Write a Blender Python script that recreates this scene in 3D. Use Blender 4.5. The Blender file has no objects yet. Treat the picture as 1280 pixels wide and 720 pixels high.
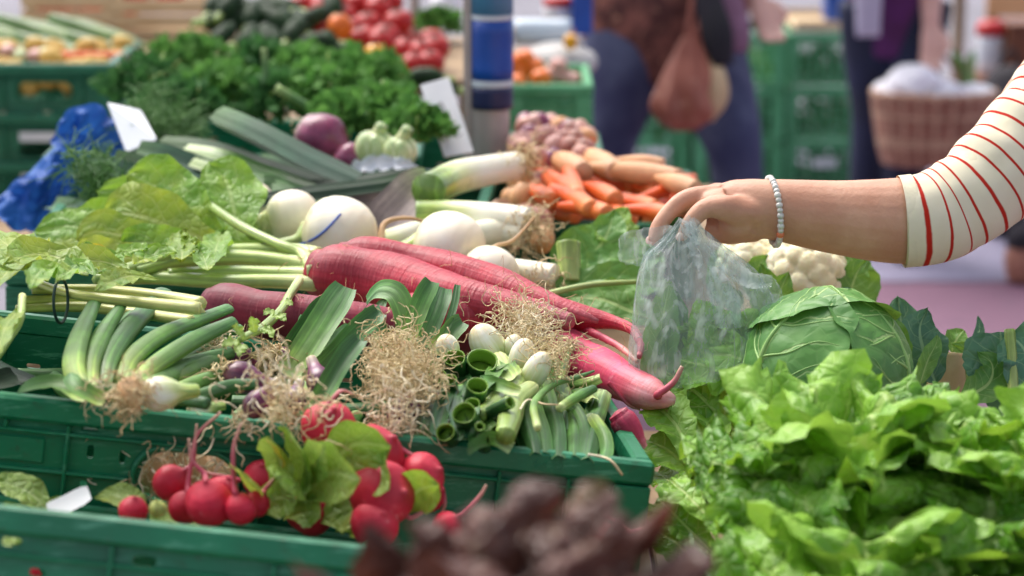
import bpy, math, random
import numpy as np
from mathutils import Vector, Matrix

SC = bpy.context.scene
COL = SC.collection
R = math.radians

# ------------------------------------------------------------------ camera, light, exposure
CAM_H, PITCH, FPX = 1.5, R(13.0), 3000.0
cam_d = bpy.data.cameras.new('camera')
cam_d.sensor_width = 36.0
cam_d.lens = FPX / 1280.0 * 36.0
cam_d.clip_start, cam_d.clip_end = 0.05, 500.0
cam_d.dof.use_dof = True
cam_d.dof.focus_distance = 2.36
cam_d.dof.aperture_fstop = 4.2
cam_d.dof.aperture_blades = 7
cam = bpy.data.objects.new('camera', cam_d)
cam.location = (0, 0, CAM_H)
cam.rotation_euler = (R(90) - PITCH, 0, 0)
COL.objects.link(cam)
SC.camera = cam

SUN_EL, SUN_AZ = 56.0, -35.0          # azimuth: 0 = straight behind the subject (+Y), negative = to the left
w = bpy.data.worlds.new('World')
SC.world = w
w.use_nodes = True
nt = w.node_tree
bg = nt.nodes['Background']
sky = nt.nodes.new('ShaderNodeTexSky')
sky.sky_type = 'NISHITA'
sky.sun_disc = False
sky.sun_elevation = R(SUN_EL)
sky.sun_rotation = R(SUN_AZ)
sky.air_density = 0.6
sky.dust_density = 4.0
sky.ozone_density = 0.6
hsv = nt.nodes.new('ShaderNodeHueSaturation')      # thin overcast: the sky's own blue, washed out
hsv.inputs['Saturation'].default_value = 0.5
nt.links.new(sky.outputs[0], hsv.inputs['Color'])
nt.links.new(hsv.outputs[0], bg.inputs[0])
bg.inputs[1].default_value = 0.15
sun_d = bpy.data.lights.new('sun', 'SUN')
sun_d.energy = 1.0
sun_d.angle = R(45)
sun_d.color = (1.0, 0.95, 0.87)
sun = bpy.data.objects.new('sun', sun_d)
sd = Vector((math.sin(R(SUN_AZ)) * math.cos(R(SUN_EL)), math.cos(R(SUN_AZ)) * math.cos(R(SUN_EL)), math.sin(R(SUN_EL))))
sun.rotation_euler = sd.to_track_quat('Z', 'Y').to_euler()
sun.location = (0, 0, 6)
COL.objects.link(sun)
vs = SC.view_settings
vs.view_transform = 'Standard'
vs.look = 'None'
vs.gamma = 1.0
vs.exposure = 1.2
SC.cycles.max_bounces = 10
SC.cycles.transparent_max_bounces = 16
SC.cycles.transmission_bounces = 8

# ------------------------------------------------------------------ helpers: placing
CC = np.array([0, 0, CAM_H])
AF = np.array([0, math.cos(PITCH), -math.sin(PITCH)])
AU = np.array([0, math.sin(PITCH), math.cos(PITCH)])
AR = np.array([1.0, 0, 0])
UPV = np.array([0, 0, 1.0])

def P(x, y, d):
    return CC + d * (AF + (x - 640) / FPX * AR - (y - 360) / FPX * AU)

def Z(x, y, z):
    r = AF + (x - 640) / FPX * AR - (y - 360) / FPX * AU
    return CC + r * (z - CAM_H) / r[2]

def dep(p):
    return float((np.asarray(p) - CC) @ AF)

def px(n, p):
    """n photo pixels in metres at the distance of point p"""
    return n / FPX * dep(p)

def rotm(a, b, c):
    return np.array(Matrix.Rotation(R(a), 3, 'Z') @ Matrix.Rotation(R(b), 3, 'X') @ Matrix.Rotation(R(c), 3, 'Y'))

A_O = P(820, 580, 2.1)
A_M = rotm(5.2, -3.8, 7.7)
def PA(x, y, h=0.0):
    n = A_M[:, 2]
    r = AF + (x - 640) / FPX * AR - (y - 360) / FPX * AU
    t = ((A_O + n * h - CC) @ n) / (r @ n)
    return CC + r * t

# ------------------------------------------------------------------ helpers: geometry
def geo(V, Q=None, T=None, UV=None):
    V = np.asarray(V, float).reshape(-1, 3)
    Q = np.zeros((0, 4), int) if Q is None else np.asarray(Q, int).reshape(-1, 4)
    T = np.zeros((0, 3), int) if T is None else np.asarray(T, int).reshape(-1, 3)
    UV = np.zeros((len(V), 2)) if UV is None else np.asarray(UV, float)
    return [V, Q, T, UV]

def merge(gs):
    off, V, Q, T, U = 0, [], [], [], []
    for g in gs:
        V.append(g[0]); Q.append(g[1] + off); T.append(g[2] + off); U.append(g[3])
        off += len(g[0])
    return [np.concatenate(V), np.concatenate(Q), np.concatenate(T), np.concatenate(U)]

def xf(g, M=None, o=(0, 0, 0)):
    V = g[0] if M is None else g[0] @ np.asarray(M).T
    return [V + np.asarray(o), g[1], g[2], g[3]]

def base_of(parent):
    return np.array(parent['_o']) if parent is not None and '_o' in parent else np.zeros(3)

def mesh(name, g, mat, smooth=True, off=(0, 0, 0)):
    me = bpy.data.meshes.new(name)
    V = g[0] - np.asarray(off)
    me.from_pydata(V.tolist(), [], g[1].tolist() + g[2].tolist())
    uvl = me.uv_layers.new(name='UVMap')
    li = np.zeros(len(me.loops), int)
    me.loops.foreach_get('vertex_index', li)
    uvl.data.foreach_set('uv', g[3][li].astype(np.float32).ravel())
    if smooth:
        me.polygons.foreach_set('use_smooth', np.ones(len(me.polygons), bool))
    me.materials.append(mat)
    me.update()
    return me

ORIG = {}
def obj(name, g, mat, parent=None, smooth=True, kind=None, label=None, at=None):
    """ONE mesh object; under a parent its vertices are stored relative to that thing's origin"""
    if parent is not None:
        off = ORIG[parent.name]
    else:
        off = np.array(at) if at is not None else np.array([g[0][:, 0].mean(), g[0][:, 1].mean(), g[0][:, 2].min()])
    o = bpy.data.objects.new(name, mesh(name, g, mat, smooth, off))
    COL.objects.link(o)
    if parent is not None:
        o.parent = parent
    else:
        o.location = off
    ORIG[o.name] = off
    if kind: o['kind'] = kind
    if label: o['label'] = label
    return o

def thing(name, label, cat, loc, group=None):
    o = bpy.data.objects.new(name, None)
    o.empty_display_size = 0.05
    COL.objects.link(o)
    o.location = loc
    ORIG[o.name] = np.array(loc, float)
    return tag(o, label, cat, group)

def tag(o, label, cat, group=None):
    o['label'] = label; o['category'] = cat
    if group: o['group'] = group
    return o

def struct(name, g, mat, smooth=False):
    return obj(name, g, mat, smooth=smooth, kind='structure', at=(0, 0, 0))

def cat_rom(pts, n):
    p = np.asarray(pts, float)
    if len(p) == 2:
        t = np.linspace(0, 1, n)[:, None]
        return p[0] * (1 - t) + p[1] * t
    q = np.vstack([2 * p[0] - p[1], p, 2 * p[-1] - p[-2]])
    L = np.concatenate([[0], np.cumsum(np.linalg.norm(np.diff(p[:, :3], axis=0), axis=1))])
    s = np.linspace(0, L[-1], n)
    i = np.clip(np.searchsorted(L, s, side='right') - 1, 0, len(p) - 2)
    t = ((s - L[i]) / np.maximum(L[i + 1] - L[i], 1e-9))[:, None]
    p0, p1, p2, p3 = q[i], q[i + 1], q[i + 2], q[i + 3]
    return 0.5 * (2 * p1 + (p2 - p0) * t + (2 * p0 - 5 * p1 + 4 * p2 - p3) * t * t + (3 * p1 - p0 - 3 * p2 + p3) * t ** 3)

def unit(v):
    v = np.asarray(v, float)
    return v / max(np.linalg.norm(v), 1e-12)

def frames(C, up):
    T = np.gradient(C, axis=0)
    T /= np.maximum(np.linalg.norm(T, axis=1, keepdims=True), 1e-12)
    N = np.zeros_like(T)
    n = np.asarray(up, float) - T[0] * np.dot(up, T[0])
    if np.linalg.norm(n) < 1e-6:
        n = np.cross(T[0], [1, 0.3, 0.2])
    n = unit(n)
    for i in range(len(T)):
        n = n - T[i] * np.dot(n, T[i])
        n = unit(n)
        N[i] = n
    return T, N, np.cross(T, N)

def h2(ix, iy, seed):
    s = np.sin(ix * 127.1 + iy * 311.7 + seed * 74.7) * 43758.5453
    return s - np.floor(s)

def vn(x, y, seed=0):
    """2-D value noise, -1..1"""
    x, y = np.broadcast_arrays(np.asarray(x, float), np.asarray(y, float))
    ix, iy = np.floor(x), np.floor(y)
    fx, fy = x - ix, y - iy
    fx = fx * fx * (3 - 2 * fx); fy = fy * fy * (3 - 2 * fy)
    a, b, c, d = h2(ix, iy, seed), h2(ix + 1, iy, seed), h2(ix, iy + 1, seed), h2(ix + 1, iy + 1, seed)
    return 2 * (a * (1 - fx) * (1 - fy) + b * fx * (1 - fy) + c * (1 - fx) * fy + d * fx * fy) - 1

def grid_faces(nr, nc, wrap=False):
    i, j = np.meshgrid(np.arange(nr - 1), np.arange(nc if wrap else nc - 1), indexing='ij')
    j2 = (j + 1) % nc
    return np.stack([i * nc + j, i * nc + j2, (i + 1) * nc + j2, (i + 1) * nc + j], -1).reshape(-1, 4)

def tube(pts, rad, seg=10, n=None, up=(0, 0, 1), caps=True, flat=1.0, lump=0.0, lf=40.0, seed=0, ridge=0, ramp=0.0, hollow=0.0):
    """rad: number, list spread along the path, or list of (t, r). flat < 1 squashes along the frame normal."""
    n = n or max(4, 3 * len(pts))
    C = cat_rom(pts, n)
    t = np.linspace(0, 1, n)
    if np.isscalar(rad):
        r = np.full(n, float(rad))
    elif isinstance(rad[0], (tuple, list)):
        k = np.array(rad); r = np.interp(t, k[:, 0], k[:, 1])
    else:
        k = np.asarray(rad, float)
        if len(k) == len(pts):
            tk = np.concatenate([[0], np.cumsum(np.linalg.norm(np.diff(np.asarray(pts, float), axis=0), axis=1))])
            tk = tk / max(tk[-1], 1e-12)
        else:
            tk = np.linspace(0, 1, len(k))
        sl = np.gradient(k, tk) if len(k) > 2 else np.full(2, (k[-1] - k[0]))
        i = np.clip(np.searchsorted(tk, t, side='right') - 1, 0, len(k) - 2)
        hh = np.maximum(tk[i + 1] - tk[i], 1e-9); x = (t - tk[i]) / hh
        r = (2 * x ** 3 - 3 * x ** 2 + 1) * k[i] + (x ** 3 - 2 * x ** 2 + x) * hh * sl[i] + (3 * x ** 2 - 2 * x ** 3) * k[i + 1] + (x ** 3 - x ** 2) * hh * sl[i + 1]
        r = np.maximum(r, min(1e-5, k.min()))
    T, N, B = frames(C, up)
    a = np.linspace(0, 2 * math.pi, seg, endpoint=False)
    rr = r[:, None] * np.ones(seg)
    if ridge:
        rr = rr * (1 + ramp * np.cos(a * ridge)[None, :])
    if lump:
        L = np.concatenate([[0], np.cumsum(np.linalg.norm(np.diff(C, axis=0), axis=1))])
        rr = rr * (1 + lump * (vn(np.cos(a)[None, :] * 1.3 + L[:, None] * lf, np.sin(a)[None, :] * 1.3 + 9, seed)))
    V = C[:, None, :] + rr[..., None] * (np.cos(a)[None, :, None] * B[:, None, :] + flat * np.sin(a)[None, :, None] * N[:, None, :])
    UV = np.stack([np.broadcast_to(2 * np.abs(a / (2 * math.pi) - 0.5), (n, seg)), np.broadcast_to(t[:, None], (n, seg))], -1)
    V, UV = V.reshape(-1, 3), UV.reshape(-1, 2)
    Q, Tr = grid_faces(n, seg, True), []
    if hollow:
        # inner wall and end ring: an open, cut tube
        m = max(3, n // 3)
        Vi = (C[:, None, :] + (rr * (1 - hollow))[..., None] * (np.cos(a)[None, :, None] * B[:, None, :] + flat * np.sin(a)[None, :, None] * N[:, None, :]))[-m:].reshape(-1, 3)
        Ui = np.tile([0.5, 1.5], (len(Vi), 1))
        o = len(V)
        Qi = grid_faces(m, seg, True)[:, ::-1] + o
        la, lb = (n - 1) * seg, o + (m - 1) * seg
        ring = [(la + j, la + (j + 1) % seg, lb + (j + 1) % seg, lb + j) for j in range(seg)]
        V = np.vstack([V, Vi]); UV = np.vstack([UV, Ui]); Q = np.vstack([Q, Qi, ring])
        o2 = len(V)
        V = np.vstack([V, C[-m][None], C[0][None]]); UV = np.vstack([UV, [[0.5, 1.5]], [[0.5, 0]]])
        Tr = [(o + (j + 1) % seg, o + j, o2) for j in range(seg)] + [((j + 1) % seg, j, o2 + 1) for j in range(seg)]
    elif caps:
        o = len(V)
        V = np.vstack([V, C[0] , C[-1]]); UV = np.vstack([UV, [[0.5, 0]], [[0.5, 1]]])
        Tr = [((j + 1) % seg, j, o) for j in range(seg)] + [((n - 1) * seg + j, (n - 1) * seg + (j + 1) % seg, o + 1) for j in range(seg)]
    return geo(V, Q, Tr, UV)

def ball(c, r, axis=(0, 0, 1), seg=18, n=12, lump=0.0, lf=1.6, seed=0, dip=0.0, sq=1.0, lobes=0, lamp=0.0):
    """lathe-like blob: axis through v; sq squashes along the axis; lobes make ribs"""
    ax = unit(axis)
    T = np.cross(ax, [0.3, 0.9, 0.2]); T = unit(T); B = np.cross(ax, T)
    v = np.linspace(0, math.pi, n)
    a = np.linspace(0, 2 * math.pi, seg, endpoint=False)
    h = -np.cos(v) * sq
    if dip:
        h = h - dip * np.sign(h) * np.exp(-(np.sin(v) / 0.35) ** 2)
    rr = np.sin(v)[:, None] * (1 + (lamp * np.cos(a * lobes)[None, :] if lobes else 0))
    D = rr[..., None] * (np.cos(a)[None, :, None] * T + np.sin(a)[None, :, None] * B) + h[:, None, None] * ax
    if lump:
        k = vn(D[..., 0] * lf + 5 + D[..., 2] * 0.7, D[..., 1] * lf + 3 - D[..., 2] * lf, seed)
        D = D * (1 + lump * k)[..., None]
    V = np.asarray(c) + r * D
    UV = np.stack([np.broadcast_to(2 * np.abs(a / (2 * math.pi) - 0.5), (n, seg)), np.broadcast_to((v / math.pi)[:, None], (n, seg))], -1)
    return geo(V.reshape(-1, 3), grid_faces(n, seg, True), None, UV.reshape(-1, 2))

PROF = {
    'oval': lambda v: np.sin(np.pi * np.clip(v, 0, 1) ** 0.85) ** 0.75,
    'spoon': lambda v: np.interp(v, [0, .12, .3, .5, .68, .82, .92, .97, 1], [.05, .1, .42, .84, 1, .93, .66, .4, .04]),
    'fan': lambda v: np.interp(v, [0, .1, .3, .55, .8, .93, 1], [.16, .22, .5, .85, 1, .86, .55]),
    'strap': lambda v: np.interp(v, [0, .1, .8, .93, 1], [.85, .95, 1, .9, .75]),
    'blade': lambda v: np.interp(v, [0, .1, .5, .8, .95, 1], [.7, .9, 1, .7, .25, .05]),
    'round': lambda v: np.sqrt(np.clip(1 - (2 * np.clip(v, 0, 1) - 1) ** 2, 0.0004, 1)),
}

def leaf(mid, width, up=(0, 0, 1), prof='oval', nu=13, nv=24, cup=0.15, ruf=0.0, rf=4.0, rp=1.8, lobe=0.0, lf=9.0, bl=0.0, blf=60.0, seed=0, twist=0.0, fold=0.0, frill=0.0, ff=11.0):
    rs = np.random.RandomState(seed)
    C = cat_rom(mid, nv)
    T, N, S = frames(C, up)
    v = np.linspace(0, 1, nv)
    u = np.linspace(-1, 1, nu)
    if twist:
        a = twist * v
        N, S = N * np.cos(a)[:, None] + S * np.sin(a)[:, None], S * np.cos(a)[:, None] - N * np.sin(a)[:, None]
    w = PROF[prof](v) * width
    Lm = np.linalg.norm(np.diff(C, axis=0), axis=1).sum()
    U, Vv = np.meshgrid(u, v)
    e = np.abs(U)
    side = np.sign(U)
    ww = w[:, None] * np.ones_like(U)
    if lobe:
        k = vn(Vv * lf + 3.1, side * 3 + 0.5, seed) * 0.7 + vn(Vv * lf * 2.3 + 1.7, side * 5 + 0.5, seed + 3) * 0.45
        ww = ww * (1 + lobe * k * e ** 2)
    off_n = cup * ww * e ** 2
    off_t = np.zeros_like(U)
    if lobe:
        tip = np.clip((Vv - 0.75) / 0.25, 0, 1)
        off_t = off_t + tip * lobe * Lm * 0.12 * vn(U * 3.3 + 7, Vv * 0 + 0.5, seed + 9)
    if ruf:
        ph = rs.rand(6) * 6.28
        A = ruf * width * e ** rp * np.clip(w / max(w.max(), 1e-9), 0.25, 1)[:, None]
        tipk = np.clip((Vv - 0.7) / 0.3, 0, 1) * (1 - e)
        arg = 2 * np.pi * rf * (Vv + 0.10 * U) 
        wave = np.sin(arg * (1 + 0.13 * vn(Vv * 3, side, seed)) + ph[0] + side * ph[1]) + 0.55 * np.sin(arg * 2.17 + ph[2] + side * ph[3]) + 0.3 * np.sin(arg * 4.1 + ph[4])
        off_n = off_n + A * wave
        ww = ww * (1 + 0.35 * ruf * e ** rp * np.cos(arg * 1.31 + ph[5]))
        off_t = off_t + A * 0.45 * np.cos(arg + ph[0] + side * ph[1])
        off_n = off_n + tipk * ruf * width * np.sin(U * 7 + ph[2])
    if frill:
        # fine frilled margin: short waves that live only in the outer rim
        arg2 = 2 * np.pi * ff * (Vv + .03 * U + .05 * vn(Vv * 4, side, seed + 31))
        rim = np.maximum(e ** 5, np.clip((Vv - .86) / .14, 0, 1) ** 2)
        off_n = off_n + frill * width * rim * (np.sin(arg2 + side + 9 * U * (Vv > .8)) + .6 * np.sin(arg2 * 1.9 + 2 * side + 15 * U * (Vv > .8)))
        ww = ww * (1 + .5 * frill * e ** 5 * np.sin(arg2 * .83 + 1))
        off_t = off_t + frill * width * np.clip((Vv - .86) / .14, 0, 1) * .9 * vn(U * 7, Vv * 0 + .5, seed + 33)
    if bl:
        x, y = U * ww * blf, Vv * Lm * blf
        off_n = off_n + bl * (vn(x, y, seed + 20) + 0.5 * vn(x * 2.1, y * 2.1, seed + 21)) * np.minimum(1, 3 * e + .15)
    X = U * ww
    if fold:
        off_n = off_n + fold * np.abs(X)
    Pn = C[:, None, :] + S[:, None, :] * X[..., None] + N[:, None, :] * off_n[..., None] + T[:, None, :] * off_t[..., None]
    UV = np.stack([(U + 1) / 2, Vv], -1)
    return geo(Pn.reshape(-1, 3), grid_faces(nv, nu), None, UV.reshape(-1, 2))

def hairs(c, direction, count, length, spread, r, seed, curl=0.9, droop=0.35, steps=7, src=0.006, seg=3):
    rs = np.random.RandomState(seed)
    d0 = unit(direction)
    out = []
    for i in range(count):
        d = unit(d0 + rs.randn(3) * spread)
        p = np.asarray(c) + rs.randn(3) * src
        L = length * (0.45 + 0.8 * rs.rand())
        pts = [p]
        for s in range(steps):
            d = unit(d + rs.randn(3) * curl * 0.6 + np.array([0, 0, -droop * 0.3]))
            p = p + d * L / steps
            pts.append(p)
        out.append(tube(pts, [r, r * 0.9, r * 0.5], seg=seg, n=steps * 2, caps=False))
    return merge(out)

def wisps(starts, ends, r, seed, sag=0.25, seg=4):
    rs = np.random.RandomState(seed)
    out = []
    for a, b in zip(starts, ends):
        a, b = np.asarray(a), np.asarray(b)
        L = np.linalg.norm(b - a)
        out.append(tube([a, a * .66 + b * .34 + rs.randn(3) * L * sag * .5, a * .33 + b * .67 + rs.randn(3) * L * sag * .5, b], [r, r * .8, r * .4], seg=seg, n=12, caps=False))
    return merge(out)

def box(c, s, M=None):
    c, s = np.asarray(c, float), np.asarray(s, float) / 2
    k = np.array([[x, y, z] for z in (-1, 1) for y in (-1, 1) for x in (-1, 1)]) * s
    if M is not None: k = k @ np.asarray(M).T
    return geo(k + c, [(0, 2, 3, 1), (4, 5, 7, 6), (0, 1, 5, 4), (2, 6, 7, 3), (0, 4, 6, 2), (1, 3, 7, 5)], None, np.zeros((8, 2)))

def bbox_(lo, hi):
    lo, hi = np.array(lo, float), np.array(hi, float)
    return box((lo + hi) / 2, hi - lo)

def rbox(c, s, r=0.003):
    """box with chamfered edges"""
    c, s = np.asarray(c, float), np.asarray(s, float) / 2
    r = min(r, s.min() * 0.8)
    idx, V = {}, []
    for sx in (-1, 1):
        for sy in (-1, 1):
            for sz in (-1, 1):
                for ax in range(3):
                    v = np.array([sx, sy, sz]) * (s - r)
                    v[ax] += (sx, sy, sz)[ax] * r
                    idx[sx, sy, sz, ax] = len(V); V.append(v + c)
    Q, T = [], []
    def add(f):
        n = np.cross(V[f[1]] - V[f[0]], V[f[2]] - V[f[0]])
        if n @ (np.mean([V[i] for i in f], 0) - c) < 0: f = f[::-1]
        (Q if len(f) == 4 else T).append(f)
    for ax in range(3):
        o = [k for k in range(3) if k != ax]
        for sg in (-1, 1):
            f = []
            for a, b in ((-1, -1), (1, -1), (1, 1), (-1, 1)):
                k = [0, 0, 0]; k[ax] = sg; k[o[0]] = a; k[o[1]] = b
                f.append(idx[k[0], k[1], k[2], ax])
            add(f)
        for a in (-1, 1):
            for b in (-1, 1):
                f = []
                for sg, q in ((-1, 0), (1, 0), (1, 1), (-1, 1)):
                    k = [0, 0, 0]; k[ax] = sg; k[o[0]] = a; k[o[1]] = b
                    f.append(idx[k[0], k[1], k[2], o[q]])
                add(f)
    for sx in (-1, 1):
        for sy in (-1, 1):
            for sz in (-1, 1):
                add([idx[sx, sy, sz, 0], idx[sx, sy, sz, 1], idx[sx, sy, sz, 2]])
    return geo(V, Q, T)

def plate(L, H, t, holes):
    """plate 0..L x (0) x 0..H, thickness t into +y, with rounded slots (x0, x1, z0, z1) cut right through"""
    xs = sorted({0.0, L} | {h[0] - .002 for h in holes} | {h[1] + .002 for h in holes})
    zs = sorted({0.0, H} | {h[2] - .002 for h in holes} | {h[3] + .002 for h in holes})
    V, Q = [], []
    def quad(a, b, c, d):
        o = len(V); V.extend([a, b, c, d]); Q.append((o, o + 1, o + 2, o + 3))
    cells = {}
    for h in holes:
        cells[h] = (h[0] - .002, h[1] + .002, h[2] - .002, h[3] + .002)
    for i in range(len(xs) - 1):
        for j in range(len(zs) - 1):
            mx, mz = (xs[i] + xs[i + 1]) / 2, (zs[j] + zs[j + 1]) / 2
            if any(c[0] < mx < c[1] and c[2] < mz < c[3] for c in cells.values()):
                continue
            x0, x1, z0, z1 = xs[i], xs[i + 1], zs[j], zs[j + 1]
            quad((x0, 0, z0), (x1, 0, z0), (x1, 0, z1), (x0, 0, z1))
            quad((x1, t, z0), (x0, t, z0), (x0, t, z1), (x1, t, z1))
    for h, c in cells.items():
        cx, cz = (h[0] + h[1]) / 2, (h[2] + h[3]) / 2
        hw, hh = (h[1] - h[0]) / 2, (h[3] - h[2]) / 2
        r = min(hw, hh) * (h[4] if len(h) > 4 else 0.98)
        inner, outer = [], []
        for k in range(24):
            a = 2 * math.pi * (k + 0.5) / 24
            ca, sa = math.cos(a), math.sin(a)
            kx = math.copysign(hw - r, ca); kz = math.copysign(hh - r, sa)
            inner.append((cx + kx + r * ca, cz + kz + r * sa))
            m = max(abs(inner[-1][0] - cx) / (hw + .002), abs(inner[-1][1] - cz) / (hh + .002))
            outer.append((cx + (inner[-1][0] - cx) / m, cz + (inner[-1][1] - cz) / m))
        for k in range(24):
            a, b, c2, d = outer[k], outer[(k + 1) % 24], inner[(k + 1) % 24], inner[k]
            quad((a[0], 0, a[1]), (b[0], 0, b[1]), (c2[0], 0, c2[1]), (d[0], 0, d[1]))
            quad((b[0], t, b[1]), (a[0], t, a[1]), (d[0], t, d[1]), (c2[0], t, c2[1]))
            quad((d[0], 0, d[1]), (c2[0], 0, c2[1]), (c2[0], t, c2[1]), (d[0], t, d[1]))
        for (ox, oz), sg in (((c[0], c[2]), 0), ((c[1], c[2]), 6), ((c[1], c[3]), 12), ((c[0], c[3]), 18)):
            # corner triangles left between the ring and the cell's corner
            near = sorted(range(24), key=lambda k: (outer[k][0] - ox) ** 2 + (outer[k][1] - oz) ** 2)
            e1 = [k for k in near if abs(outer[k][0] - ox) < 1e-6][:1]
            e2 = [k for k in near if abs(outer[k][1] - oz) < 1e-6][:1]
            if e1 and e2 and e1 != e2:
                a, b = outer[e1[0]], outer[e2[0]]
                quad((ox, 0, oz), (a[0], 0, a[1]), ((a[0] + b[0]) / 2, 0, (a[1] + b[1]) / 2), (b[0], 0, b[1]))
                quad((ox, t, oz), (b[0], t, b[1]), ((a[0] + b[0]) / 2, t, (a[1] + b[1]) / 2), (a[0], t, a[1]))
    # closing edges
    quad((0, 0, 0), (0, t, 0), (L, t, 0), (L, 0, 0)); quad((0, 0, H), (L, 0, H), (L, t, H), (0, t, H))
    quad((0, 0, 0), (0, 0, H), (0, t, H), (0, t, 0)); quad((L, 0, 0), (L, t, 0), (L, t, H), (L, 0, H))
    return geo(V, Q)

def organic(name, gs, voxel, mat, parent, smooth=6, label=None):
    """closed shapes fused into ONE continuous skin (voxel remesh + smoothing, baked to plain mesh)"""
    tmp = bpy.data.objects.new('tmp', mesh('tmp', merge(gs), mat))
    COL.objects.link(tmp)
    r = tmp.modifiers.new('r', 'REMESH'); r.mode = 'VOXEL'; r.voxel_size = voxel; r.use_smooth_shade = True
    if smooth:
        s = tmp.modifiers.new('s', 'SMOOTH'); s.iterations = smooth; s.factor = 0.5
    dg = bpy.context.evaluated_depsgraph_get()
    me = bpy.data.meshes.new_from_object(tmp.evaluated_get(dg))
    bpy.data.objects.remove(tmp)
    off = ORIG[parent.name]
    me.transform(Matrix.Translation(-Vector(off)))
    if not me.materials: me.materials.append(mat)
    o = bpy.data.objects.new(name, me)
    COL.objects.link(o)
    o.parent = parent
    ORIG[o.name] = off
    if label: o['label'] = label
    return o
# ------------------------------------------------------------------ helpers: materials
def hx(s):
    s = s.lstrip('#')
    c = [int(s[i:i + 2], 16) / 255 for i in (0, 2, 4)]
    return tuple(((x / 12.92) if x <= 0.04045 else ((x + 0.055) / 1.055) ** 2.4) for x in c) + (1.0,)

class NB:
    def __init__(self, name):
        self.m = bpy.data.materials.new(name)
        self.m.use_nodes = True
        self.t = self.m.node_tree
        self.t.nodes.clear()
        self.out = self.t.nodes.new('ShaderNodeOutputMaterial')
    def n(self, typ, ins=None, **kw):
        nd = self.t.nodes.new('ShaderNode' + typ)
        for k, v in kw.items(): setattr(nd, k, v)
        for k, v in (ins or {}).items():
            if isinstance(v, bpy.types.NodeSocket): self.t.links.new(v, nd.inputs[k])
            else: nd.inputs[k].default_value = v
        return nd
    def math(self, op, a, b=0.0, c=None, clamp=False):
        ins = {0: a, 1: b}
        if c is not None: ins[2] = c
        return self.n('Math', ins, operation=op, use_clamp=clamp).outputs[0]
    def ramp(self, fac, stops, interp='LINEAR'):
        nd = self.n('ValToRGB', {0: fac})
        nd.color_ramp.interpolation = interp
        e = nd.color_ramp.elements
        while len(e) < len(stops): e.new(0.5)
        for el, (p, c) in zip(e, stops):
            el.position = p; el.color = hx(c) if isinstance(c, str) else c
        return nd.outputs[0]
    def mix(self, f, a, b, mode='MIX'):
        nd = self.n('Mix', data_type='RGBA', blend_type=mode)
        for k, v in ((0, f), (6, a), (7, b)):
            if isinstance(v, bpy.types.NodeSocket): self.t.links.new(v, nd.inputs[k])
            else: nd.inputs[k].default_value = hx(v) if isinstance(v, str) else v
        return nd.outputs[2]
    def noise(self, vec, scale, detail=3.0, rough=0.55, dist=0.0):
        return self.n('TexNoise', {'Vector': vec, 'Scale': scale, 'Detail': detail, 'Roughness': rough, 'Distortion': dist}).outputs[0]
    def step(self, v, lo, hi):
        return self.n('MapRange', {0: v, 1: lo, 2: hi, 3: 0.0, 4: 1.0}, interpolation_type='SMOOTHSTEP').outputs[0]
    def coord(self):
        return self.n('TexCoord').outputs['Object']
    def uv(self):
        s = self.n('SeparateXYZ', {0: self.n('TexCoord').outputs['UV']})
        return s.outputs[0], s.outputs[1]
    def done(self, col, rough=0.5, bump=None, bstr=0.3, bdist=0.002, trans=0.0, tcol=None, spec=0.5, sss=0.0, coat=0.0, metal=0.0, sssr=(0.01, 0.006, 0.003)):
        p = self.n('BsdfPrincipled')
        for k, v in (('Base Color', col), ('Roughness', rough), ('Specular IOR Level', spec), ('Metallic', metal), ('Coat Weight', coat)):
            if isinstance(v, bpy.types.NodeSocket): self.t.links.new(v, p.inputs[k])
            else: p.inputs[k].default_value = hx(v) if isinstance(v, str) else v
        if sss:
            p.inputs['Subsurface Weight'].default_value = sss
            p.inputs['Subsurface Radius'].default_value = (1, .6, .35)
            p.inputs['Subsurface Scale'].default_value = sssr[0]
        if bump is not None:
            b = self.n('Bump', {'Height': bump, 'Strength': bstr, 'Distance': bdist})
            self.t.links.new(b.outputs[0], p.inputs['Normal'])
        s = p.outputs[0]
        if trans:
            tr = self.n('BsdfTranslucent')
            tc = tcol if tcol is not None else col
            if isinstance(tc, bpy.types.NodeSocket): self.t.links.new(tc, tr.inputs[0])
            else: tr.inputs[0].default_value = hx(tc)
            s = self.n('MixShader', {0: trans, 1: s, 2: tr.outputs[0]}).outputs[0]
        self.t.links.new(s, self.out.inputs[0])
        return self.m

def plain(name, c1, c2=None, scale=20, lo=.35, hi=.68, rough=0.5, bump=0.0, bscale=None, bdist=.002, detail=4.0, c3=None, **kw):
    b = NB(name)
    co = b.coord()
    nz = b.noise(co, scale, detail)
    col = b.mix(b.step(nz, lo, hi), c1, c2 or c1)
    if c3:
        col = b.mix(b.step(b.noise(co, scale * 3.7, 5), .58, .72), col, c3)
    h = None
    if bump:
        h = b.noise(co, bscale or scale * 3, 5)
    rr = b.math('ADD', b.math('MULTIPLY', nz, .25), rough - .12)
    return b.done(col, rr, h, bump, bdist, **kw)

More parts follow.
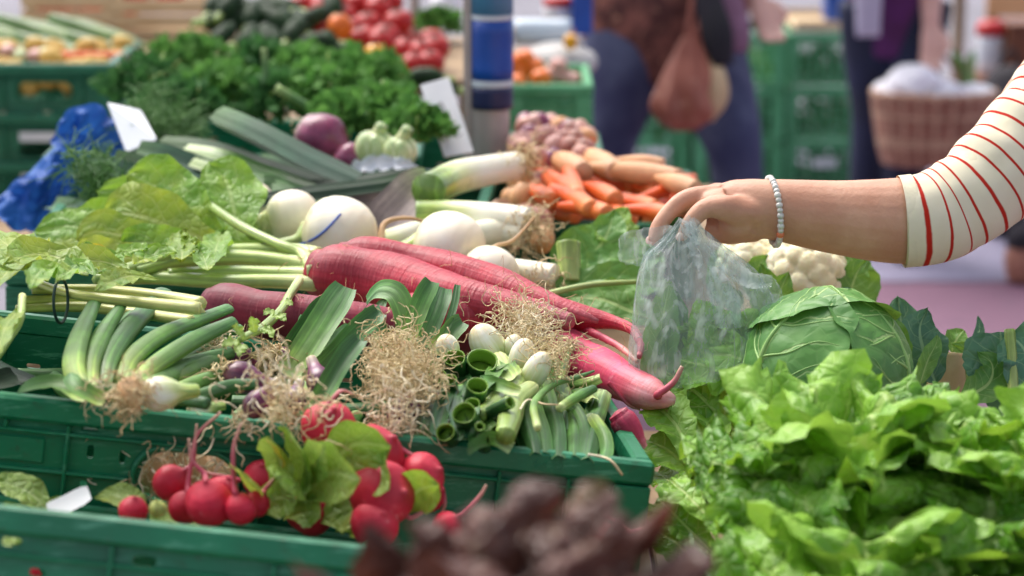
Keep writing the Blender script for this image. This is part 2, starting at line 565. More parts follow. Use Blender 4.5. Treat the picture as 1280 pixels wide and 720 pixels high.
def grad(name, stops, rough=.4, rings=0.0, streak=0.0, sfreq=26.0, var=.18, nscale=30, spot=None, spotlo=.62, spothi=.7, spotscale=60, bump=.15, bscale=120, **kw):
    """colour runs along the part (UV v); fine streaks run lengthwise, blotches are noise"""
    b = NB(name)
    u, v = b.uv()
    co = b.coord()
    nz = b.noise(co, nscale, 4)
    vv = b.math('ADD', v, b.math('MULTIPLY', b.math('SUBTRACT', nz, .5), .10))
    col = b.ramp(vv, stops)
    col = b.mix(var, col, b.ramp(nz, [(.3, '#30352c'), (.5, '#808080'), (.72, '#f4f4ee')]), 'OVERLAY')
    h = b.noise(co, bscale, 4)
    if streak:
        vec = b.n('CombineXYZ', {0: b.math('MULTIPLY', u, sfreq), 1: b.math('MULTIPLY', v, 1.5), 2: nz}).outputs[0]
        st = b.noise(vec, 1.0, 2)
        col = b.mix(streak, col, b.ramp(st, [(.32, '#2a2e26'), (.5, '#808080'), (.7, '#f0f0e8')]), 'OVERLAY')
        h = b.math('ADD', b.math('MULTIPLY', st, 1.0), b.math('MULTIPLY', h, .3))
    if rings:
        vec = b.n('CombineXYZ', {0: b.math('MULTIPLY', u, 2.2), 1: b.math('MULTIPLY', v, 70.0), 2: nz}).outputs[0]
        rg = b.noise(vec, 1.0, 3, .6)
        col = b.mix(b.math('MULTIPLY', b.step(rg, .60, .72), rings), col, '#c9867e')
        col = b.mix(b.math('MULTIPLY', b.step(rg, .38, .28), rings), col, '#6a1428')
        h = b.math('ADD', h, b.math('MULTIPLY', rg, -1.2))
    if spot:
        col = b.mix(b.step(b.noise(co, spotscale, 5, .65), spotlo, spothi), col, spot)
    return b.done(col, b.math('ADD', b.math('MULTIPLY', nz, .3), rough - .15), h, bump, .0015, **kw)

def leafm(name, c1, c2, vein, n=6.0, k=1.1, vw=.10, vstr=.55, mid=.045, trans=.35, rough=.38, patch=None, plo=.55, phi=.7, pscale=14, edge=None, bscale=70, bstr=.5, bd=.004, nscale=25, tl=None, spec=.5, fine=0.35):
    b = NB(name)
    u, v = b.uv()
    co = b.coord()
    nz = b.noise(co, nscale, 4)
    col = b.mix(b.step(nz, .35, .66), c1, c2)
    if patch:
        col = b.mix(b.step(b.noise(co, pscale, 4), plo, phi), col, patch)
    a = b.math('ABSOLUTE', b.math('MULTIPLY', b.math('SUBTRACT', u, .5), 2.0))
    wob = b.math('MULTIPLY', b.math('SUBTRACT', b.noise(co, 45, 3), .5), .55)
    if edge:
        col = b.mix(b.step(b.math('ADD', a, b.math('MULTIPLY', wob, .5)), .72, 1.05), col, edge)
    s = b.math('ADD', b.math('SUBTRACT', b.math('MULTIPLY', v, n), b.math('MULTIPLY', a, k)), wob)
    fr = b.math('ABSOLUTE', b.math('SUBTRACT', b.math('FRACT', s), .5))
    sv = b.math('MULTIPLY', b.step(fr, vw, .01), b.step(a, 1.0, .55))
    mv = b.step(b.math('SUBTRACT', a, b.math('MULTIPLY', b.math('SUBTRACT', 1.0, v), mid * 1.6)), mid, mid * .3)
    net = b.n('TexVoronoi', {'Vector': co, 'Scale': bscale * 1.7}, feature='DISTANCE_TO_EDGE').outputs[0]
    nv = b.math('MULTIPLY', b.step(net, .08, .0), fine)
    ve = b.math('MAXIMUM', b.math('MAXIMUM', b.math('MULTIPLY', sv, .7), mv), nv)
    col = b.mix(b.math('MULTIPLY', ve, vstr), col, vein)
    h = b.math('ADD', b.math('MULTIPLY', ve, -.7), b.math('ADD', b.noise(co, bscale, 3), b.math('MULTIPLY', b.step(net, 0.0, .3), .5)))
    tcol = b.mix(.5, col, tl or '#a8c83c')
    return b.done(col, b.math('ADD', b.math('MULTIPLY', nz, .3), rough - .15), h, bstr, bd, trans=trans, tcol=tcol, spec=spec)

def stripes(name, c1, c2, freq, duty, off=0.0, rough=.85):
    b = NB(name)
    u, v = b.uv()
    co = b.coord()
    wob = b.math('MULTIPLY', b.math('SUBTRACT', b.noise(co, 30, 3), .5), .12)
    s = b.math('ABSOLUTE', b.math('SUBTRACT', b.math('FRACT', b.math('ADD', b.math('MULTIPLY', v, freq), b.math('ADD', wob, off))), .5))
    col = b.mix(b.step(s, duty + .03, duty - .03), c1, c2)
    kn = b.n('TexWave', {'Vector': co, 'Scale': 420.0, 'Distortion': 1.5, 'Detail': 1.0}).outputs[1]
    h = b.math('ADD', b.noise(co, 260, 3), b.math('MULTIPLY', kn, .6))
    col = b.mix(.10, col, b.noise(co, 60, 3), 'OVERLAY')
    return b.done(col, rough, h, .25, .001, spec=.2)

MT = {}
# plastic of the produce crates
def plastic(name, c1, c2, scuff, rough=.42):
    b = NB(name)
    co = b.coord()
    nz = b.noise(co, 9, 5)
    col = b.mix(b.step(nz, .38, .68), c1, c2)
    sc = b.noise(b.n('Mapping', {0: co, 3: (8, 60, 60)}).outputs[0], 3.0, 6, .7)
    col = b.mix(b.math('MULTIPLY', b.step(sc, .52, .70), .6), col, scuff)
    dirt = b.step(b.noise(co, 38, 6, .75), .56, .74)
    col = b.mix(b.math('MULTIPLY', dirt, .55), col, '#3b3a26')
    rr = b.math('ADD', b.math('MULTIPLY', b.noise(co, 30, 4), .35), rough - .17)
    return b.done(col, rr, b.noise(co, 160, 4), .12, .001)
MT['crate'] = plastic('crate_plastic', '#056844', '#0b7a50', '#64ae8c')
MT['crate_far'] = plastic('far_crate_plastic', '#0a5f42', '#0d6d4a', '#4f9f7c')
MT['crate_pale'] = plastic('pale_crate_plastic', '#46935e', '#58a672', '#9accac', .5)
MT['dark'] = plain('dark_plastic', '#1a1c1d', '#26292b', rough=.5)
MT['white_paper'] = plain('white_card', '#e6e7e6', '#d8dadb', 12, rough=.6)
MT['ink'] = plain('ink', '#23242a', rough=.6)
MT['wood'] = plain('old_wood', '#7d6448', '#9a8160', 8, rough=.75, bump=.3)
MT['wood_pale'] = plain('pale_wood', '#c4a67d', '#d6bd95', 9, rough=.7, bump=.25)
MT['wood_brown'] = plain('brown_wood', '#6a3a20', '#7d4a2c', 9, rough=.6)
MT['tan'] = plain('tan_cloth', '#c98f5e', '#d6a070', 6, rough=.85)
MT['cloth_dark'] = plain('dark_cloth', '#2b2d2c', '#3a3c3a', 9, rough=.9)
# roots and vegetables
MT['rad'] = grad('red_radish_skin', [(0, '#9c2036'), (.12, '#b01e36'), (.4, '#c0223c'), (.8, '#c2364a'), (1, '#b8606a')], rough=.55, rings=.5, streak=.25, sfreq=9, spot='#c07c68', spotlo=.62, spothi=.76, spotscale=38, bump=.9, bscale=70, sss=.15, var=.3)
MT['rad_dark'] = grad('dark_red_radish_skin', [(0, '#741c34'), (.3, '#881a32'), (1, '#a02842')], rough=.6, rings=.4, streak=.16, sfreq=9, spot='#a05a58', spotlo=.62, spothi=.74, spotscale=45, bump=.5, bscale=70, sss=.12, var=.3)
MT['rad_pink'] = grad('pink_radish_skin', [(0, '#b82c50'), (.4, '#d63a68'), (.7, '#e45882'), (1, '#eab0b0')], rough=.55, rings=.5, streak=.3, sfreq=10, spot='#e8a0a8', spotlo=.58, spothi=.72, spotscale=50, bump=.5, bscale=70, sss=.15, var=.35)
MT['rad_tail'] = grad('radish_tail_skin', [(0, '#b52c48'), (.5, '#c2566a'), (1, '#c9a08c')], rough=.5, sss=.1)
MT['rad_ball'] = grad('round_radish_skin', [(0, '#c42840'), (.3, '#d02c46'), (.75, '#cc2440'), (1, '#c03a4c')], rough=.52, spec=.35, spot='#e9a0a4', spotlo=.60, spothi=.78, spotscale=32, bump=.4, bscale=50, sss=.1, var=.4)
MT['rad_cut'] = plain('radish_flesh', '#f0e4dc', '#e0c8c0', 60, rough=.45, sss=.3)
MT['turnip'] = grad('white_turnip_skin', [(0, '#c9cc9a'), (.14, '#e8e2c4'), (.5, '#efe8d6'), (.85, '#eadcc2'), (1, '#cfae84')], rough=.45, spot='#b48c5c', spotlo=.54, spothi=.76, spotscale=22, bump=.35, bscale=50, sss=.15, var=.2)
MT['root_tan'] = grad('thin_root', [(0, '#d9b98a'), (1, '#b98a5a')], rough=.6)
MT['roots'] = grad('onion_roots', [(0, '#e2d3a8'), (.6, '#d0b988'), (1, '#b79a68')], rough=.7, var=.35, nscale=80, sss=.1)
MT['roots_pale'] = grad('pale_onion_roots', [(0, '#efe6cf'), (.6, '#e2d2ae'), (1, '#cdb184')], rough=.7, var=.3, nscale=80)
MT['stem'] = grad('pale_green_stem', [(0, '#cdd296'), (.25, '#b6c878'), (1, '#94b254')], rough=.38, streak=.35, sfreq=9, bump=.35, sss=.2)
MT['stem_y'] = grad('yellow_green_stem', [(0, '#d0d28e'), (.5, '#bcbf6a'), (1, '#a9b45a')], rough=.4, streak=.35, sfreq=9, bump=.35, sss=.2)
MT['onion_leaf'] = grad('spring_onion_leaf', [(0, '#d5dda0'), (.12, '#a6bf5c'), (.3, '#73a044'), (.7, '#5c9040'), (1, '#558a48')], rough=.5, streak=.35, sfreq=12, bump=.3, bscale=60, var=.3, spot='#9dbb7a', spotlo=.68, spothi=.8, trans=.06)
MT['onion_leaf_dark'] = grad('dark_onion_leaf', [(0, '#b4c98a'), (.14, '#6a9c44'), (.4, '#4a8038'), (1, '#42763c')], rough=.48, streak=.4, sfreq=14, bump=.3, bscale=60, var=.3, trans=.08)
MT['onion_tube'] = grad('cut_onion_tube', [(0, '#2a5a26'), (.6, '#2c5e28'), (.97, '#38702c'), (1, '#86b040')], rough=.42, streak=.5, sfreq=12, bump=.25, bscale=60, var=.2, trans=.1)
MT['bulb_white'] = grad('white_onion_bulb', [(0, '#a6c060'), (.4, '#c4d488'), (.62, '#e4e8c4'), (.85, '#f0efe0'), (1, '#e6dcc0')], rough=.32, streak=.5, sfreq=10, bump=.12, sss=.35, var=.1)
MT['bulb_purple'] = grad('purple_onion_bulb', [(0, '#d8d2b8'), (.3, '#8a3a68'), (.7, '#64224a'), (1, '#8a5a62')], rough=.3, streak=.4, sfreq=10, bump=.15, sss=.15, var=.25)
MT['leek'] = grad('leek_shaft', [(0, '#6f9242'), (.14, '#a9bf5e'), (.32, '#dde3b0'), (.6, '#f1efe0'), (1, '#ece6d4')], rough=.32, streak=.35, sfreq=12, bump=.2, sss=.25, var=.12)
MT['leek_pale'] = grad('leek_white', [(0, '#d9e0a8'), (.4, '#efeedd'), (1, '#e9e2cc')], rough=.35, streak=.3, sfreq=12, bump=.2, sss=.25, var=.12)
MT['leek_leaf'] = grad('leek_leaf', [(0, '#6a8a60'), (.25, '#4c6c54'), (.7, '#3c5c4c'), (1, '#3e5a4a')], rough=.6, spec=.25, streak=.3, sfreq=22, bump=.25, bscale=60, var=.25, trans=.05)
MT['leek_leaf_dark'] = grad('dark_leek_leaf', [(0, '#4a6c3e'), (.4, '#24422c'), (1, '#1e3626')], rough=.6, spec=.25, streak=.4, sfreq=22, bump=.25, bscale=60, var=.25)
MT['leek_leaf_green'] = grad('bright_leek_leaf', [(0, '#a9c274'), (.4, '#5f9040'), (1, '#3f7434')], rough=.38, streak=.4, sfreq=16, bump=.25, bscale=60, var=.25, trans=.05)
MT['leek_leaf_purple'] = grad('greyed_leek_leaf', [(0, '#8a9a72'), (.3, '#9c9088'), (.75, '#9a8a88'), (1, '#7c7070')], rough=.6, spec=.25, streak=.3, sfreq=20, bump=.25, bscale=60, var=.3)
MT['carrot'] = grad('carrot_skin', [(0, '#d4581c'), (.5, '#e2601e'), (1, '#d97a3c')], rough=.42, spot='#eea070', spotlo=.64, spothi=.76, bump=.3, sss=.2)
MT['parsnip'] = grad('parsnip_skin', [(0, '#c98f5a'), (.5, '#d9a672'), (1, '#cfa07a')], rough=.55, spot='#a87448', spotlo=.62, spothi=.75, bump=.3, sss=.15)
MT['shallot'] = grad('shallot_skin', [(0, '#b9806a'), (.5, '#c98a7c'), (1, '#d9b49a')], rough=.4, streak=.4, sfreq=10, sss=.1)
MT['red_onion'] = grad('red_onion_skin', [(0, '#d8c0b8'), (.2, '#8a3a5c'), (.6, '#943e62'), (1, '#b06a80')], rough=.3, streak=.35, sfreq=10, sss=.1)
MT['fennel'] = grad('fennel_bulb', [(0, '#e8e8d2'), (.6, '#dfe2c0'), (1, '#b9c88a')], rough=.35, streak=.5, sfreq=8, sss=.25)
MT['tomato'] = plain('tomato_skin', '#a01210', '#b41c14', 8, rough=.45, spec=.35)
MT['orange'] = plain('orange_skin', '#e06a12', '#ea7a1a', 20, rough=.45, bump=.2, bscale=200)
MT['onion_pink'] = plain('pinkish_onion_skin', '#c08a80', '#d3a494', 12, rough=.4)
MT['potato'] = plain('potato_skin', '#b8923e', '#c9a658', 18, rough=.7, bump=.2)
MT['pepper'] = plain('yellow_pepper_skin', '#e09a12', '#ecae20', 8, rough=.25)
MT['courgette'] = plain('courgette_skin', '#182c16', '#263f20', 30, rough=.6, spec=.2)
MT['courgette_pale'] = grad('pale_courgette_skin', [(0, '#5c8a3a'), (.5, '#7a9c50'), (1, '#98ad68')], rough=.4, streak=.6, sfreq=9)
MT['cauli'] = plain('cauliflower_curd', '#e6ddb4', '#efe8c8', 40, rough=.75, bump=.5, bscale=160, sss=.3)
MT['cauli_tan'] = plain('cauliflower_cut_stalk', '#c0a878', '#d4c094', 30, rough=.75, bump=.3, sss=.15)
# leaves
MT['lettuce'] = leafm('lettuce_leaf', '#548e20', '#78ac32', '#c4d888', n=5, k=1.2, vw=.07, vstr=.7, mid=.05, trans=.36, rough=.44, bscale=44, bstr=.65, bd=.006, fine=.3, patch='#86b63a', plo=.5, phi=.72, pscale=16)
MT['lettuce_in'] = leafm('inner_lettuce_leaf', '#74a830', '#92c044', '#ccdc84', n=5, k=1.2, vw=.09, vstr=.45, mid=.06, trans=.3, rough=.44, bscale=38, bstr=.45, bd=.005, fine=.15, tl='#a8cc50')
MT['lettuce_dark'] = leafm('outer_lettuce_leaf', '#2f6a18', '#4a8422', '#8db450', n=5, k=1.2, vw=.09, vstr=.45, mid=.05, trans=.28, rough=.44, bscale=38, bstr=.45, bd=.005, fine=.15)
MT['radleaf'] = leafm('turnip_green', '#6a9a34', '#8eb648', '#c2d68c', n=5, k=1.4, vw=.07, vstr=.5, mid=.05, trans=.4, rough=.42, patch='#a9b83c', plo=.52, phi=.72, pscale=13, bscale=50, bstr=.5)
MT['radleaf_y'] = leafm('yellowing_turnip_green', '#7aa036', '#9cb044', '#ced68c', n=5, k=1.4, vw=.07, vstr=.5, mid=.05, trans=.4, rough=.45, patch='#6f9a30', plo=.54, phi=.72, pscale=12, bscale=50, bstr=.5, tl='#c4c84c')
MT['yellow_leaf'] = leafm('yellowed_leaf', '#b8a428', '#c8b840', '#dcd890', n=5, k=1.4, vw=.07, vstr=.4, trans=.4, rough=.5, patch='#8a9a30', plo=.52, phi=.7, pscale=14, tl='#d0c040')
MT['smallrad'] = leafm('round_radish_leaf', '#86aa48', '#a6bf62', '#cadc9a', n=5, k=1.2, vw=.08, vstr=.45, mid=.06, trans=.3, rough=.42, patch='#b2b840', plo=.56, phi=.72, pscale=20, bscale=60, bstr=.5)
MT['cabbage'] = leafm('cabbage_leaf', '#4c8038', '#649a48', '#bcd48a', n=4, k=1.6, vw=.055, vstr=.75, mid=.03, trans=.14, rough=.5, bscale=30, bstr=.35, bd=.003, fine=.08, nscale=18)
MT['blueleaf'] = leafm('cauliflower_leaf', '#3c6c50', '#54845f', '#a8c890', n=6, k=1.3, vw=.05, vstr=.5, mid=.05, trans=.15, rough=.4, bscale=40, bstr=.35, fine=.2, tl='#7aa860')
MT['chard'] = leafm('broad_green_leaf', '#4c8232', '#66983e', '#b6cf82', n=7, k=1.5, vw=.06, vstr=.55, mid=.05, trans=.22, rough=.48, bscale=40, bstr=.35, bd=.003, fine=.1)
MT['smallrad2'] = leafm('darker_round_radish_leaf', '#6c9438', '#8aac4c', '#bdd28a', n=5, k=1.2, vw=.08, vstr=.45, mid=.06, trans=.3, rough=.45, bscale=60, bstr=.5, patch='#a8b44a', plo=.54, phi=.72, pscale=20)
MT['redlet'] = leafm('red_lettuce_leaf', '#4a2a22', '#6e4438', '#8a7a5a', n=5, k=1.2, vw=.07, vstr=.3, mid=.05, trans=.25, rough=.42, patch='#6c6e30', plo=.56, phi=.78, pscale=14, bscale=55, bstr=.6, bd=.005, tl='#6a3a2a')
MT['herb'] = plain('parsley_leaf', '#4a7c36', '#6c9c4c', 40, rough=.7, trans=.35, spec=.25)
MT['herb_dark'] = plain('dark_parsley_leaf', '#386634', '#4e7e42', 40, rough=.7, trans=.3, spec=.25)
MT['dill'] = plain('feathery_leaf', '#4c7c3a', '#6a9a4c', 40, rough=.55, trans=.2)
# people and the rest
MT['skin'] = plain('skin', '#ba8468', '#cc9c80', 26, lo=.25, hi=.75, rough=.52, bump=.3, bscale=240, sss=.2)
MT['veinpale'] = plain('pale_leaf_vein', '#7fa858', '#94b86a', 40, rough=.5)
MT['skin_far'] = plain('far_skin', '#d0a090', '#d8aa9c', 10, rough=.5, sss=.2)
MT['jeans'] = plain('jeans_cloth', '#34385a', '#5a617c', 7, rough=.85, bump=.2, bscale=200)
MT['jeans_dark'] = plain('dark_trouser_cloth', '#141a30', '#1c2340', 6, rough=.85)
MT['blouse'] = plain('brown_blouse_cloth', '#55302c', '#86554a', 16, lo=.4, hi=.6, rough=.8, c3='#b08068')
MT['mauve'] = plain('mauve_sleeve_cloth', '#7a566c', '#8d6880', 12, rough=.85)
MT['black_cloth'] = plain('black_cloth', '#15121a', '#211c26', 12, rough=.8)
MT['terracotta'] = plain('terracotta_leather', '#8a4a38', '#a5614c', 7, rough=.5, c3='#b5806a')
MT['purple'] = plain('purple_shirt_cloth', '#43143f', '#54205a', 9, rough=.85)
MT['lilac'] = plain('lilac_jacket_cloth', '#a9a2b8', '#bab4c6', 9, rough=.85)
MT['hair'] = plain('brown_hair', '#2a1a12', '#3c281c', 60, rough=.5)
MT['white_cloth'] = plain('white_cloth', '#f2f0f4', '#e8e4ee', 10, rough=.85, bump=.3, bscale=40)
MT['shoe'] = plain('shoe_leather', '#1d1a18', '#2a2522', 9, rough=.5)
MT['silver'] = plain('silver_bead', '#c4c3ba', '#d8d6cc', 80, rough=.35, metal=.3)
MT['coral'] = plain('coral_bead', '#c8643c', '#d87a50', 60, rough=.3)
MT['blue_film'] = plain('blue_film', '#2456a4', '#3a74c0', 10, rough=.55, spec=.25, bump=.2, bscale=60, trans=.25)
MT['blue_wrap'] = plain('blue_wrap', '#0d3f94', '#1550ac', 6, rough=.4)
MT['sky_wrap'] = plain('light_blue_wrap', '#4c86b4', '#5a94c0', 6, rough=.4)
MT['navy_wrap'] = plain('navy_wrap', '#141c44', '#1a2350', 6, rough=.4)
MT['white_wrap'] = plain('white_band', '#c4ccd4', rough=.45)
MT['pole'] = plain('galvanised_pole', '#a59c98', '#b8aeaa', 9, rough=.4, metal=.15)
MT['red'] = plain('red_plastic', '#b81a1c', '#c6282a', 6, rough=.4)
MT['white_plastic'] = plain('white_plastic', '#d8dce0', '#e4e6ea', 6, rough=.4)
MT['film_roll'] = plain('film_roll', '#b9c8d4', '#ccd8e0', 6, rough=.3)
MT['grey_sack'] = plain('grey_sack', '#a8a6a4', '#bab8b4', 14, rough=.6)
MT['blue_rubber'] = plain('blue_rubber', '#1c4ca8', rough=.5)
MT['tie'] = plain('dark_tie', '#1d2f2c', '#26403a', rough=.5)
# ------------------------------------------------------------------ setting: ground, tables
def slab(x0, x1, y0, y1, z, n=2):
    return geo([(x0, y0, z), (x1, y0, z), (x1, y1, z), (x0, y1, z)], [(0, 1, 2, 3)])
def ground_mat(name, c1, c2, c3, sc):
    b = NB(name)
    co = b.coord()
    nz = b.noise(co, sc, 6, .6)
    col = b.mix(b.step(nz, .35, .66), c1, c2)
    col = b.mix(b.math('MULTIPLY', b.step(b.noise(co, sc * 9, 4), .55, .7), .6), col, c3)
    return b.done(col, .8, b.noise(co, 60, 5), .5, .004)
struct('ground', slab(-150, 150, -60, 300, 0), ground_mat('asphalt', '#6d6a72', '#7d7a84', '#5a5860', .8))
struct('pavement', slab(.2, 40, -6, 6.55, .004), ground_mat('pink_paving', '#6c4a5e', '#7c5a70', '#5a4254', 1.2))
struct('road_band', slab(-40, 40, 6.55, 9.2, .008), ground_mat('lilac_paving', '#7a758c', '#888399', '#6a667a', 1.0))

def table(name, label, x0, x1, y0, y1, zt, nx=6):
    t = thing(name, label, 'table', ((x0 + x1) / 2, (y0 + y1) / 2, 0))
    wdt = (x1 - x0) / nx
    for i in range(nx):
        obj('plank', rbox((x0 + wdt * (i + .5), (y0 + y1) / 2, zt - .0125), (wdt - .004, y1 - y0, .025), .002), MT['wood'], t, smooth=False)
    for x in (x0 + .06, x1 - .06):
        obj('cross_bar', rbox((x, (y0 + y1) / 2, zt - .05), (.05, y1 - y0 - .02, .045), .003), MT['wood'], t, smooth=False)
        for y in (y0 + .08, y1 - .08):
            obj('leg', rbox((x, y, (zt - .075) / 2), (.055, .055, zt - .078), .004), MT['wood'], t, smooth=False)
    return t
table('market_table', 'wooden market table under the lettuces and crates', -.62, .52, 1.2, 2.72, .70)
table('market_table', 'wooden market table under the leeks, carrots and parsley', -.60, .34, 2.80, 3.98, .76)
table('market_table', 'far wooden market table under the stacked crates and tomatoes', -1.75, .15, 4.04, 5.62, .64, 10)

# ------------------------------------------------------------------ crates
def rib(name, lo, hi, M, O, mat, t):
    lo, hi = np.array(lo), np.array(hi)
    return obj(name, xf(rbox((lo + hi) / 2, np.abs(hi - lo), .0015), M, O), mat, t, smooth=False)

def crate(label, O, M, L, W, H, mat, hs=(), verts=(), bars=(-.03, -.064), slots=(), group=None, floor=True, name='produce_crate', sides=True):
    """O: the front right top corner; local x runs left to right (-L..0), y to the back, z up (-H..0)"""
    O = np.asarray(O, float)
    c = O + M @ np.array([-L / 2, W / 2, -H])
    t = thing(name, label, 'crate', c, group)
    th, off = .004, .011
    def wall(nm, ln, holes, org, Mx):
        g = plate(ln, H - .004, th, holes)
        obj(nm, xf(xf(g, Mx, org), M, O), mat, t, smooth=False)
    holes = [(L + a, L + b, H + c0, H + c1) for a, b, c0, c1 in list(hs) + list(slots)]
    wall('front_wall', L - .006, [h for h in holes], (-L + .003, off, -H), np.eye(3))
    bslots = [(x, x + .014, H - .034 - .02 * (i % 2), H - .029 - .02 * (i % 2)) for i, x in enumerate(np.arange(.03, L - .06, .045))]
    wall('back_wall', L - .006, bslots, (-L + .003, W - off - th, -H), np.eye(3))
    sslots = [(x, x + .014, H - .03 - .022 * (i % 2), H - .025 - .022 * (i % 2)) for i, x in enumerate(np.arange(.04, W - .08, .05))]
    Rz = np.array([[0, -1, 0], [1, 0, 0], [0, 0, 1.0]])
    wall('end_wall', W - .06, sslots, (-off, .03, -H), Rz)
    wall('end_wall', W - .06, sslots, (-L + off + th, .03, -H), Rz)
    if floor:
        fl = plate(L - .032, W - .034, th, [(x, x + .03, y, y + .012) for x in np.arange(.03, L - .08, .06) for y in np.arange(.03, W - .07, .05)])
        obj('floor', xf(xf(fl, np.array([[1, 0, 0], [0, 0, 1], [0, 1, 0.]]), (-L + .016, .017, -H + .001)), M, O), mat, t, smooth=False)
    lips = [rbox((-L / 2, .0085, -.0105), (L, .017, .021), .003), rbox((-L / 2, W - .0085, -.0105), (L, .017, .021), .003),
            rbox((-.0085, W / 2, -.0107), (.0168, W - .036, .0206), .003), rbox((-L + .0085, W / 2, -.0107), (.0168, W - .036, .0206), .003)]
    obj('rim', xf(merge(lips), M, O), mat, t, smooth=False)
    for sx, sy in ((0, 0), (1, 0), (0, 1), (1, 1)):
        x0 = -L + .001 if sx else -.034
        y0 = W - .034 if sy else .001
        # an L-shaped corner post with an open inside
        px_ = [rbox((x0 + .0165, (.004 if not sy else W - .004), -.022 - (H - .022) / 2), (.033, .006, H - .023), .0015),
               rbox(((-.004 if not sx else -L + .004), y0 + .0165, -.022 - (H - .022) / 2), (.006, .0205, H - .023), .0015)]
        obj('corner_post', xf(merge(px_), M, O), mat, t, smooth=False)
    for v in verts:
        z1 = v[1] if len(v) > 1 else -.0215
        z0 = v[2] if len(v) > 2 else -H + .002
        rib('rib', (v[0] - .0015, .002, z0), (v[0] + .0015, off - .0005, z1), M, O, mat, t)
    hz = [(h[0] - .006, h[1] + .006) for h in hs]
    for i, z in enumerate(bars):
        segs, x = [], -L + .036
        cuts = sorted(hz) if any(h[2] < z < h[3] for h in hs) else []
        for a, b_ in cuts:
            if a > x: segs.append((x, a))
            x = b_
        segs.append((x, -.0365))
        for a, b_ in segs:
            rib('rib', (a, .003, z - .0015), (b_, off - .0008, z + .0015), M, O, mat, t)
    for h in hs:
        cx, cz, hw, hh = (h[0] + h[1]) / 2, (h[2] + h[3]) / 2, (h[1] - h[0]) / 2 + .003, (h[3] - h[2]) / 2 + .003
        r = min(hw, hh) * .95
        pts = []
        for k in range(32):
            a = 2 * math.pi * (k + .5) / 32
            pts.append((cx + math.copysign(hw - r, math.cos(a)) + r * math.cos(a), .0075, cz + math.copysign(hh - r, math.sin(a)) + r * math.sin(a)))
        pts.append(pts[0])
        obj('handle_lip', xf(tube(pts, .0028, seg=6, n=66, up=(0, 1, 0), caps=False), M, O), mat, t)
    for i in range(int(L / .11)):
        x = -L + .055 + i * .11
        rib('rib', (x - .0015, W - off - th - .006, -H + .006), (x + .0015, W - off - th - .0003, -.0215), M, O, mat, t)
    t['_loc'] = 0
    del t['_loc']
    return t

GC = 'green plastic produce crates'
A_L, A_W, A_H = .66, .40, .15
slotsA = [(-.499, -.487, -.0285 + .004, -.0205 - .003), (-.494, -.488, -.050, -.038), (-.466, -.461, -.052, -.040), (-.468, -.462, -.080, -.071),
          (-.497, -.491, -.083, -.070), (-.585, -.570, -.071, -.066), (-.20, -.187, -.0445, -.038), (-.125, -.112, -.0445, -.038), (-.065, -.057, -.0445, -.038), (-.064, -.052, -.058, -.051),
          (-.056, -.050, -.082, -.070), (-.31, -.297, -.0445, -.038)]
slotsA = [s for s in slotsA if s[3] < -.022]
crateA = crate('dark green crate in the middle filled with spring onions', A_O, A_M, A_L, A_W, A_H, MT['crate'],
               hs=[(-.447, -.362, -.088, -.036)], verts=[(-.508,), (-.561, -.0215, -.0285), (-.455, -.066), (-.135, -.0215, -.066), (-.074, -.0215), (-.30, -.0215, -.03), (-.24, -.0655), (-.20, -.0215, -.03), (-.105, -.0655), (-.045, -.0215, -.064), (-.34, -.0655)],
               slots=slotsA, group=GC)
rib('pad', (-.575, .008, -.058), (-.527, .0105, -.036), A_M, A_O, MT['crate'], crateA)
# embossed number on the rim
def emboss(txt, org, M, size, mat, parent, depth=.0006, name='embossed_number', xdir=(1, 0, 0), zdir=(0, 0, 1)):
    cu = bpy.data.curves.new('t', 'FONT'); cu.body = txt; cu.size = size; cu.extrude = depth; cu.resolution_u = 3
    to = bpy.data.objects.new('t', cu); COL.objects.link(to)
    dg = bpy.context.evaluated_depsgraph_get()
    me = bpy.data.meshes.new_from_object(to.evaluated_get(dg))
    bpy.data.objects.remove(to)
    xd, zd = np.array(xdir, float), np.array(zdir, float)
    B = np.stack([xd, zd, np.cross(xd, zd)], 1)
    MM = np.asarray(M) @ B
    V = np.array([v.co[:] for v in me.vertices]) @ MM.T + np.asarray(org)
    me.vertices.foreach_set('co', (V - ORIG[parent.name]).astype(np.float32).ravel())
    me.materials.clear(); me.materials.append(mat); me.update()
    o = bpy.data.objects.new(name, me); COL.objects.link(o); o.parent = parent
    return o
emboss('6410', A_O + A_M @ np.array([-.108, -.0003, -.0165]), A_M, .014, MT['crate'], crateA)

B_O = P(482, 684, 1.78)
B_M = rotm(4.0, -17.5, 7.6)
crateB = crate('blurred dark green crate of round red radishes at the front left', B_O, B_M, .62, .30, .13, MT['crate'],
               verts=[(-.08,), (-.2,), (-.32,), (-.44,)], bars=(-.036,), slots=[(-.188, -.170, -.034, -.026), (-.262, -.25, -.05, -.044), (-.285, -.270, -.030, -.0235)], group=GC)

# sloping boards that carry the two crates
def board(label, O, M, L, W, H):
    c = np.asarray(O) + M @ np.array([-L / 2, W / 2, -H - .012])
    t = thing('display_board', label, 'board', (c[0], c[1], .70))
    obj('top_board', xf(rbox((-L / 2, W / 2, -H - .011), (L + .04, W + .03, .018), .002), M, O), MT['wood'], t, smooth=False)
    for x in (-L + .05, -.05):
        for y in (.05, W - .05):
            p = np.asarray(O) + M @ np.array([x, y, -H - .022])
            if p[2] > .712:
                obj('leg', rbox((p[0], p[1], (p[2] + .70) / 2), (.03, .03, p[2] - .70), .002), MT['wood'], t, smooth=False)
board('sloping wooden board under the middle crate', A_O, A_M, A_L, A_W, A_H)
board('sloping wooden board under the front crate', B_O, B_M, .62, .30, .13)

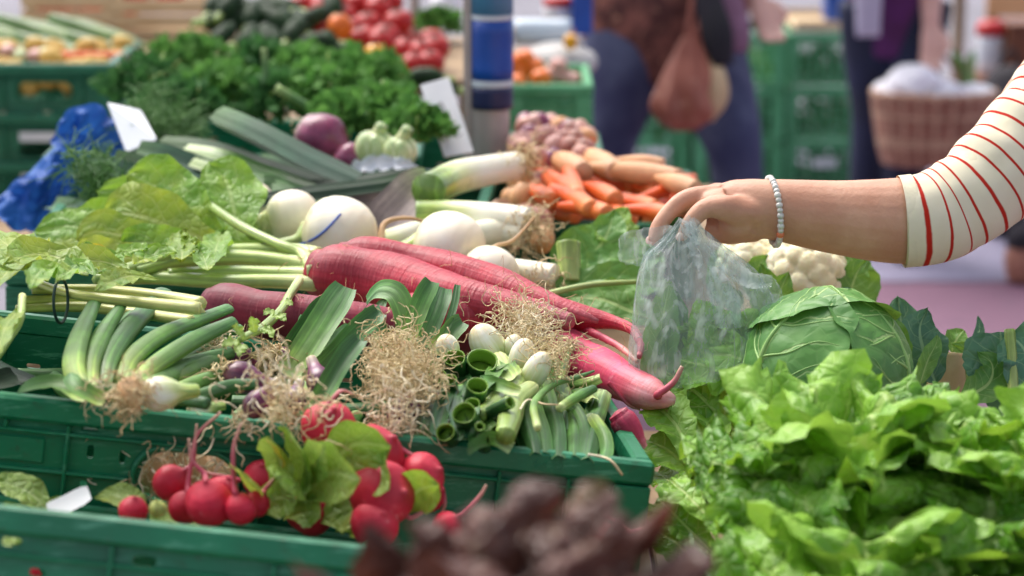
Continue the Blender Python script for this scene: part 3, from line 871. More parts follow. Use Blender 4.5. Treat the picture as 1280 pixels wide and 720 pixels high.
# ------------------------------------------------------------------ path helpers in photo pixels on real depths
def D(pts, d, d2=None):
    d2 = d if d2 is None else d2
    n = len(pts)
    return np.array([P(p[0], p[1], (p[2] if len(p) > 2 else d + (d2 - d) * i / max(n - 1, 1))) for i, p in enumerate(pts)])
def DA(pts, h0=0.0, h1=None):
    h1 = h0 if h1 is None else h1
    n = len(pts)
    return np.array([PA(p[0], p[1], h0 + (h1 - h0) * i / max(n - 1, 1)) for i, p in enumerate(pts)])
def DZ(pts, z0, z1=None):
    z1 = z0 if z1 is None else z1
    n = len(pts)
    return np.array([Z(p[0], p[1], z0 + (z1 - z0) * i / max(n - 1, 1)) for i, p in enumerate(pts)])
def sc(rads, C):
    k = dep(C[0]) / FPX
    return [r * k for r in rads] if not isinstance(rads[0], (tuple, list)) else [(t, r * k) for t, r in rads]

# ------------------------------------------------------------------ long red radishes
def red_radish(label, C, rads, mat='rad', tail=None, seed=0, cut=None, hair=0):
    t = thing('red_radish', label, 'radish', C[len(C) // 2] - np.array([0, 0, rads[0] * dep(C[0]) / FPX]), 'long red radishes')
    r = sc(rads, C)
    # rounded shoulder at the head end
    d = unit(C[0] - C[1])
    Cs = np.vstack([C[0] + d * r[0] * .55, C[0] + d * r[0] * .38, C])
    rr = [r[0] * .25, r[0] * .72] + r
    obj('root', tube(Cs, rr, seg=22, n=70, lump=.07, lf=22, seed=seed), MT[mat], t)
    if tail is not None:
        for tl, tr in tail:
            obj('root_tail', tube(tl, sc(tr, tl), seg=8, n=30, lump=.15, lf=120, seed=seed + 1), MT['rad_tail'], t)
    if cut is not None:
        p, nrm, rad = cut
        obj('nick', ball(p, rad, nrm, 14, 8, lump=.12, sq=.35, seed=seed), MT['rad_cut'], t)
    if hair:
        hs_ = []
        rs = np.random.RandomState(seed + 50)
        Cd = cat_rom(C, 40)
        for i in range(hair):
            k = rs.randint(3, 38)
            rad = np.interp(k / 39, np.linspace(0, 1, len(r)), r)
            n = unit(rs.randn(3) + np.array([0, -.9, .7]))
            p = Cd[k] + n * rad * .98
            dd = unit(rs.randn(3) + np.array([.3, -.2, -.3]))
            L = .012 + .03 * rs.rand()
            hs_.append(tube([p, p + n * .003 + dd * L * .4, p + n * .002 + dd * L * .75 + rs.randn(3) * .004, p + dd * L + rs.randn(3) * .006], [.00035, .0003, .0002], seg=3, n=9, caps=False))
        obj('fine_roots', merge(hs_), MT['root_tan'], t, kind='stuff')
    return t

C1 = DZ([(402, 340), (470, 350), (540, 366), (600, 380), (660, 391), (715, 402)], .930, .915)
r1 = red_radish('thick red radish with long pale green stalks, nearest of the pile', C1, [31, 37, 32, 26, 19, 9], seed=1, hair=24)
C2 = DZ([(432, 318), (520, 332), (600, 352), (670, 374), (720, 392), (748, 402)], .945, .908)
red_radish('slimmer red radish lying behind the one with stalks', C2, [16, 25, 26, 17, 8, 2.5], seed=2, hair=16)
C3 = DZ([(500, 396), (560, 398), (620, 396), (680, 393), (725, 397), (765, 402), (790, 412), (801, 430), (799, 446)], .905, .905)
red_radish('red radish with a white nick and a hooked tail above the crate corner', C3, [24, 31, 31, 25, 17, 9, 6.5, 5, 3], seed=3, hair=20,
           cut=(C3[1] + np.array([.004, -.0195, .0085]), (-.2, -1, .4), .0085), tail=[(DZ([(715, 404), (745, 418), (775, 434), (797, 452)], .895, .89), [5.5, 5, 4, 2.5])])
C4 = DZ([(262, 378), (330, 392), (410, 402), (480, 408), (530, 412)], .925, .905)
red_radish('dull dark red radish lying lowest behind the spring onions', C4, [17, 29, 30, 24, 12], mat='rad_dark', seed=4, hair=14)
C5 = DA([(690, 432), (735, 455), (785, 480), (822, 496), (842, 500)], .018, .012)
red_radish('bright pink radish poking over the right crate corner', C5, [19, 26, 22, 15, 6], mat='rad_pink', seed=5, hair=12,
           tail=[(np.array([C5[3] + np.array([0, -.012, .004]), *D([(822, 493), (842, 478), (853, 458)], dep(C5[3]) - .02)]), [5, 4.5, 4, 2.5]),
                 (D([(760, 478), (785, 505), (800, 512)], dep(C5[2]) - .022), [3, 2.5, 1.5])])
C6 = DZ([(500, 404), (590, 420), (680, 432)], .885, .885)
red_radish('dark red radish half hidden under the white bulbs', C6, [20, 26, 18], mat='rad_dark', seed=6)
C7 = DZ([(740, 545), (800, 556), (812, 562)], .84, .84)
red_radish('small pink radish tip beside the outer crate wall', D([(775, 520), (798, 552), (806, 560)], 2.24), [14, 10, 5], mat='rad_pink', seed=7)

def stems(parent, lists, mat, name='stalk', seg=10):
    for C, rads in lists:
        obj(name, tube(C, sc(rads, C), seg=seg, n=36, up=(0, 0, 1), lump=.06, lf=30, ridge=5, ramp=.07, seed=int(C[0][0] * 997) % 91), MT[mat], parent)
zs = .93
stems(r1, [
    (DZ([(398, 322), (365, 314), (310, 312), (240, 318), (175, 332), (120, 350)], .938, .945), [13, 10, 8, 8, 7, 6]),
    (DZ([(398, 334), (360, 327), (300, 322), (225, 326), (170, 340)], .932, .94), [14, 10, 10, 9, 7]),
    (DZ([(398, 346), (350, 342), (280, 340), (210, 343)], .926, .932), [13, 9, 8, 7]),
    (DZ([(398, 355), (340, 352), (270, 352), (190, 348), (140, 352)], .922, .93), [11, 9, 9, 8, 6]),
    (DZ([(394, 340), (378, 318), (350, 306), (305, 285), (264, 258)], .935, .965), [11, 8, 6.5, 6.5, 6]),
    (DA([(374, 350), (362, 368), (352, 386), (330, 408), (300, 425)], .055, .04), [6, 5, 5, 5, 4])], 'stem')
obj('crown_fibres', hairs(C1[0] + np.array([-.006, 0, 0]), (-.6, -.5, .2), 60, .018, .8, .0005, 3, src=.013), MT['root_tan'], r1, kind='stuff')
# little curled leaf on the drooping stalk
for i, (x, y, dx, dy, wd) in enumerate([(300, 428, -22, 6, 8), (306, 424, -16, -16, 7), (318, 416, -4, -20, 7), (326, 410, 16, 12, 7), (340, 395, 18, 6, 6), (345, 390, -16, 4, 6), (350, 378, 16, 4, 5), (304, 430, -6, 16, 8)]):
    d = dep(PA(x, y, .05))
    C = D([(x, y), (x + dx * .6, y + dy * .6 - 3), (x + dx, y + dy)], d, d - .012)
    obj('leaflet', leaf(C, px(wd, C[0]), (0, -.6, 1), 'oval', 9, 14, cup=.3, ruf=.35, rf=3, lobe=.5, lf=7, seed=70 + i), MT['smallrad'], r1)

# the second, lower bundle of stalks held by a dark tie
rb = thing('stalk_bundle', 'bundle of pale stalks with a dark tie at the left crate edge', 'greens', Z(150, 385, .9))
for i, (C, rads) in enumerate([
        (DA([(252, 380), (200, 371), (120, 363), (40, 362)], .058, .045), [9, 8, 7, 6]), (DA([(250, 392), (190, 382), (110, 374), (30, 376)], .05, .035), [9, 8, 7, 6]),
        (DA([(240, 402), (170, 392), (100, 384), (20, 386)], .045, .03), [8, 7, 7, 5]), (DA([(250, 386), (170, 378), (90, 368), (36, 350)], .062, .05), [8, 7, 6, 5])]):
    obj('stalk', tube(C, sc(rads, C), seg=10, n=34, lump=.06, lf=30, ridge=5, ramp=.07, seed=i), MT['stem_y'], rb)
tc = PA(76, 376, .05)
obj('tie', tube([tc + np.array([0, .016 * math.cos(a) * .9, .021 * math.sin(a)]) + np.array([.004 * math.cos(a), 0, 0]) for a in np.linspace(0, 2 * math.pi, 17)], .0016, seg=6, n=40, caps=False), MT['tie'], rb)
ytop = [([(60, 350), (30, 325), (2, 300), (-20, 285)], 30, 'radleaf_y', .07), ([(110, 345), (80, 325), (40, 318), (5, 330)], 24, 'radleaf_y', .075), ([(30, 385), (12, 400), (0, 425), (-10, 450)], 13, 'radleaf_y', .05),
        ([(80, 352), (60, 335), (45, 345), (38, 362)], 16, 'radleaf', .085), ([(60, 300), (30, 315), (0, 350), (-25, 370)], 24, 'radleaf_y', .06), ([(120, 345), (100, 330), (88, 338), (70, 352)], 15, 'radleaf', .08),
        ([(200, 350), (165, 345), (140, 352), (120, 362)], 14, 'radleaf_y', .075), ([(160, 340), (140, 330), (110, 326), (85, 332)], 18, 'radleaf_y', .07)]
for i, (pts, wd, m, h) in enumerate(ytop):
    C = DA(pts, h, h + .01)
    obj('leaf', leaf(C, px(wd, C[0]), (0, -.55, 1), 'oval', 15, 26, cup=.3, ruf=.2, rf=1.8, lobe=.18, lf=6, bl=.003, seed=30 + i), MT[m], rb)

rs = np.random.RandomState(77)
for i in range(12):
    x, y = 30 + rs.rand() * 250, 318 + rs.rand() * 30
    a_ = rs.rand() * 2.2 + .3
    L = 34 + 22 * rs.rand()
    C = DA([(x, y), (x + L * .4 * math.cos(a_), y - L * .45 * math.sin(a_)), (x + L * .8 * math.cos(a_), y - L * .75 * math.sin(a_)), (x + L * 1.1 * math.cos(a_), y - L * .85 * math.sin(a_))], .055, .07)
    obj('leaf', leaf(C, px(13 + 8 * rs.rand(), C[0]), (0, -.6, 1), 'oval', 13, 22, cup=.3, ruf=.22, rf=2, lobe=.22, lf=7, bl=.003, seed=1300 + i), MT[('radleaf', 'radleaf_y', 'radleaf', 'smallrad2')[i % 4]], rb)

# ------------------------------------------------------------------ white turnips with their leaves
def turnip(label, x, y, z, rp, axis, seed, tail=None, stem=None, leaves=()):
    c = Z(x, y, z)
    r = px(rp, c)
    t = thing('white_turnip', label, 'turnip', c - np.array([0, 0, r]), 'white turnips')
    ax = unit(axis)
    ks = [-.96, -.93, -.85, -.7, -.45, -.15, .15, .45, .7, .86, .97, 1.06, 1.18]
    C = [c + ax * r * k for k in ks]
    rr = [r * k for k in (.1, .34, .56, .76, .93, 1.0, 1.0, .91, .74, .54, .3, .14, .06)]
    obj('root', tube(C, rr, seg=28, n=70, lump=.05, lf=14, seed=seed), MT['turnip'], t)
    if tail:
        tl = np.array([c + ax * r * 1.15] + [P(q[0], q[1], dep(c) + (q[2] if len(q) > 2 else 0)) for q in tail])
        obj('root_tail', tube(tl, sc([6, 3.5, 2.4, 1.5], tl), seg=8, n=30, lump=.12, lf=80, seed=seed), MT['root_tan'], t)
    for q, rad in (stem or []):
        C = np.array([c - ax * r * .9] + [P(a[0], a[1], dep(c) + (a[2] if len(a) > 2 else 0)) for a in q])
        obj('stalk', tube(C, sc(rad, C), seg=10, n=24, ridge=5, ramp=.08, lump=.05, seed=seed), MT['stem'], t)
    for i, (q, wd, m, up) in enumerate(leaves):
        C = np.array([P(a[0], a[1], a[2]) for a in q])
        obj('leaf', leaf(C, px(wd, C[0]), up, 'spoon', 17, 34, cup=.15, ruf=.13, rf=2.0, lobe=.16, lf=7, bl=.003, blf=40, seed=seed * 10 + i), MT[m], t)
    return t
F = (0, -1, .35)
dT = dep(Z(425, 292, .93))
turnip('white turnip with a blue rubber band, widest of the row', 425, 292, .93, 47, (.9, -.25, -.12), 11, tail=[(482, 278), (515, 273, .01), (545, 285, .02)], stem=[([(372, 300), (350, 306)], [11, 8, 7]), ([(374, 310), (355, 314)], [9, 7, 6])])
turnip('white turnip between two others in the row behind the red radishes', 366, 272, .935, 34, (.85, .3, .05), 12, stem=[([(328, 285), (300, 290)], [15, 11, 8]), ([(330, 278), (305, 276)], [12, 9, 7]), ([(330, 292), (300, 300)], [11, 9, 7])],
       leaves=[([(330, 305, dT + .02), (300, 300, dT), (292, 262, dT + .02), (282, 225, dT + .05), (262, 203, dT + .06)], 44, 'radleaf', F),
               ([(320, 310, dT - .02), (280, 300, dT - .03), (240, 272, dT - .02), (195, 235, dT + .02), (160, 218, dT + .03)], 46, 'radleaf', F),
               ([(310, 312, dT - .05), (270, 302, dT - .06), (225, 288, dT - .05), (170, 268, dT - .03), (128, 268, dT)], 44, 'radleaf_y', F),
               ([(300, 318, dT - .08), (260, 318, dT - .09), (225, 312, dT - .09), (180, 302, dT - .08), (150, 306, dT - .08)], 26, 'radleaf', F)])
turnip('small white turnip at the left end of the row, mostly hidden', 318, 252, .935, 24, (.6, .6, .3), 13, stem=[([(296, 262), (280, 270)], [9, 7, 6])],
       leaves=[([(300, 275, dT + .06), (260, 270, dT + .06), (210, 258, dT + .07), (160, 242, dT + .08), (122, 238, dT + .08)], 26, 'radleaf', F),
               ([(280, 300, dT - .02), (220, 290, dT), (160, 280, dT + .02), (100, 290, dT + .02), (55, 308, dT + .02)], 34, 'radleaf', F),
               ([(260, 305, dT - .03), (200, 300, dT - .03), (130, 292, dT - .02), (85, 282, dT), (45, 290, dT + .02)], 30, 'radleaf', (0, -.8, .6)),
               ([(250, 310, dT - .06), (200, 308, dT - .07), (160, 296, dT - .07), (120, 290, dT - .06), (96, 300, dT - .06)], 28, 'radleaf_y', F),
               ([(230, 320, dT - .12), (190, 322, dT - .13), (150, 322, dT - .13), (120, 318, dT - .13), (95, 312, dT - .12)], 24, 'radleaf_y', F),
               ([(310, 330, dT - .12), (270, 322, dT - .13), (240, 318, dT - .13), (200, 322, dT - .13), (170, 330, dT - .12)], 22, 'radleaf', F),
               ([(150, 335, dT - .2), (130, 322, dT - .2), (118, 316, dT - .2), (105, 318, dT - .2)], 12, 'yellow_leaf', F)])
turnip('clean round white turnip right of the blue banded one', 562, 308, .93, 45, (.85, -.3, -.12), 14, tail=[(620, 308), (642, 300, .01), (668, 272, .03)], stem=[([(500, 312), (462, 308)], [10, 9, 8])])
turnip('white turnip tucked under the round one beside the leek roots', 612, 345, .905, 38, (.8, -.3, -.2), 15)
# blue rubber band on the turnip
cB = Z(425, 292, .93)
rB = px(47, cB)
pts = []
for q in np.linspace(0, 1, 9):
    x, y = 370 + 56 * q, 307 - 40 * q - 8 * math.sin(q * 3.1) * -1
    dx_, dy_ = (x - 425) / 47, (y - 292) / 47
    k = math.sqrt(max(0.02, 1 - dx_ ** 2 - dy_ ** 2))
    pts.append(P(x, y, dep(cB) - rB * k - .004))
o = obj('rubber_band', tube(pts, .0016, seg=6, n=30), MT['blue_rubber'])
tag(o, 'thin blue rubber strip lying across a white turnip', 'rubber band')

# ------------------------------------------------------------------ bunches in the middle crate
GB = 'bunches of spring onions'
def bunch(label, p):
    return thing('onion_bunch', label, 'spring onions', p, GB)
def straw(parent, pts, rads, mat='onion_leaf', h=None, d=None, flat=.7, hollow=0, name='leaf', seed=0, seg=12, up=(0, -1, .6)):
    C = DA(pts, *h) if h is not None else D(pts, *d)
    return obj(name, tube(C, sc(rads, C), seg=seg, n=34, up=up, flat=flat, lump=.05, lf=30, seed=seed, ridge=3, ramp=.035, hollow=hollow), MT[mat], parent)
def bulb(parent, x, y, rp, axis, mat, h=0.0, d=None, ln=1.25, name='bulb', seed=0):
    c = PA(x, y, h) if d is None else P(x, y, d)
    r = px(rp, c); ax = unit(axis)
    C = [c + ax * r * ln * q for q in (-1.9, -1.1, -.55, -.1, .3, .58, .78, .9, .98)]
    obj(name, tube(C, [r * q for q in (.42, .55, .86, 1, .96, .82, .62, .4, .12)], seg=18, n=50, lump=.03, lf=40, seed=seed), MT[mat], parent)
    return c + ax * r * ln
def hair_tuft(parent, p, d, n, L, spread, seed, r=.0007, mat='roots', curl=.9, droop=.3, src=.006):
    obj('roots', hairs(p, d, n, L, spread, r, seed, curl, droop, 8, src), MT[mat], parent, kind='stuff')

# (a) left bunch
a = bunch('bunch of thick green spring onions fanned out at the left of the crate', PA(160, 480, -.05))
for i, (pts, rads) in enumerate([
        ([(105, 492), (92, 462), (98, 425), (118, 378)], [11, 15, 15, 11]), ([(112, 488), (112, 455), (128, 418), (150, 385)], [10, 14, 14, 9]),
        ([(128, 482), (135, 450), (160, 412), (203, 368)], [11, 15, 17, 15]), ([(150, 478), (165, 448), (205, 418), (285, 386)], [11, 14, 14, 10]),
        ([(170, 478), (200, 452), (245, 424), (292, 402)], [11, 13, 13, 9]), ([(165, 470), (150, 430), (165, 395), (178, 375)], [9, 12, 12, 9]),
        ([(190, 482), (222, 470), (262, 452), (300, 432)], [9, 11, 11, 8]), ([(210, 492), (240, 480), (275, 470), (315, 462)], [8, 10, 10, 8]),
        ([(225, 500), (258, 492), (290, 482), (322, 480)], [8, 9, 9, 7]), ([(200, 470), (230, 445), (270, 420), (300, 410)], [8, 11, 11, 8]), ([(140, 495), (190, 480), (240, 455), (290, 440)], [9, 12, 12, 9]),
        ([(95, 495), (130, 488), (200, 495), (260, 505)], [9, 10, 10, 8])]):
    straw(a, pts, rads, 'onion_leaf' if i % 3 != 2 else 'onion_leaf_dark', h=(.012 - .006 * (i > 5), .05 - .03 * (i > 5)), seed=i)
C = DA([(112, 500), (80, 483), (50, 482), (22, 492)], .012, .008)
obj('leaf', leaf(C, px(16, C[0]), (0, -.7, 1), 'blade', 9, 20, cup=.4, ruf=.08, rf=1.5, seed=3), MT['onion_leaf'], a)
C = DA([(130, 503), (108, 492), (92, 480), (88, 466)], .014, .03)
obj('leaf', leaf(C, px(13, C[0]), (0, -.7, 1), 'blade', 9, 20, cup=.4, seed=4), MT['onion_leaf'], a)
e = bulb(a, 200, 492, 22, (-.8, -.6, .1), 'bulb_white', .028)
hair_tuft(a, e + np.array([-.006, -.004, 0]), (-.9, -.5, .2), 150, .030, .9, 21, .0007, 'roots', droop=.25, src=.009)
obj('root_plate', ball(e + np.array([-.008, -.002, 0]), px(23, e), (-.9, -.4, 0), 18, 12, lump=.16, lf=3, sq=.75), MT['root_tan'], a)
hair_tuft(a, PA(120, 494, .016), (-.4, -.6, .3), 40, .03, .8, 22, .0005, 'roots_pale')
bulb(a, 250, 512, 14, (-.8, -.5, 0), 'bulb_white', -.002)

# (b) purple onion bunch
b_ = bunch('bunch with purple onion bulbs and tangled pale roots', PA(340, 480, -.05))
for i, (pts, wd, m) in enumerate([([(360, 470), (388, 428), (412, 390), (432, 358)], 20, 'onion_leaf'), ([(350, 460), (372, 425), (392, 398), (408, 378)], 13, 'onion_leaf_dark'),
                                  ([(350, 465), (368, 440), (380, 415), (384, 396)], 12, 'onion_leaf'), ([(385, 480), (415, 450), (445, 418), (474, 390)], 15, 'onion_leaf_dark'),
                                  ([(380, 470), (402, 440), (425, 424), (440, 410)], 13, 'onion_leaf'), ([(395, 510), (412, 480), (430, 450), (450, 425)], 14, 'onion_leaf_dark'), ([(370, 455), (392, 446), (412, 440), (428, 432)], 10, 'onion_leaf')]):
    d0 = dep(PA(pts[0][0], pts[0][1], .01))
    C = D(pts, d0 + .01, d0 + .09 - .03 * (i % 2))
    g = leaf(C, px(wd, C[0]), (0, -1, .5), 'strap', 11, 26, cup=.45, ruf=.05, rf=1.5, seed=40 + i, fold=.25 if i % 2 else -.25)
    obj('leaf', g, MT[m], b_)
    straw(b_, [(pts[0][0] - 4, pts[0][1] + 12), pts[0], pts[1]], [9, 10, 6], 'onion_leaf', d=(d0 + .012, d0 + .045), seed=i)
for i, (x, y, rp, ax, L, n) in enumerate([(296, 444, 17, (-.8, -.1, .6), .03, 46), (302, 472, 20, (-.8, -.1, .25), .034, 40), (322, 505, 17, (-.6, -.3, -.6), .026, 36), (352, 450, 17, (-.3, -.8, .3), .042, 100), (400, 478, 17, (.3, -.7, -.5), .038, 60), (368, 500, 15, (-.1, -.9, -.4), .036, 70)]):
    e = bulb(b_, x, y, rp, ax, 'bulb_purple', .016, seed=i)
    hair_tuft(b_, e, ax, n, L, .75, 50 + i, .0008, 'roots_pale' if i % 2 == 0 else 'roots', curl=1.0, droop=.5)
hair_tuft(b_, PA(352, 478, .045), (.2, -.9, -.1), 45, .045, 1.1, 61, .0008, 'roots_pale', curl=1.1, droop=.5, src=.016)
hair_tuft(b_, PA(365, 508, .03), (0, -.9, -.3), 45, .04, 1.1, 62, .0008, 'roots', curl=1.1, droop=.5, src=.018)

# (c) big root ball
c_ = bunch('bunch ending in a large shaggy ball of straw coloured roots', PA(500, 470, -.05))
d0 = dep(PA(500, 440, .03))
for i, (pts, wd, m) in enumerate([([(510, 440), (508, 400), (495, 368), (474, 362), (458, 378)], 15, 'onion_leaf'), ([(505, 430), (518, 400), (528, 375), (540, 352)], 13, 'onion_leaf'), ([(528, 432), (540, 405), (550, 380), (556, 360)], 12, 'onion_leaf_dark'),
                                  ([(540, 440), (556, 425), (566, 412), (578, 402)], 13, 'onion_leaf'), ([(548, 430), (560, 405), (568, 380), (572, 356)], 5, 'onion_leaf_dark'), ([(490, 440), (478, 420), (468, 400), (466, 385)], 12, 'onion_leaf_dark'), ([(540, 445), (530, 420), (524, 400), (526, 385)], 10, 'onion_leaf_dark')]):
    C = D(pts, d0 + .015, d0 + .06 - .02 * (i % 2))
    obj('leaf', leaf(C, px(wd, C[0]), (0, -1, .4), 'strap', 11, 26, cup=.4, ruf=.06, rf=1.5, seed=80 + i, fold=.2 if i % 2 else -.25), MT[m], c_)
cc = PA(500, 462, .022)
obj('root_core', ball(cc, px(40, cc), (0, -.5, 1), 22, 14, lump=.22, lf=3, sq=.75, seed=5), MT['root_tan'], c_)
for i, (x, y) in enumerate([(478, 448), (500, 440), (522, 448), (510, 470), (484, 472), (530, 470), (500, 455)]):
    hair_tuft(c_, PA(x, y, .04), (0.1 * (x - 500) / 20, -.75, .25), 110, .036, 1.1, 90 + i, .0006, 'roots', curl=1.3, droop=.35, src=.013)
hair_tuft(c_, PA(495, 500, .03), (0, -.7, -.5), 70, .045, .9, 99, .0007, 'roots_pale', curl=1.1, droop=.6, src=.014)
for i, (x, y, ax) in enumerate([(515, 512, (.3, -.8, -.4)), (495, 520, (-.2, -.8, -.5)), (545, 500, (.4, -.8, -.2))]):
    e = bulb(c_, x, y, 12, ax, 'bulb_purple', .012, seed=7 + i)
    hair_tuft(c_, e, ax, 45, .03, .8, 105 + i, .0007, 'roots_pale', curl=1.1, droop=.5)

rs = np.random.RandomState(31)
for i in range(16):
    x = 385 + i * 12 + rs.randn() * 5; y = 452 - rs.rand() * 14
    dx_, dy_ = 24 + rs.randn() * 16, -52 - rs.rand() * 22
    dd = dep(PA(x, y, 0)) + .03 + .03 * rs.rand()
    C = D([(x, y), (x + dx_ * .4, y + dy_ * .5), (x + dx_ * .8, y + dy_ * .85), (x + dx_ * 1.25, y + dy_)], dd, dd + .05)
    obj('leaf', leaf(C, px(5 + 4 * rs.rand(), C[0]), (0, -1, .4), 'strap' if i % 3 else 'blade', 9, 22, cup=.5, fold=.3 if i % 2 else -.3, ruf=.05, rf=1.5, seed=1200 + i), MT[('onion_leaf_dark', 'onion_leaf', 'onion_leaf_dark')[i % 3]], c_ if x > 455 else b_)

# (d) cut hollow tubes facing the camera
d_ = bunch('bunch of dark green onion tops with cut hollow ends towards the viewer', PA(585, 500, -.05))
for i, (x, y, rp, dx, dy, ln, up_) in enumerate([(603, 450, 20, -8, 46, .05, .035), (568, 447, 14, 6, 40, .05, .035), (547, 470, 12, 8, 42, .05, .02), (562, 474, 9, 4, 40, .04, .026), (597, 482, 14, -10, 46, .05, .03), (580, 516, 15, 8, 20, .05, .02), (600, 533, 7, -2, 18, .03, .016),
                                                 (545, 482, 10, 10, 30, .05, .012), (638, 503, 8, -40, 20, .05, .028), (604, 550, 9, 2, 10, .04, .006), (556, 540, 12, 10, 14, .04, .004), (622, 540, 10, -4, 16, .04, .008), (548, 455, 11, 12, 40, .05, .024), (590, 505, 10, 4, 30, .05, .02), (618, 480, 9, -6, 40, .05, .022)]):
    tip = PA(x, y, up_ + .01)
    dd = dep(tip)
    C = np.array([P(x + dx, y + dy, dd + .05), P(x + dx * .5, y + dy * .5, dd + .02), tip])
    obj('hollow_leaf', tube(C, [px(rp * .9, tip), px(rp, tip), px(rp, tip)], seg=18, n=22, up=(0, -1, .3), lump=.06, lf=30, seed=i, hollow=.09 if rp > 8 else .3, flat=.92), MT['onion_tube'], d_)
for i, (pts, rads) in enumerate([([(530, 545), (555, 530), (590, 552), (640, 560)], [12, 16, 16, 12]), ([(600, 470), (625, 500), (632, 530), (640, 558)], [10, 15, 17, 14]), ([(540, 500), (570, 510), (600, 520), (640, 520)], [12, 16, 16, 12]), ([(610, 545), (630, 540), (645, 520), (650, 500)], [12, 16, 16, 12])]):
    straw(d_, pts, rads, 'onion_leaf_dark', h=(-.03, -.02), seed=i + 20)

for i, (pts, wd) in enumerate([([(620, 545), (600, 520), (588, 495), (580, 470)], 11), ([(545, 545), (552, 515), (560, 490), (556, 462)], 11), ([(570, 550), (572, 530), (566, 505), (572, 480)], 10), ([(630, 530), (612, 505), (606, 480), (612, 462)], 11), ([(535, 530), (538, 505), (530, 480), (536, 462)], 10), ([(590, 556), (596, 540), (588, 525), (592, 510)], 9), ([(640, 560), (618, 548), (600, 550), (585, 560)], 10)]):
    C = DA(pts, .008, .028)
    obj('leaf', leaf(C, px(wd, C[0]), (0, -1, .5), 'strap', 11, 24, cup=.5, fold=.3 if i % 2 else -.3, ruf=.08, rf=1.5, lobe=.1, seed=970 + i), MT['onion_tube' if i % 3 else 'onion_leaf_dark'], d_)
# (e) white bulbs
e_ = bunch('bunch of clean white onion bulbs with pale frizzy roots', PA(640, 450, -.05))
for i, (x, y, rp, ax, ln) in enumerate([(610, 432, 21, (-.45, -.15, .8), 1.5), (652, 452, 17, (.18, -.15, .95), 1.9), (669, 466, 16, (.4, -.2, .8), 2.0), (642, 436, 13, (.1, 0, .9), 1.5), (560, 434, 14, (-.3, -.2, .8), 1.3)]):
    e = bulb(e_, x, y, rp, ax, 'bulb_white', .04, ln=ln, seed=i)
for i, (x, y) in enumerate([(640, 404), (665, 408), (692, 428), (660, 402), (690, 445), (655, 415)]):
    hair_tuft(e_, PA(x, y, .055), (.1, -.6, .4), 80, .04, 1.1, 120 + i, .00055, 'roots_pale' if i % 2 else 'roots', curl=1.3, droop=.25, src=.012)
for i, (pts, rads) in enumerate([([(652, 470), (640, 490), (622, 505), (598, 520)], [12, 13, 12, 9]), ([(664, 485), (645, 500), (640, 515), (632, 545)], [11, 14, 15, 12]), ([(622, 452), (632, 470), (628, 490), (612, 505)], [15, 15, 13, 9])]):
    straw(e_, pts, rads, 'stem', h=(.03, .018), seed=i + 30, flat=.85)
for i, (pts, wd) in enumerate([([(640, 475), (628, 462), (618, 470), (606, 490)], 12), ([(645, 470), (635, 455), (636, 445), (640, 440)], 10), ([(650, 490), (632, 485), (615, 478), (600, 470)], 9)]):
    C = DA(pts, .038, .035)
    obj('leaf', leaf(C, px(wd, C[0]), (0, -1, .5), 'blade', 9, 18, cup=.4, ruf=.15, rf=2, seed=i + 6), MT['onion_leaf'], e_)

# (f) folded bundle at the right end
f_ = bunch('folded bundle of green onion tops at the right end of the crate', PA(700, 520, -.05))
for i, (pts, rads, m) in enumerate([([(655, 470), (662, 505), (672, 535), (676, 568)], [8, 13, 14, 12], 'onion_leaf'), ([(672, 470), (682, 500), (690, 532), (692, 572)], [9, 13, 15, 13], 'onion_leaf_dark'), ([(690, 465), (702, 495), (712, 530), (712, 572)], [9, 12, 14, 12], 'onion_leaf'),
                                    ([(700, 500), (718, 510), (730, 535), (728, 572)], [9, 13, 15, 13], 'onion_leaf'), ([(735, 500), (722, 490), (705, 500), (692, 520)], [7, 12, 13, 10], 'onion_leaf'), ([(752, 490), (742, 520), (735, 550), (730, 575)], [10, 13, 14, 12], 'onion_leaf_dark'),
                                    ([(745, 475), (728, 482), (712, 486), (698, 480)], [6, 9, 10, 9], 'onion_leaf'), ([(648, 500), (652, 525), (660, 550), (664, 568)], [9, 12, 13, 12], 'onion_leaf_dark'), ([(735, 520), (748, 540), (752, 555), (750, 575)], [8, 11, 12, 10], 'onion_leaf_dark'),
                                    ([(690, 450), (694, 475), (700, 505), (704, 540)], [9, 12, 12, 10], 'onion_leaf')]):
    straw(f_, pts, rads, m, h=(.018 - .004 * (i % 3), -.01 - .004 * (i % 2)), seed=50 + i, flat=.42)
    C = DA([(p[0] + 5, p[1] - 3) for p in pts], .024 - .004 * (i % 3), .0)
    obj('leaf', leaf(C, px(rads[1] * .8, C[0]), (0, -1, .6), 'strap', 11, 26, cup=-.35, fold=-.3, ruf=.05, rf=1.5, seed=950 + i), MT[['onion_leaf', 'onion_leaf_dark'][i % 2]], f_)
for i, (pts, rads) in enumerate([([(672, 535), (668, 505), (690, 482), (720, 472), (742, 464)], [5, 5.5, 5, 4, 2]), ([(700, 510), (715, 500), (730, 492), (742, 486)], [6, 7, 7, 6]), ([(700, 478), (708, 450), (716, 432), (728, 428)], [4, 4, 3, 2]), ([(650, 512), (660, 500), (680, 505), (698, 506)], [1.2, 1.4, 1.3, 1])]):
    straw(f_, pts, rads, 'onion_leaf' if i != 3 else 'roots_pale', h=(.03, .034), seed=70 + i, name='thin_leaf', seg=8, flat=.9)
# long bent straw hanging over the rim
o = obj('straw', tube(np.vstack([DA([(735, 568), (752, 571)], .004), D([(765, 577), (778, 594)], dep(A_O) - .03)]), .0011, seg=6, n=24), MT['roots_pale'])
tag(o, 'single pale straw hanging over the crate rim near its right corner', 'straw')
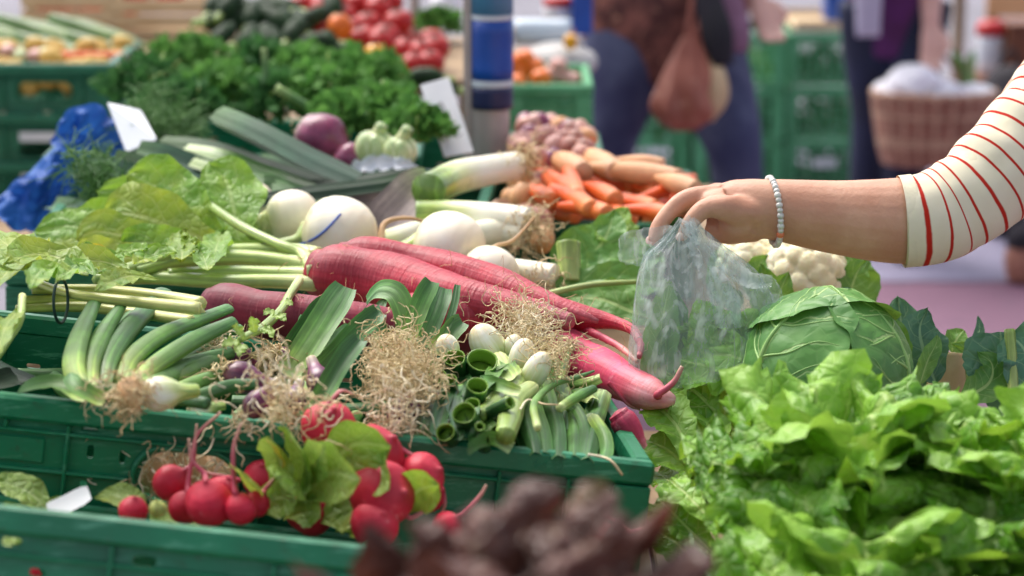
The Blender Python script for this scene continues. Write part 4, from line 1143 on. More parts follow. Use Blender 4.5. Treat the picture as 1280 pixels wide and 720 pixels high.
# onion tops lying deeper in the crate
g_ = bunch('spring onion leaves lying deep in the crate below the other bunches', PA(400, 480, -.08))
rs = np.random.RandomState(9)
for i in range(34):
    x, y = 60 + rs.rand() * 660, 0
    yl = 430 + (x / 820) * 90 + rs.rand() * 60
    a0 = rs.rand() * 6.28
    L = 45
    straw(g_, [(x - L * math.cos(a0), yl - L * .4 * math.sin(a0)), (x, yl + 4), (x + L * math.cos(a0), yl + L * .4 * math.sin(a0))], [9, 13, 9], 'onion_leaf_dark', h=(-.055 + .02 * rs.rand(), -.05), seed=100 + i, seg=8)
# roots pushed against the inside of the carrying hole
tp = A_O + A_M @ np.array([-.405, .03, -.062])
obj('roots', hairs(tp, (0, -.2, 1), 170, .05, 1.2, .0007, 303, 1.2, .2, 8, .022), MT['roots_pale'], g_, kind='stuff')
for x in (-.43, -.40, -.375):
    obj('root_plate', ball(A_O + A_M @ np.array([x, .05, -.066]), .022, (0, 0, 1), 16, 10, lump=.2, seed=int(-x * 1000)), MT['root_tan'], g_)
# a green leaf end at the far left edge of the crate
o = thing('leek_end', 'dark leek leaf end lying at the left edge of the middle crate', 'leek', PA(10, 470, -.04))
for i, (pts, wd) in enumerate([([(-60, 440), (-20, 455), (10, 470), (44, 482)], 12), ([(-60, 475), (-20, 480), (5, 478), (22, 470)], 18)]):
    C = DA(pts, -.02, -.012)
    obj('leaf', leaf(C, px(wd, C[0]), (0, -.6, 1), 'strap', 9, 20, cup=.4, seed=i), MT['leek_leaf_dark'], o)
C = DA([(28, 370), (25, 400), (10, 425), (-10, 455)], .06, .02)
obj('stalk', tube(C, px(5, C[0]), seg=8, n=20), MT['stem'], o)

# ------------------------------------------------------------------ round radishes in the front crate
def round_bunch(label, p): return thing('radish_bunch', label, 'radishes', p, 'bunches of round red radishes')
def round_radish(parent, x, y, d, rp, tail=None, axis=(0, -.4, 1), seed=0, mat='rad_ball'):
    c = P(x, y, d); r = px(rp, c); ax = unit(axis)
    C = [c + ax * r * q for q in (-.95, -.9, -.75, -.45, 0, .45, .75, .92, 1.04, 1.18)]
    k = obj('radish', tube(C, [r * q for q in (.16, .42, .68, .91, 1.02, .92, .66, .38, .17, .08)], seg=24, n=48, lump=.10, lf=26, seed=seed), MT[mat], parent)
    if tail:
        tl = np.array([c + ax * r * .98] + [P(q[0], q[1], d + (q[2] if len(q) > 2 else 0)) for q in tail])
        obj('root_tail', tube(tl, sc([4.5, 3.2, 2.4, 1.5], tl), seg=8, n=26, lump=.12, lf=80, seed=seed), MT['rad_tail'], k)
ra = round_bunch('bunch of round red radishes with tails pointing up, left of the leaves', P(240, 660, 1.98))
for i, q in enumerate([(214, 603, 2.0, 23, [(241, 578), (246, 545), (276, 515)], (.75, -.2, .7)), (262, 628, 1.95, 29, [(255, 592), (240, 575), (236, 548)], (-.1, -.3, 1)), (232, 634, 1.97, 21, [(236, 600), (243, 560), (246, 530)], (.2, -.3, 1)),
                       (300, 636, 1.94, 20, [(292, 600), (292, 560), (302, 528)], (-.2, -.2, 1)), (322, 630, 1.97, 16, [(330, 614), (338, 604), (342, 598)], (.5, -.2, .8)), (166, 638, 1.95, 18, None, (.2, -.3, 1)), (275, 615, 2.03, 20, [(300, 600), (262, 592), (250, 586)], (.4, 0, .8))]):
    round_radish(ra, *q, seed=i)
round_radish(ra, 197, 636, 1.93, 11, None, seed=9, mat='stem_y')
for i, (pts, wd, m) in enumerate([([(60, 640), (40, 618), (15, 606), (-12, 600)], 20, 'smallrad'), ([(180, 650), (165, 628), (140, 618), (118, 622)], 18, 'smallrad'), ([(90, 650), (75, 634), (62, 628), (50, 628)], 12, 'smallrad'), ([(330, 640), (322, 630), (312, 640), (308, 650)], 8, 'rad_tail')]):
    C = D(pts, 2.0, 2.02)
    if m == 'rad_tail':
        obj('stalk', tube(C, px(5, C[0]), seg=8, n=20), MT[m], ra)
    else:
        obj('leaf', leaf(C, px(wd, C[0]), (0, -.7, 1), 'oval', 13, 22, cup=.2, ruf=.12, rf=2, lobe=.15, bl=.002, seed=i), MT[m], ra)
rb2 = round_bunch('bunch of large round red radishes behind their yellowish green leaves', P(430, 650, 2.0))
for i, q in enumerate([(412, 537, 2.05, 34, [(400, 520, -.03), (424, 490, -.02), (440, 492)], (.2, -.5, .85)), (466, 570, 2.02, 38, [(500, 560), (520, 572), (535, 580)], (.6, -.3, .6)), (478, 618, 1.985, 40, [(510, 646), (528, 640), (545, 632)], (.5, -.5, .2)), (526, 597, 2.02, 30, [(540, 582), (545, 580), (548, 577)], (.7, -.4, .4)),
                       (468, 655, 1.97, 30, None, (.3, -.5, .5)), (330, 600, 2.06, 26, None, (0, -.5, .8)), (390, 640, 2.03, 30, None, (0, -.5, .8)), (536, 620, 2.04, 20, [(553, 612), (556, 630), (552, 640)], (.7, -.3, .4))]):
    round_radish(rb2, *q, seed=20 + i)
for i, (pts, wd, m) in enumerate([([(326, 640), (350, 610), (350, 575), (335, 545)], 26, 'smallrad'), ([(340, 630), (378, 600), (378, 565), (355, 535)], 30, 'smallrad'), ([(370, 640), (378, 615), (368, 600), (345, 596)], 26, 'smallrad'),
                                  ([(360, 640), (395, 605), (418, 590), (448, 600)], 34, 'smallrad'), ([(390, 655), (420, 640), (440, 632), (458, 640)], 32, 'smallrad'), ([(400, 610), (420, 575), (445, 555), (490, 558)], 30, 'smallrad'), ([(430, 590), (458, 572), (478, 588), (484, 612)], 26, 'smallrad'),
                                  ([(320, 640), (322, 612), (312, 596), (300, 590)], 22, 'radleaf_y'), ([(355, 650), (375, 642), (392, 640), (402, 648)], 18, 'smallrad'), ([(500, 650), (510, 628), (525, 612), (548, 606)], 26, 'radleaf'), ([(345, 600), (352, 575), (348, 560), (338, 556)], 14, 'yellow_leaf'),
                                  ([(380, 620), (390, 590), (400, 572), (404, 556)], 22, 'smallrad'), ([(310, 650), (330, 630), (350, 622), (372, 628)], 22, 'smallrad'), ([(420, 665), (440, 655), (450, 650), (462, 660)], 20, 'radleaf')]):
    C = D(pts, 2.02, 1.975 - .018 * (i % 4))
    obj('leaf', leaf(C, px(wd * 1.15, C[0]), (0, -.9, .7), 'spoon', 15, 26, cup=.25, ruf=.08, rf=1.6, lobe=.05, lf=7, bl=.0022, blf=50, seed=60 + i), MT['smallrad2' if m == 'smallrad' and i % 4 == 1 else m], rb2)
# hidden fill of the front crate
rc = round_bunch('radishes lying lower in the front crate under the two bunches', P(250, 690, 1.98))
rs = np.random.RandomState(4)
for i in range(26):
    q = B_O + B_M @ np.array([-.05 - .5 * rs.rand(), .04 + .22 * rs.rand(), -.055 - .02 * rs.rand()])
    c = q; r = .016 + .004 * rs.rand()
    obj('radish', ball(c, r, rs.randn(3), 14, 9, lump=.05, seed=i), MT['rad_ball'], rc)
for i in range(10):
    q = B_O + B_M @ np.array([-.12 - .45 * rs.rand(), .05 + .2 * rs.rand(), -.035])
    dd = rs.randn(3) * .03; dd[2] = abs(dd[2]) * .3
    obj('leaf', leaf([q, q + dd * .6 + np.array([0, 0, .012]), q + dd * 1.4], .02, (0, -.5, 1), 'oval', 11, 18, cup=.2, ruf=.14, rf=2, lobe=.15, seed=i), MT['smallrad'], rc)
rd = round_bunch('red radish bunch with crossing pink tails behind the red lettuce', P(745, 700, 1.96))
for i, q in enumerate([(742, 676, 1.95, 28, [(720, 652), (745, 640), (790, 662)], (-.3, -.3, .8)), (770, 690, 1.93, 24, [(778, 668), (800, 660), (822, 658)], (.5, -.3, .8)), (725, 700, 1.93, 26, None, (0, -.4, .9)), (560, 660, 2.0, 20, [(580, 640), (600, 620), (608, 606)], (.5, -.2, .7))]):
    round_radish(rd, *q, seed=40 + i)
# white paper slip between the radishes
g = leaf(D([(60, 640), (80, 632), (112, 616)], 1.97), px(14, P(90, 625, 1.97)), (0, -.8, 1), 'strap', 5, 8, cup=.1)
o = obj('paper_slip', g, MT['white_paper'])
tag(o, 'white paper slip standing among the radish leaves in the front crate', 'paper')
# ------------------------------------------------------------------ lettuces, cabbage, cauliflower (right side)
def lettuce(name, label, c, Rr, Hh, n, seed, mats, ruf=.13, tilt=(0, 0), wk=.98, group=None, cat='lettuce', frill=.065, press=None, nu=33, nv=54, bl=.0045):
    t = thing(name, label, cat, c, group)
    rs = np.random.RandomState(seed)
    c = np.asarray(c)
    for i in range(n):
        k = i / (n - 1)                       # 0 inner .. 1 outer
        phi = i * 2.39996 + rs.randn() * .15
        out = np.array([math.cos(phi), math.sin(phi), 0])
        rr = Rr * (.30 + .75 * k ** .8) * (.9 + .2 * rs.rand())
        hh = Hh * (1.05 - .55 * k ** 1.5) * (.9 + .2 * rs.rand())
        ax = np.array([tilt[0], tilt[1], 1.0])
        pts = [c + out * .012, c + out * rr * .30 + ax * hh * .42, c + out * rr * .66 + ax * hh * .82, c + out * rr * .95 + ax * hh * (.98 - .15 * k), c + out * rr * 1.16 + ax * hh * (.98 - .42 * k - .1 * rs.rand())]
        wd = Rr * wk * (.62 + .5 * k) * (.85 + .3 * rs.rand())
        up = -out * .9 + np.array([0, 0, .6])
        m = mats[0] if k < .3 else (mats[1] if k < .8 or len(mats) < 3 else mats[2])
        g = leaf(pts, wd, up, 'fan', nu, nv, cup=.28 - .3 * k, ruf=ruf, rf=1.7 + .8 * rs.rand(), rp=1.5, lobe=.24, lf=13, frill=frill, ff=9 + 3 * rs.rand(), bl=bl, blf=46, seed=seed * 100 + i)
        if press is not None:          # leaves pressed against the crate's end wall
            q = (g[0][:, 0] - press) / .03
            g[0][:, 0] = press + .03 * np.where(q > 6, q, np.log1p(np.exp(np.minimum(q, 6))))
        obj('leaf', g, MT[m], t)
    return t
LG = 'loose leaf green lettuces'
lettuce('green_lettuce', 'large ruffled green lettuce at the front, its left edge by the crate corner', P(1056, 705, 2.03), .122, .136, 20, 3, ['lettuce_in', 'lettuce', 'lettuce'], group=LG, press=A_O[0] + .012)
lettuce('green_lettuce', 'large ruffled green lettuce cut by the right edge of the picture', P(1262, 735, 1.99), .124, .132, 17, 5, ['lettuce_in', 'lettuce', 'lettuce'], group=LG)
lettuce('green_lettuce', 'ruffled green lettuce lowest in the pile, in front of the two large ones', P(1070, 850, 1.89), .116, .125, 16, 8, ['lettuce_in', 'lettuce', 'lettuce_dark'], group=LG, press=A_O[0] + .004)
# flat pale leaves between crate and lettuce
t = thing('green_lettuce', 'pale flat lettuce leaves behind the pink radish and below the plastic bag', 'lettuce', Z(880, 520, .80), LG)
for i, (pts, wd, m) in enumerate([([(860, 580), (850, 540), (835, 520), (815, 505)], 34, 'lettuce_in'), ([(940, 560), (900, 520), (870, 490), (830, 462)], 50, 'lettuce'), ([(960, 520), (930, 480), (900, 462), (850, 452)], 40, 'lettuce_in'), ([(880, 600), (850, 575), (830, 560), (808, 548)], 34, 'lettuce_in'),
                                  ([(960, 500), (940, 460), (915, 445), (885, 442)], 34, 'lettuce_in'), ([(930, 600), (890, 560), (862, 520), (850, 500)], 44, 'lettuce_in'), ([(880, 640), (850, 615), (835, 600), (818, 590)], 26, 'lettuce'), ([(900, 700), (865, 665), (840, 640), (822, 625)], 34, 'lettuce'), ([(900, 740), (868, 700), (845, 678), (815, 660)], 34, 'lettuce'), ([(900, 660), (870, 630), (852, 612), (838, 600)], 30, 'lettuce_in')]):
    d0 = 2.35
    C = D(pts, d0 - .04 * (i in (0, 3, 5)) - .17 * (i == 6) - .23 * (i > 6), d0 + .03 - .02 * (i in (0, 3)) - .21 * (i > 6))
    obj('leaf', leaf(C, px(wd, C[0]), (0, -.7, 1), 'fan', 19, 30, cup=.15, ruf=.14, rf=2.5, lobe=.2, bl=.003, seed=400 + i), MT[m], t)

def wrap(g, c, r, k=.25, lift=0.0):
    V = g[0] - np.asarray(c)
    L = np.linalg.norm(V, axis=1, keepdims=True)
    return [np.asarray(c) + V / L * (r + k * (L - r) + lift), g[1], g[2], g[3]]

cb = P(1034, 468, 2.36); rcb = px(101, cb)
cab = thing('cabbage', 'round green cabbage with pale veins behind the lettuce', 'cabbage', cb - np.array([0, 0, rcb * .9]))
obj('head', ball(cb, rcb * .96, (0, 0, 1), 40, 26, lump=.03, seed=2), MT['cabbage'], cab)
def cab_leaf(direction, along, al, aw, lift, seed, roll=.08, buck=.022):
    """a wrapper leaf lying on the head: spherical patch with a buckled, slightly lifted margin and raised veins"""
    dv = unit(direction); T = unit(np.asarray(along, float) - dv * (np.asarray(along) @ dv)); S = np.cross(T, dv)
    def at(u, v, h=0.0):
        w_ = aw * np.sqrt(np.clip(1 - (np.abs(v - .1) * .86) ** 2.4, .02, 1)) * (1 + .10 * vn(v * 4 + 3, np.sign(u) * 3 + .5, seed))
        th, ps = np.radians(u * w_), np.radians(v * al)
        q = dv * (np.cos(ps) * np.cos(th))[..., None] + T * (np.sin(ps) * np.cos(th))[..., None] + S * np.sin(th)[..., None]
        e = np.clip((np.maximum(np.abs(u), np.abs(v)) - .7) / .3, 0, 1)
        hgt = 1 + lift + buck * vn(u * 2.4 + 5, v * 2.6, seed) + buck * .6 * vn(u * 6, v * 6, seed + 1) + roll * e ** 2 * (.4 + .8 * np.abs(vn(np.arctan2(v, u) * 2.2, u * 0 + .5, seed + 2))) + h
        rib_ = np.exp(-(u / .05) ** 2) * .008
        return cb + q * (rcb * (hgt + rib_))[..., None]
    uu, vv_ = np.meshgrid(np.linspace(-1, 1, 41), np.linspace(-1, 1, 45))
    obj('leaf', geo(at(uu, vv_).reshape(-1, 3), grid_faces(45, 41), None, np.stack([(uu + 1) / 2, (vv_ + 1) / 2], -1).reshape(-1, 2)), MT['cabbage'], cab)
    vs_ = []
    t_ = np.linspace(0, 1, 16)
    vs_.append(tube(at(0 * t_, -1 + 1.85 * t_, -.002), [px(4.5, cb), px(3.2, cb), px(1.2, cb)], seg=8, n=40, caps=False))
    for k, v0 in enumerate((-.7, -.25, .2)):
        for sg in (-1, 1):
            uu_ = sg * .88 * t_
            vs_.append(tube(at(uu_, v0 + (.12 * sg * .3) + .75 * t_ ** 1.25 * (1 - .25 * k / 4) + .03 * np.sin(t_ * 9 + k), -.002), [px(2.0, cb), px(1.2, cb), px(.5, cb)], seg=6, n=30, caps=False))
    obj('veins', merge(vs_), MT['veinpale'], cab)
cab_leaf(AU * .55 - AF + AR * .12, AU + AR * .12, 62, 62, .03, 11, .05)
cab_leaf(AU * .5 - AF * .7 - AR * .95, AU + AR * .5, 56, 50, .055, 12, .10)
cab_leaf(AU * .4 - AF * .6 + AR * 1.0, AU - AR * .2, 56, 44, .05, 13, .07)
cab_leaf(AU * 1.0 + AF * .25 - AR * .1, -AF + AR * .3, 52, 56, .075, 14, .10, .03)
o = thing('leaf_scrap', 'small bright yellow green leaf scrap between cabbage and lettuce', 'leaf', P(1052, 470, 2.18))
for i, (dx_, dy_) in enumerate([(-14, -4), (8, -12), (14, 2), (-4, 10)]):
    C = D([(1052, 466), (1052 + dx_ * .6, 466 + dy_ * .6), (1052 + dx_, 466 + dy_)], 2.17, 2.15)
    obj('leaflet', leaf(C, px(6, C[0]), (0, -1, .6), 'oval', 7, 12, cup=.2, ruf=.3, rf=2, seed=i), MT['lettuce_in'], o)

def cauliflower(label, x, y, d, rp, seed, leaves=()):
    c = P(x, y, d); r = px(rp, c)
    t = thing('cauliflower', label, 'cauliflower', c - np.array([0, 0, r * .8]), 'cauliflowers')
    rs = np.random.RandomState(seed)
    g = ball(c, 1.0, (0, 0, 1), 110, 70)
    v = g[0] - c
    big = 0.0; big_n = np.zeros(len(v))
    nb = 46
    ctr = np.array([[math.sqrt(max(0, 1 - (1 - 1.6 * (k + .5) / nb) ** 2)) * math.cos(k * 2.39996), math.sqrt(max(0, 1 - (1 - 1.6 * (k + .5) / nb) ** 2)) * math.sin(k * 2.39996), 1 - 1.6 * (k + .5) / nb] for k in range(nb)])
    ctr += rs.randn(nb, 3) * .07
    ctr /= np.linalg.norm(ctr, axis=1, keepdims=True)
    dmin = np.sqrt(np.maximum(0, 2 - 2 * np.max(v @ ctr.T, axis=1)))
    bump_ = np.sqrt(np.clip(1 - (dmin / .30) ** 2, 0, 1))
    fine = (1 - np.abs(vn(v[:, 0] * 13 + v[:, 2] * 4, v[:, 1] * 13 - v[:, 2] * 9, seed))) + .6 * (1 - np.abs(vn(v[:, 0] * 27, v[:, 1] * 27 + v[:, 2] * 22, seed + 1)))
    g[0] = c + v * (r * (.80 + .17 * bump_ + .035 * fine))[:, None]
    gs = [g]
    obj('curd', merge(gs), MT['cauli'], t)
    for i, (pts, wd, m, dd) in enumerate(leaves):
        C = D(pts, d + dd, d + dd + .01)
        obj('leaf', leaf(C, px(wd, C[0]), (0, -1, .5), 'oval', 15, 26, cup=.2, ruf=.16, rf=2.4, lobe=.2, bl=.002, seed=seed + i), MT[m], t)
    return t
cauliflower('cauliflower under the outstretched wrist, its curd half open', 1006, 342, 2.70, 54, 5, [([(1010, 420), (985, 400), (975, 370), (985, 340)], 24, 'chard', -.11), ([(1040, 400), (1060, 370), (1072, 340), (1086, 322)], 22, 'chard', -.03), ([(985, 420), (965, 380), (955, 350), (950, 330)], 26, 'chard', -.05),
                                                                                                    ([(1030, 420), (1040, 395), (1056, 372), (1064, 360)], 24, 'blueleaf', -.08), ([(1060, 400), (1072, 370), (1068, 330), (1050, 315)], 26, 'chard', .02)])
cauliflower('small cauliflower half hidden behind the plastic bag and hand', 936, 330, 2.74, 42, 6, [([(950, 380), (945, 350), (950, 330), (960, 318)], 18, 'chard', -.06), ([(920, 390), (905, 350), (900, 325), (905, 310)], 22, 'chard', .02)])
t = thing('cauliflower', 'cauliflower wrapped in blue green leaves at the right edge', 'cauliflower', P(1230, 520, 2.45), 'cauliflowers')
for i, (pts, wd, m, dd) in enumerate([([(1150, 500), (1140, 450), (1128, 410), (1122, 370)], 40, 'blueleaf', .03), ([(1170, 480), (1155, 440), (1150, 410), (1160, 385)], 30, 'blueleaf', .0), ([(1262, 540), (1258, 490), (1254, 450), (1250, 416)], 52, 'blueleaf', -.03), ([(1300, 540), (1290, 480), (1282, 440), (1262, 418)], 40, 'blueleaf', -.05),
                                      ([(1130, 470), (1118, 430), (1108, 405), (1098, 388)], 22, 'chard', -.02), ([(1200, 520), (1205, 480), (1215, 450), (1190, 430)], 26, 'chard', .02), ([(1150, 480), (1160, 450), (1170, 430), (1172, 418)], 12, 'chard', -.02), ([(1215, 450), (1222, 425), (1225, 410), (1222, 395)], 8, 'blueleaf', .04), ([(1200, 500), (1235, 480), (1240, 455), (1222, 440)], 22, 'chard', -.04), ([(1190, 440), (1195, 425), (1200, 418), (1205, 412)], 16, 'chard', .05)]):
    C = D(pts, 2.45 + dd, 2.47 + dd)
    obj('leaf', leaf(C, px(wd, C[0]), (0, -1, .5), 'fan' if i in (2, 3) else 'oval', 17, 28, cup=.15, ruf=.10, rf=2, lobe=.16, bl=.002, seed=520 + i), MT[m], t)
C = D([(1262, 530), (1266, 480), (1262, 412)], 2.395, 2.42)
obj('midrib', tube(C, px(7, C[0]), seg=8, n=20), MT['stem'], t)
obj('stalk', tube(D([(1178, 520), (1182, 480), (1186, 440)], 2.48), [px(34, cb), px(28, cb), px(20, cb)], seg=16, n=20, lump=.2, lf=30), MT['cauli_tan'], t)

# ------------------------------------------------------------------ broad leaves left of the bag
t = thing('leafy_greens', 'broad green leaves with a thick pale cut stalk beside the plastic bag', 'greens', P(740, 370, 2.72))
for i, (pts, wd, m, d0) in enumerate([([(730, 340), (745, 315), (760, 290), (768, 262)], 32, 'chard', 2.82), ([(720, 350), (760, 335), (790, 325), (830, 318)], 34, 'chard', 2.78), ([(690, 362), (740, 356), (790, 352), (840, 356)], 30, 'chard', 2.70), ([(735, 360), (720, 330), (726, 300), (740, 280)], 30, 'chard', 2.86),
                                      ([(800, 350), (785, 310), (775, 285), (770, 262)], 26, 'radleaf', 2.88), ([(820, 400), (780, 385), (740, 372), (690, 376)], 30, 'chard', 2.66), ([(745, 300), (765, 285), (775, 272), (786, 258)], 18, 'radleaf', 2.84), ([(830, 340), (800, 330), (770, 330), (745, 345)], 34, 'chard', 2.80)]):
    C = D(pts, d0, d0 + .04)
    obj('leaf', leaf(C, px(wd, C[0]), (0, -.8, .8), 'oval', 17, 28, cup=.14, ruf=.12, rf=2.2, lobe=.16, bl=.003, seed=600 + i), MT[m], t)
C = D([(712, 352), (711, 325), (710, 303)], 2.72, 2.73)
obj('stalk', tube(C, [px(14, C[0]), px(14, C[0]), px(15, C[0])], seg=16, n=20, ridge=9, ramp=.06), MT['stem'], t)
C = D([(680, 368), (740, 356), (800, 352)], 2.665, 2.67)
obj('midrib', tube(C, [px(4, C[0]), px(4, C[0]), px(3, C[0])], seg=8, n=20), MT['stem'], t)

# ------------------------------------------------------------------ leeks
GL = 'leeks lying across the table'
def leek(label, C, rads, mat='leek', leaves=(), roots=None, seed=0):
    t = thing('leek', label, 'leek', C[len(C) // 2] - np.array([0, 0, .02]), GL)
    obj('shaft', tube(C, sc(rads, C), seg=20, n=44, lump=.03, lf=20, seed=seed), MT[mat], t)
    for i, (pts, wd, m, d0, d1) in enumerate(leaves):
        Cl = D(pts, d0, d1)
        obj('leaf', leaf(Cl, px(wd, Cl[0]), (0, -.75, 1), 'strap', 13, 30, cup=.2, fold=-.35 if i % 2 else .3, ruf=.03, rf=1.2, seed=seed * 7 + i), MT[m], t)
    if roots is not None:
        p, d, n, L = roots
        obj('roots', hairs(p, d, n, L, .8, .0007, seed, 1.2, .3, 8, .012), MT['roots'], t, kind='stuff')
    return t
CL = DZ([(535, 238), (570, 222), (610, 213), (646, 207)], .955, .955)
dL = dep(CL[1])
leek('white leek with a shaggy root end pointing at the pole', CL, [22, 22, 20, 19], roots=(CL[-1] + np.array([.006, 0, .004]), (.8, 0, .5), 150, .035), seed=1,
     leaves=[([(545, 232), (525, 240), (505, 258), (475, 292)], 30, 'leek_leaf_purple', dL - .03, dL - .1), ([(550, 228), (525, 220), (470, 230), (390, 240), (320, 250)], 12, 'leek_leaf_dark', dL - .02, dL - .08), ([(540, 240), (500, 250), (470, 260), (440, 262)], 26, 'leek_leaf_purple', dL - .01, dL - .06),
             ([(560, 215), (548, 225), (540, 232), (530, 240)], 12, 'leek_leaf_green', dL - .055, dL - .06)])
CL = DZ([(520, 268), (570, 268), (620, 272), (662, 276)], .93, .93)
leek('leek with a green throat just below the shaggy one', CL, [18, 18, 18, 17], roots=(CL[-1], (.9, -.2, .2), 90, .03), seed=2)
CL = DZ([(560, 300), (620, 290), (655, 292)], .915, .915)
leek('pale leek end lying between the round turnip and other leeks', CL, [16, 17, 15], mat='leek_pale', roots=(CL[-1], (.9, -.2, .2), 90, .035), seed=3)
CL = DZ([(600, 335), (650, 340), (694, 345)], .905, .905)
leek('pale leek with a flat tan root end beside the broad leaves', CL, [15, 16, 15], mat='leek_pale', roots=(CL[-1] - np.array([.012, .0, .0]), (.5, -.6, -.4), 50, .03), seed=4)
CL = DZ([(470, 305), (520, 290), (560, 284)], .915, .915)
leek('pale green leek shaft behind the blue banded turnip', CL, [13, 14, 13], mat='leek_pale', seed=5)
dB = dep(Z(350, 200, .96))
t = thing('leek', 'long dark leek leaves slanting down towards the turnips', 'leek', Z(350, 210, .93), GL)
for i, (pts, wd, m, d0, d1) in enumerate([([(270, 138), (320, 160), (380, 192), (446, 222)], 17, 'leek_leaf', dB + .05, dB - .05), ([(272, 150), (320, 175), (370, 200), (420, 220)], 16, 'leek_leaf_dark', dB + .07, dB), ([(230, 185), (280, 195), (330, 215), (390, 235)], 14, 'leek_leaf_green', dB + .05, dB - .02),
                                          ([(170, 190), (210, 200), (250, 215), (300, 232)], 18, 'leek_leaf', dB + .05, dB), ([(240, 200), (290, 215), (340, 230), (370, 245)], 12, 'leek_leaf_green', dB + .02, dB - .04), ([(140, 200), (180, 212), (230, 235), (280, 250)], 17, 'leek_leaf_dark', dB + .02, dB - .05),
                                          ([(200, 175), (260, 182), (330, 205), (420, 235)], 13, 'leek_leaf_dark', dB + .1, dB + .02), ([(100, 215), (150, 220), (200, 240), (250, 262)], 20, 'leek_leaf', dB - .02, dB - .06), ([(330, 225), (380, 232), (440, 228), (520, 216)], 14, 'leek_leaf_dark', dB - .02, dB + .02)]):
    C = D(pts, d0, d1)
    obj('leaf', leaf(C, px(wd, C[0]), (0, -.6, 1), 'strap', 11, 26, cup=.15, fold=.35 if i % 2 else -.3, ruf=.03, rf=1, seed=700 + i), MT[m], t)
rs = np.random.RandomState(12)
for i in range(14):
    x, y = 120 + rs.rand() * 340, 215 + rs.rand() * 60
    z_ = .88
    C = DZ([(x - 60, y - 12), (x, y), (x + 60, y + 14)], z_)
    obj('leaf', leaf(C, px(16, C[0]), (0, -.6, 1), 'strap', 7, 12, cup=.2, fold=.3, seed=740 + i), MT['leek_leaf_dark' if i % 2 else 'leek_leaf'], t)
# the wooden crate under leeks and turnips
crate('dark green crate under the leeks and turnips', Z(640, 352, .865), rotm(2, 0, 2), .60, .5, .10, MT['crate_far'], group=GC)

# ------------------------------------------------------------------ carrots, shallots
GCa = 'carrots heaped in the blurred crate'
def taper(name, C, rads, mat, label, cat, group, seed):
    t = obj(name, tube(C, sc(rads, C), seg=14, n=26, lump=.06, lf=24, seed=seed), MT[mat], at=C.mean(0) - np.array([0, 0, .015]))
    return tag(t, label, cat, group)
zc = .87
cr = [((664, 250), (700, 262), 14), ((706, 205), (722, 246), 13), ((725, 232), (770, 250), 15), ((760, 225), (820, 240), 14), ((790, 240), (850, 236), 14), ((690, 235), (740, 262), 15), ((655, 236), (690, 250), 14), ((760, 252), (820, 260), 14), ((815, 262), (862, 240), 13), ((700, 258), (760, 266), 14),
      ((675, 216), (705, 236), 13), ((740, 215), (790, 232), 14), ((668, 262), (720, 270), 13), ((780, 262), (838, 268), 13), ((800, 248), (866, 232), 12), ((730, 262), (790, 272), 13), ((655, 225), (680, 240), 12), ((690, 222), (720, 240), 13), ((840, 250), (868, 236), 12)]
for i, (p, q, r) in enumerate(cr):
    z_ = zc + .012 * ((i * 7) % 4)
    C = DZ([p, ((p[0] + q[0]) / 2, (p[1] + q[1]) / 2 - 2), q], z_ + .012, z_ + .022)
    taper('carrot', C, [r * .4, r * .66, r * .85, r * .72], 'carrot', 'orange carrot in the blurred heap left of the hand', 'carrot', GCa, i)
for i, (p, q, r, m, lab) in enumerate([((725, 190), (770, 215), 17, 'parsnip', 'tan parsnip with a thick round end on top of the carrots'), ((715, 208), (850, 222), 15, 'parsnip', 'long tan parsnip lying across the top of the carrots'), ((760, 202), (830, 206), 12, 'parsnip', 'short tan parsnip behind the long one on the carrots'),
                                       ((820, 222), (870, 236), 14, 'parsnip', 'pale parsnip with an orange end at the right of the carrots'), ((690, 195), (730, 215), 17, 'parsnip', 'tan parsnip at the left of the carrot heap near the leek roots')]):
    C = DZ([p, ((p[0] + q[0]) / 2, (p[1] + q[1]) / 2), q], .925, .925)
    taper('parsnip', C, [r * .3, r * .75, r * .95, r * .7], m, lab, 'parsnip', 'parsnips on the carrot heap', 30 + i)
rs = np.random.RandomState(3)
for i in range(62):
    x, y = 655 + rs.rand() * 205, 214 + rs.rand() * 60
    a = rs.rand() * 3.1
    C = DZ([(x - 25 * math.cos(a), y - 8 * math.sin(a)), (x, y), (x + 25 * math.cos(a), y + 8 * math.sin(a))], zc - .022 + .03 * rs.rand())
    taper('carrot', C, [4, 7.5, 10, 9], 'carrot', 'orange carrot in the blurred heap left of the hand', 'carrot', GCa, 60 + i)
crate('green crate of carrots left of the reaching hand', Z(872, 283, .865), rotm(-3, 0, 2), .30, .42, .10, MT['crate_far'], group=GC)
# shallots / small pink onions
for i in range(58):
    x, y = 645 + rs.rand() * 90, 152 + rs.rand() * 45
    if y < 160 and x > 700: y += 18
    c = Z(x, y, .90 + .035 * rs.rand())
    g = ball(c, px(11 + 3 * rs.rand(), c), rs.randn(3), 12, 9, lump=.06, sq=1.2, seed=i)
    tag(obj('shallot', g, MT[('shallot', 'onion_pink', 'shallot', 'red_onion', 'shallot', 'parsnip')[i % 6]], at=c - np.array([0, 0, .015])), 'small pinkish shallot in the blurred heap right of the pole', 'shallot', 'shallots heaped behind the carrots')
for i in range(18):
    x, y = 620 + rs.rand() * 60, 225 + rs.rand() * 75
    c = Z(x, y, .885 + .02 * rs.rand())
    g = ball(c, px(13 + 5 * rs.rand(), c), rs.randn(3), 14, 10, lump=.06, sq=1.15, seed=i)
    tag(obj('shallot', g, MT['parsnip' if i % 3 else 'shallot'], at=c - np.array([0, 0, .015])), 'tan onion lying among the leek roots', 'onion', 'tan onions among the leek roots')
crate('green crate with shallots behind the carrots', Z(760, 214, .875), rotm(0, 0, 0), .34, .36, .10, MT['crate_far'], group=GC)

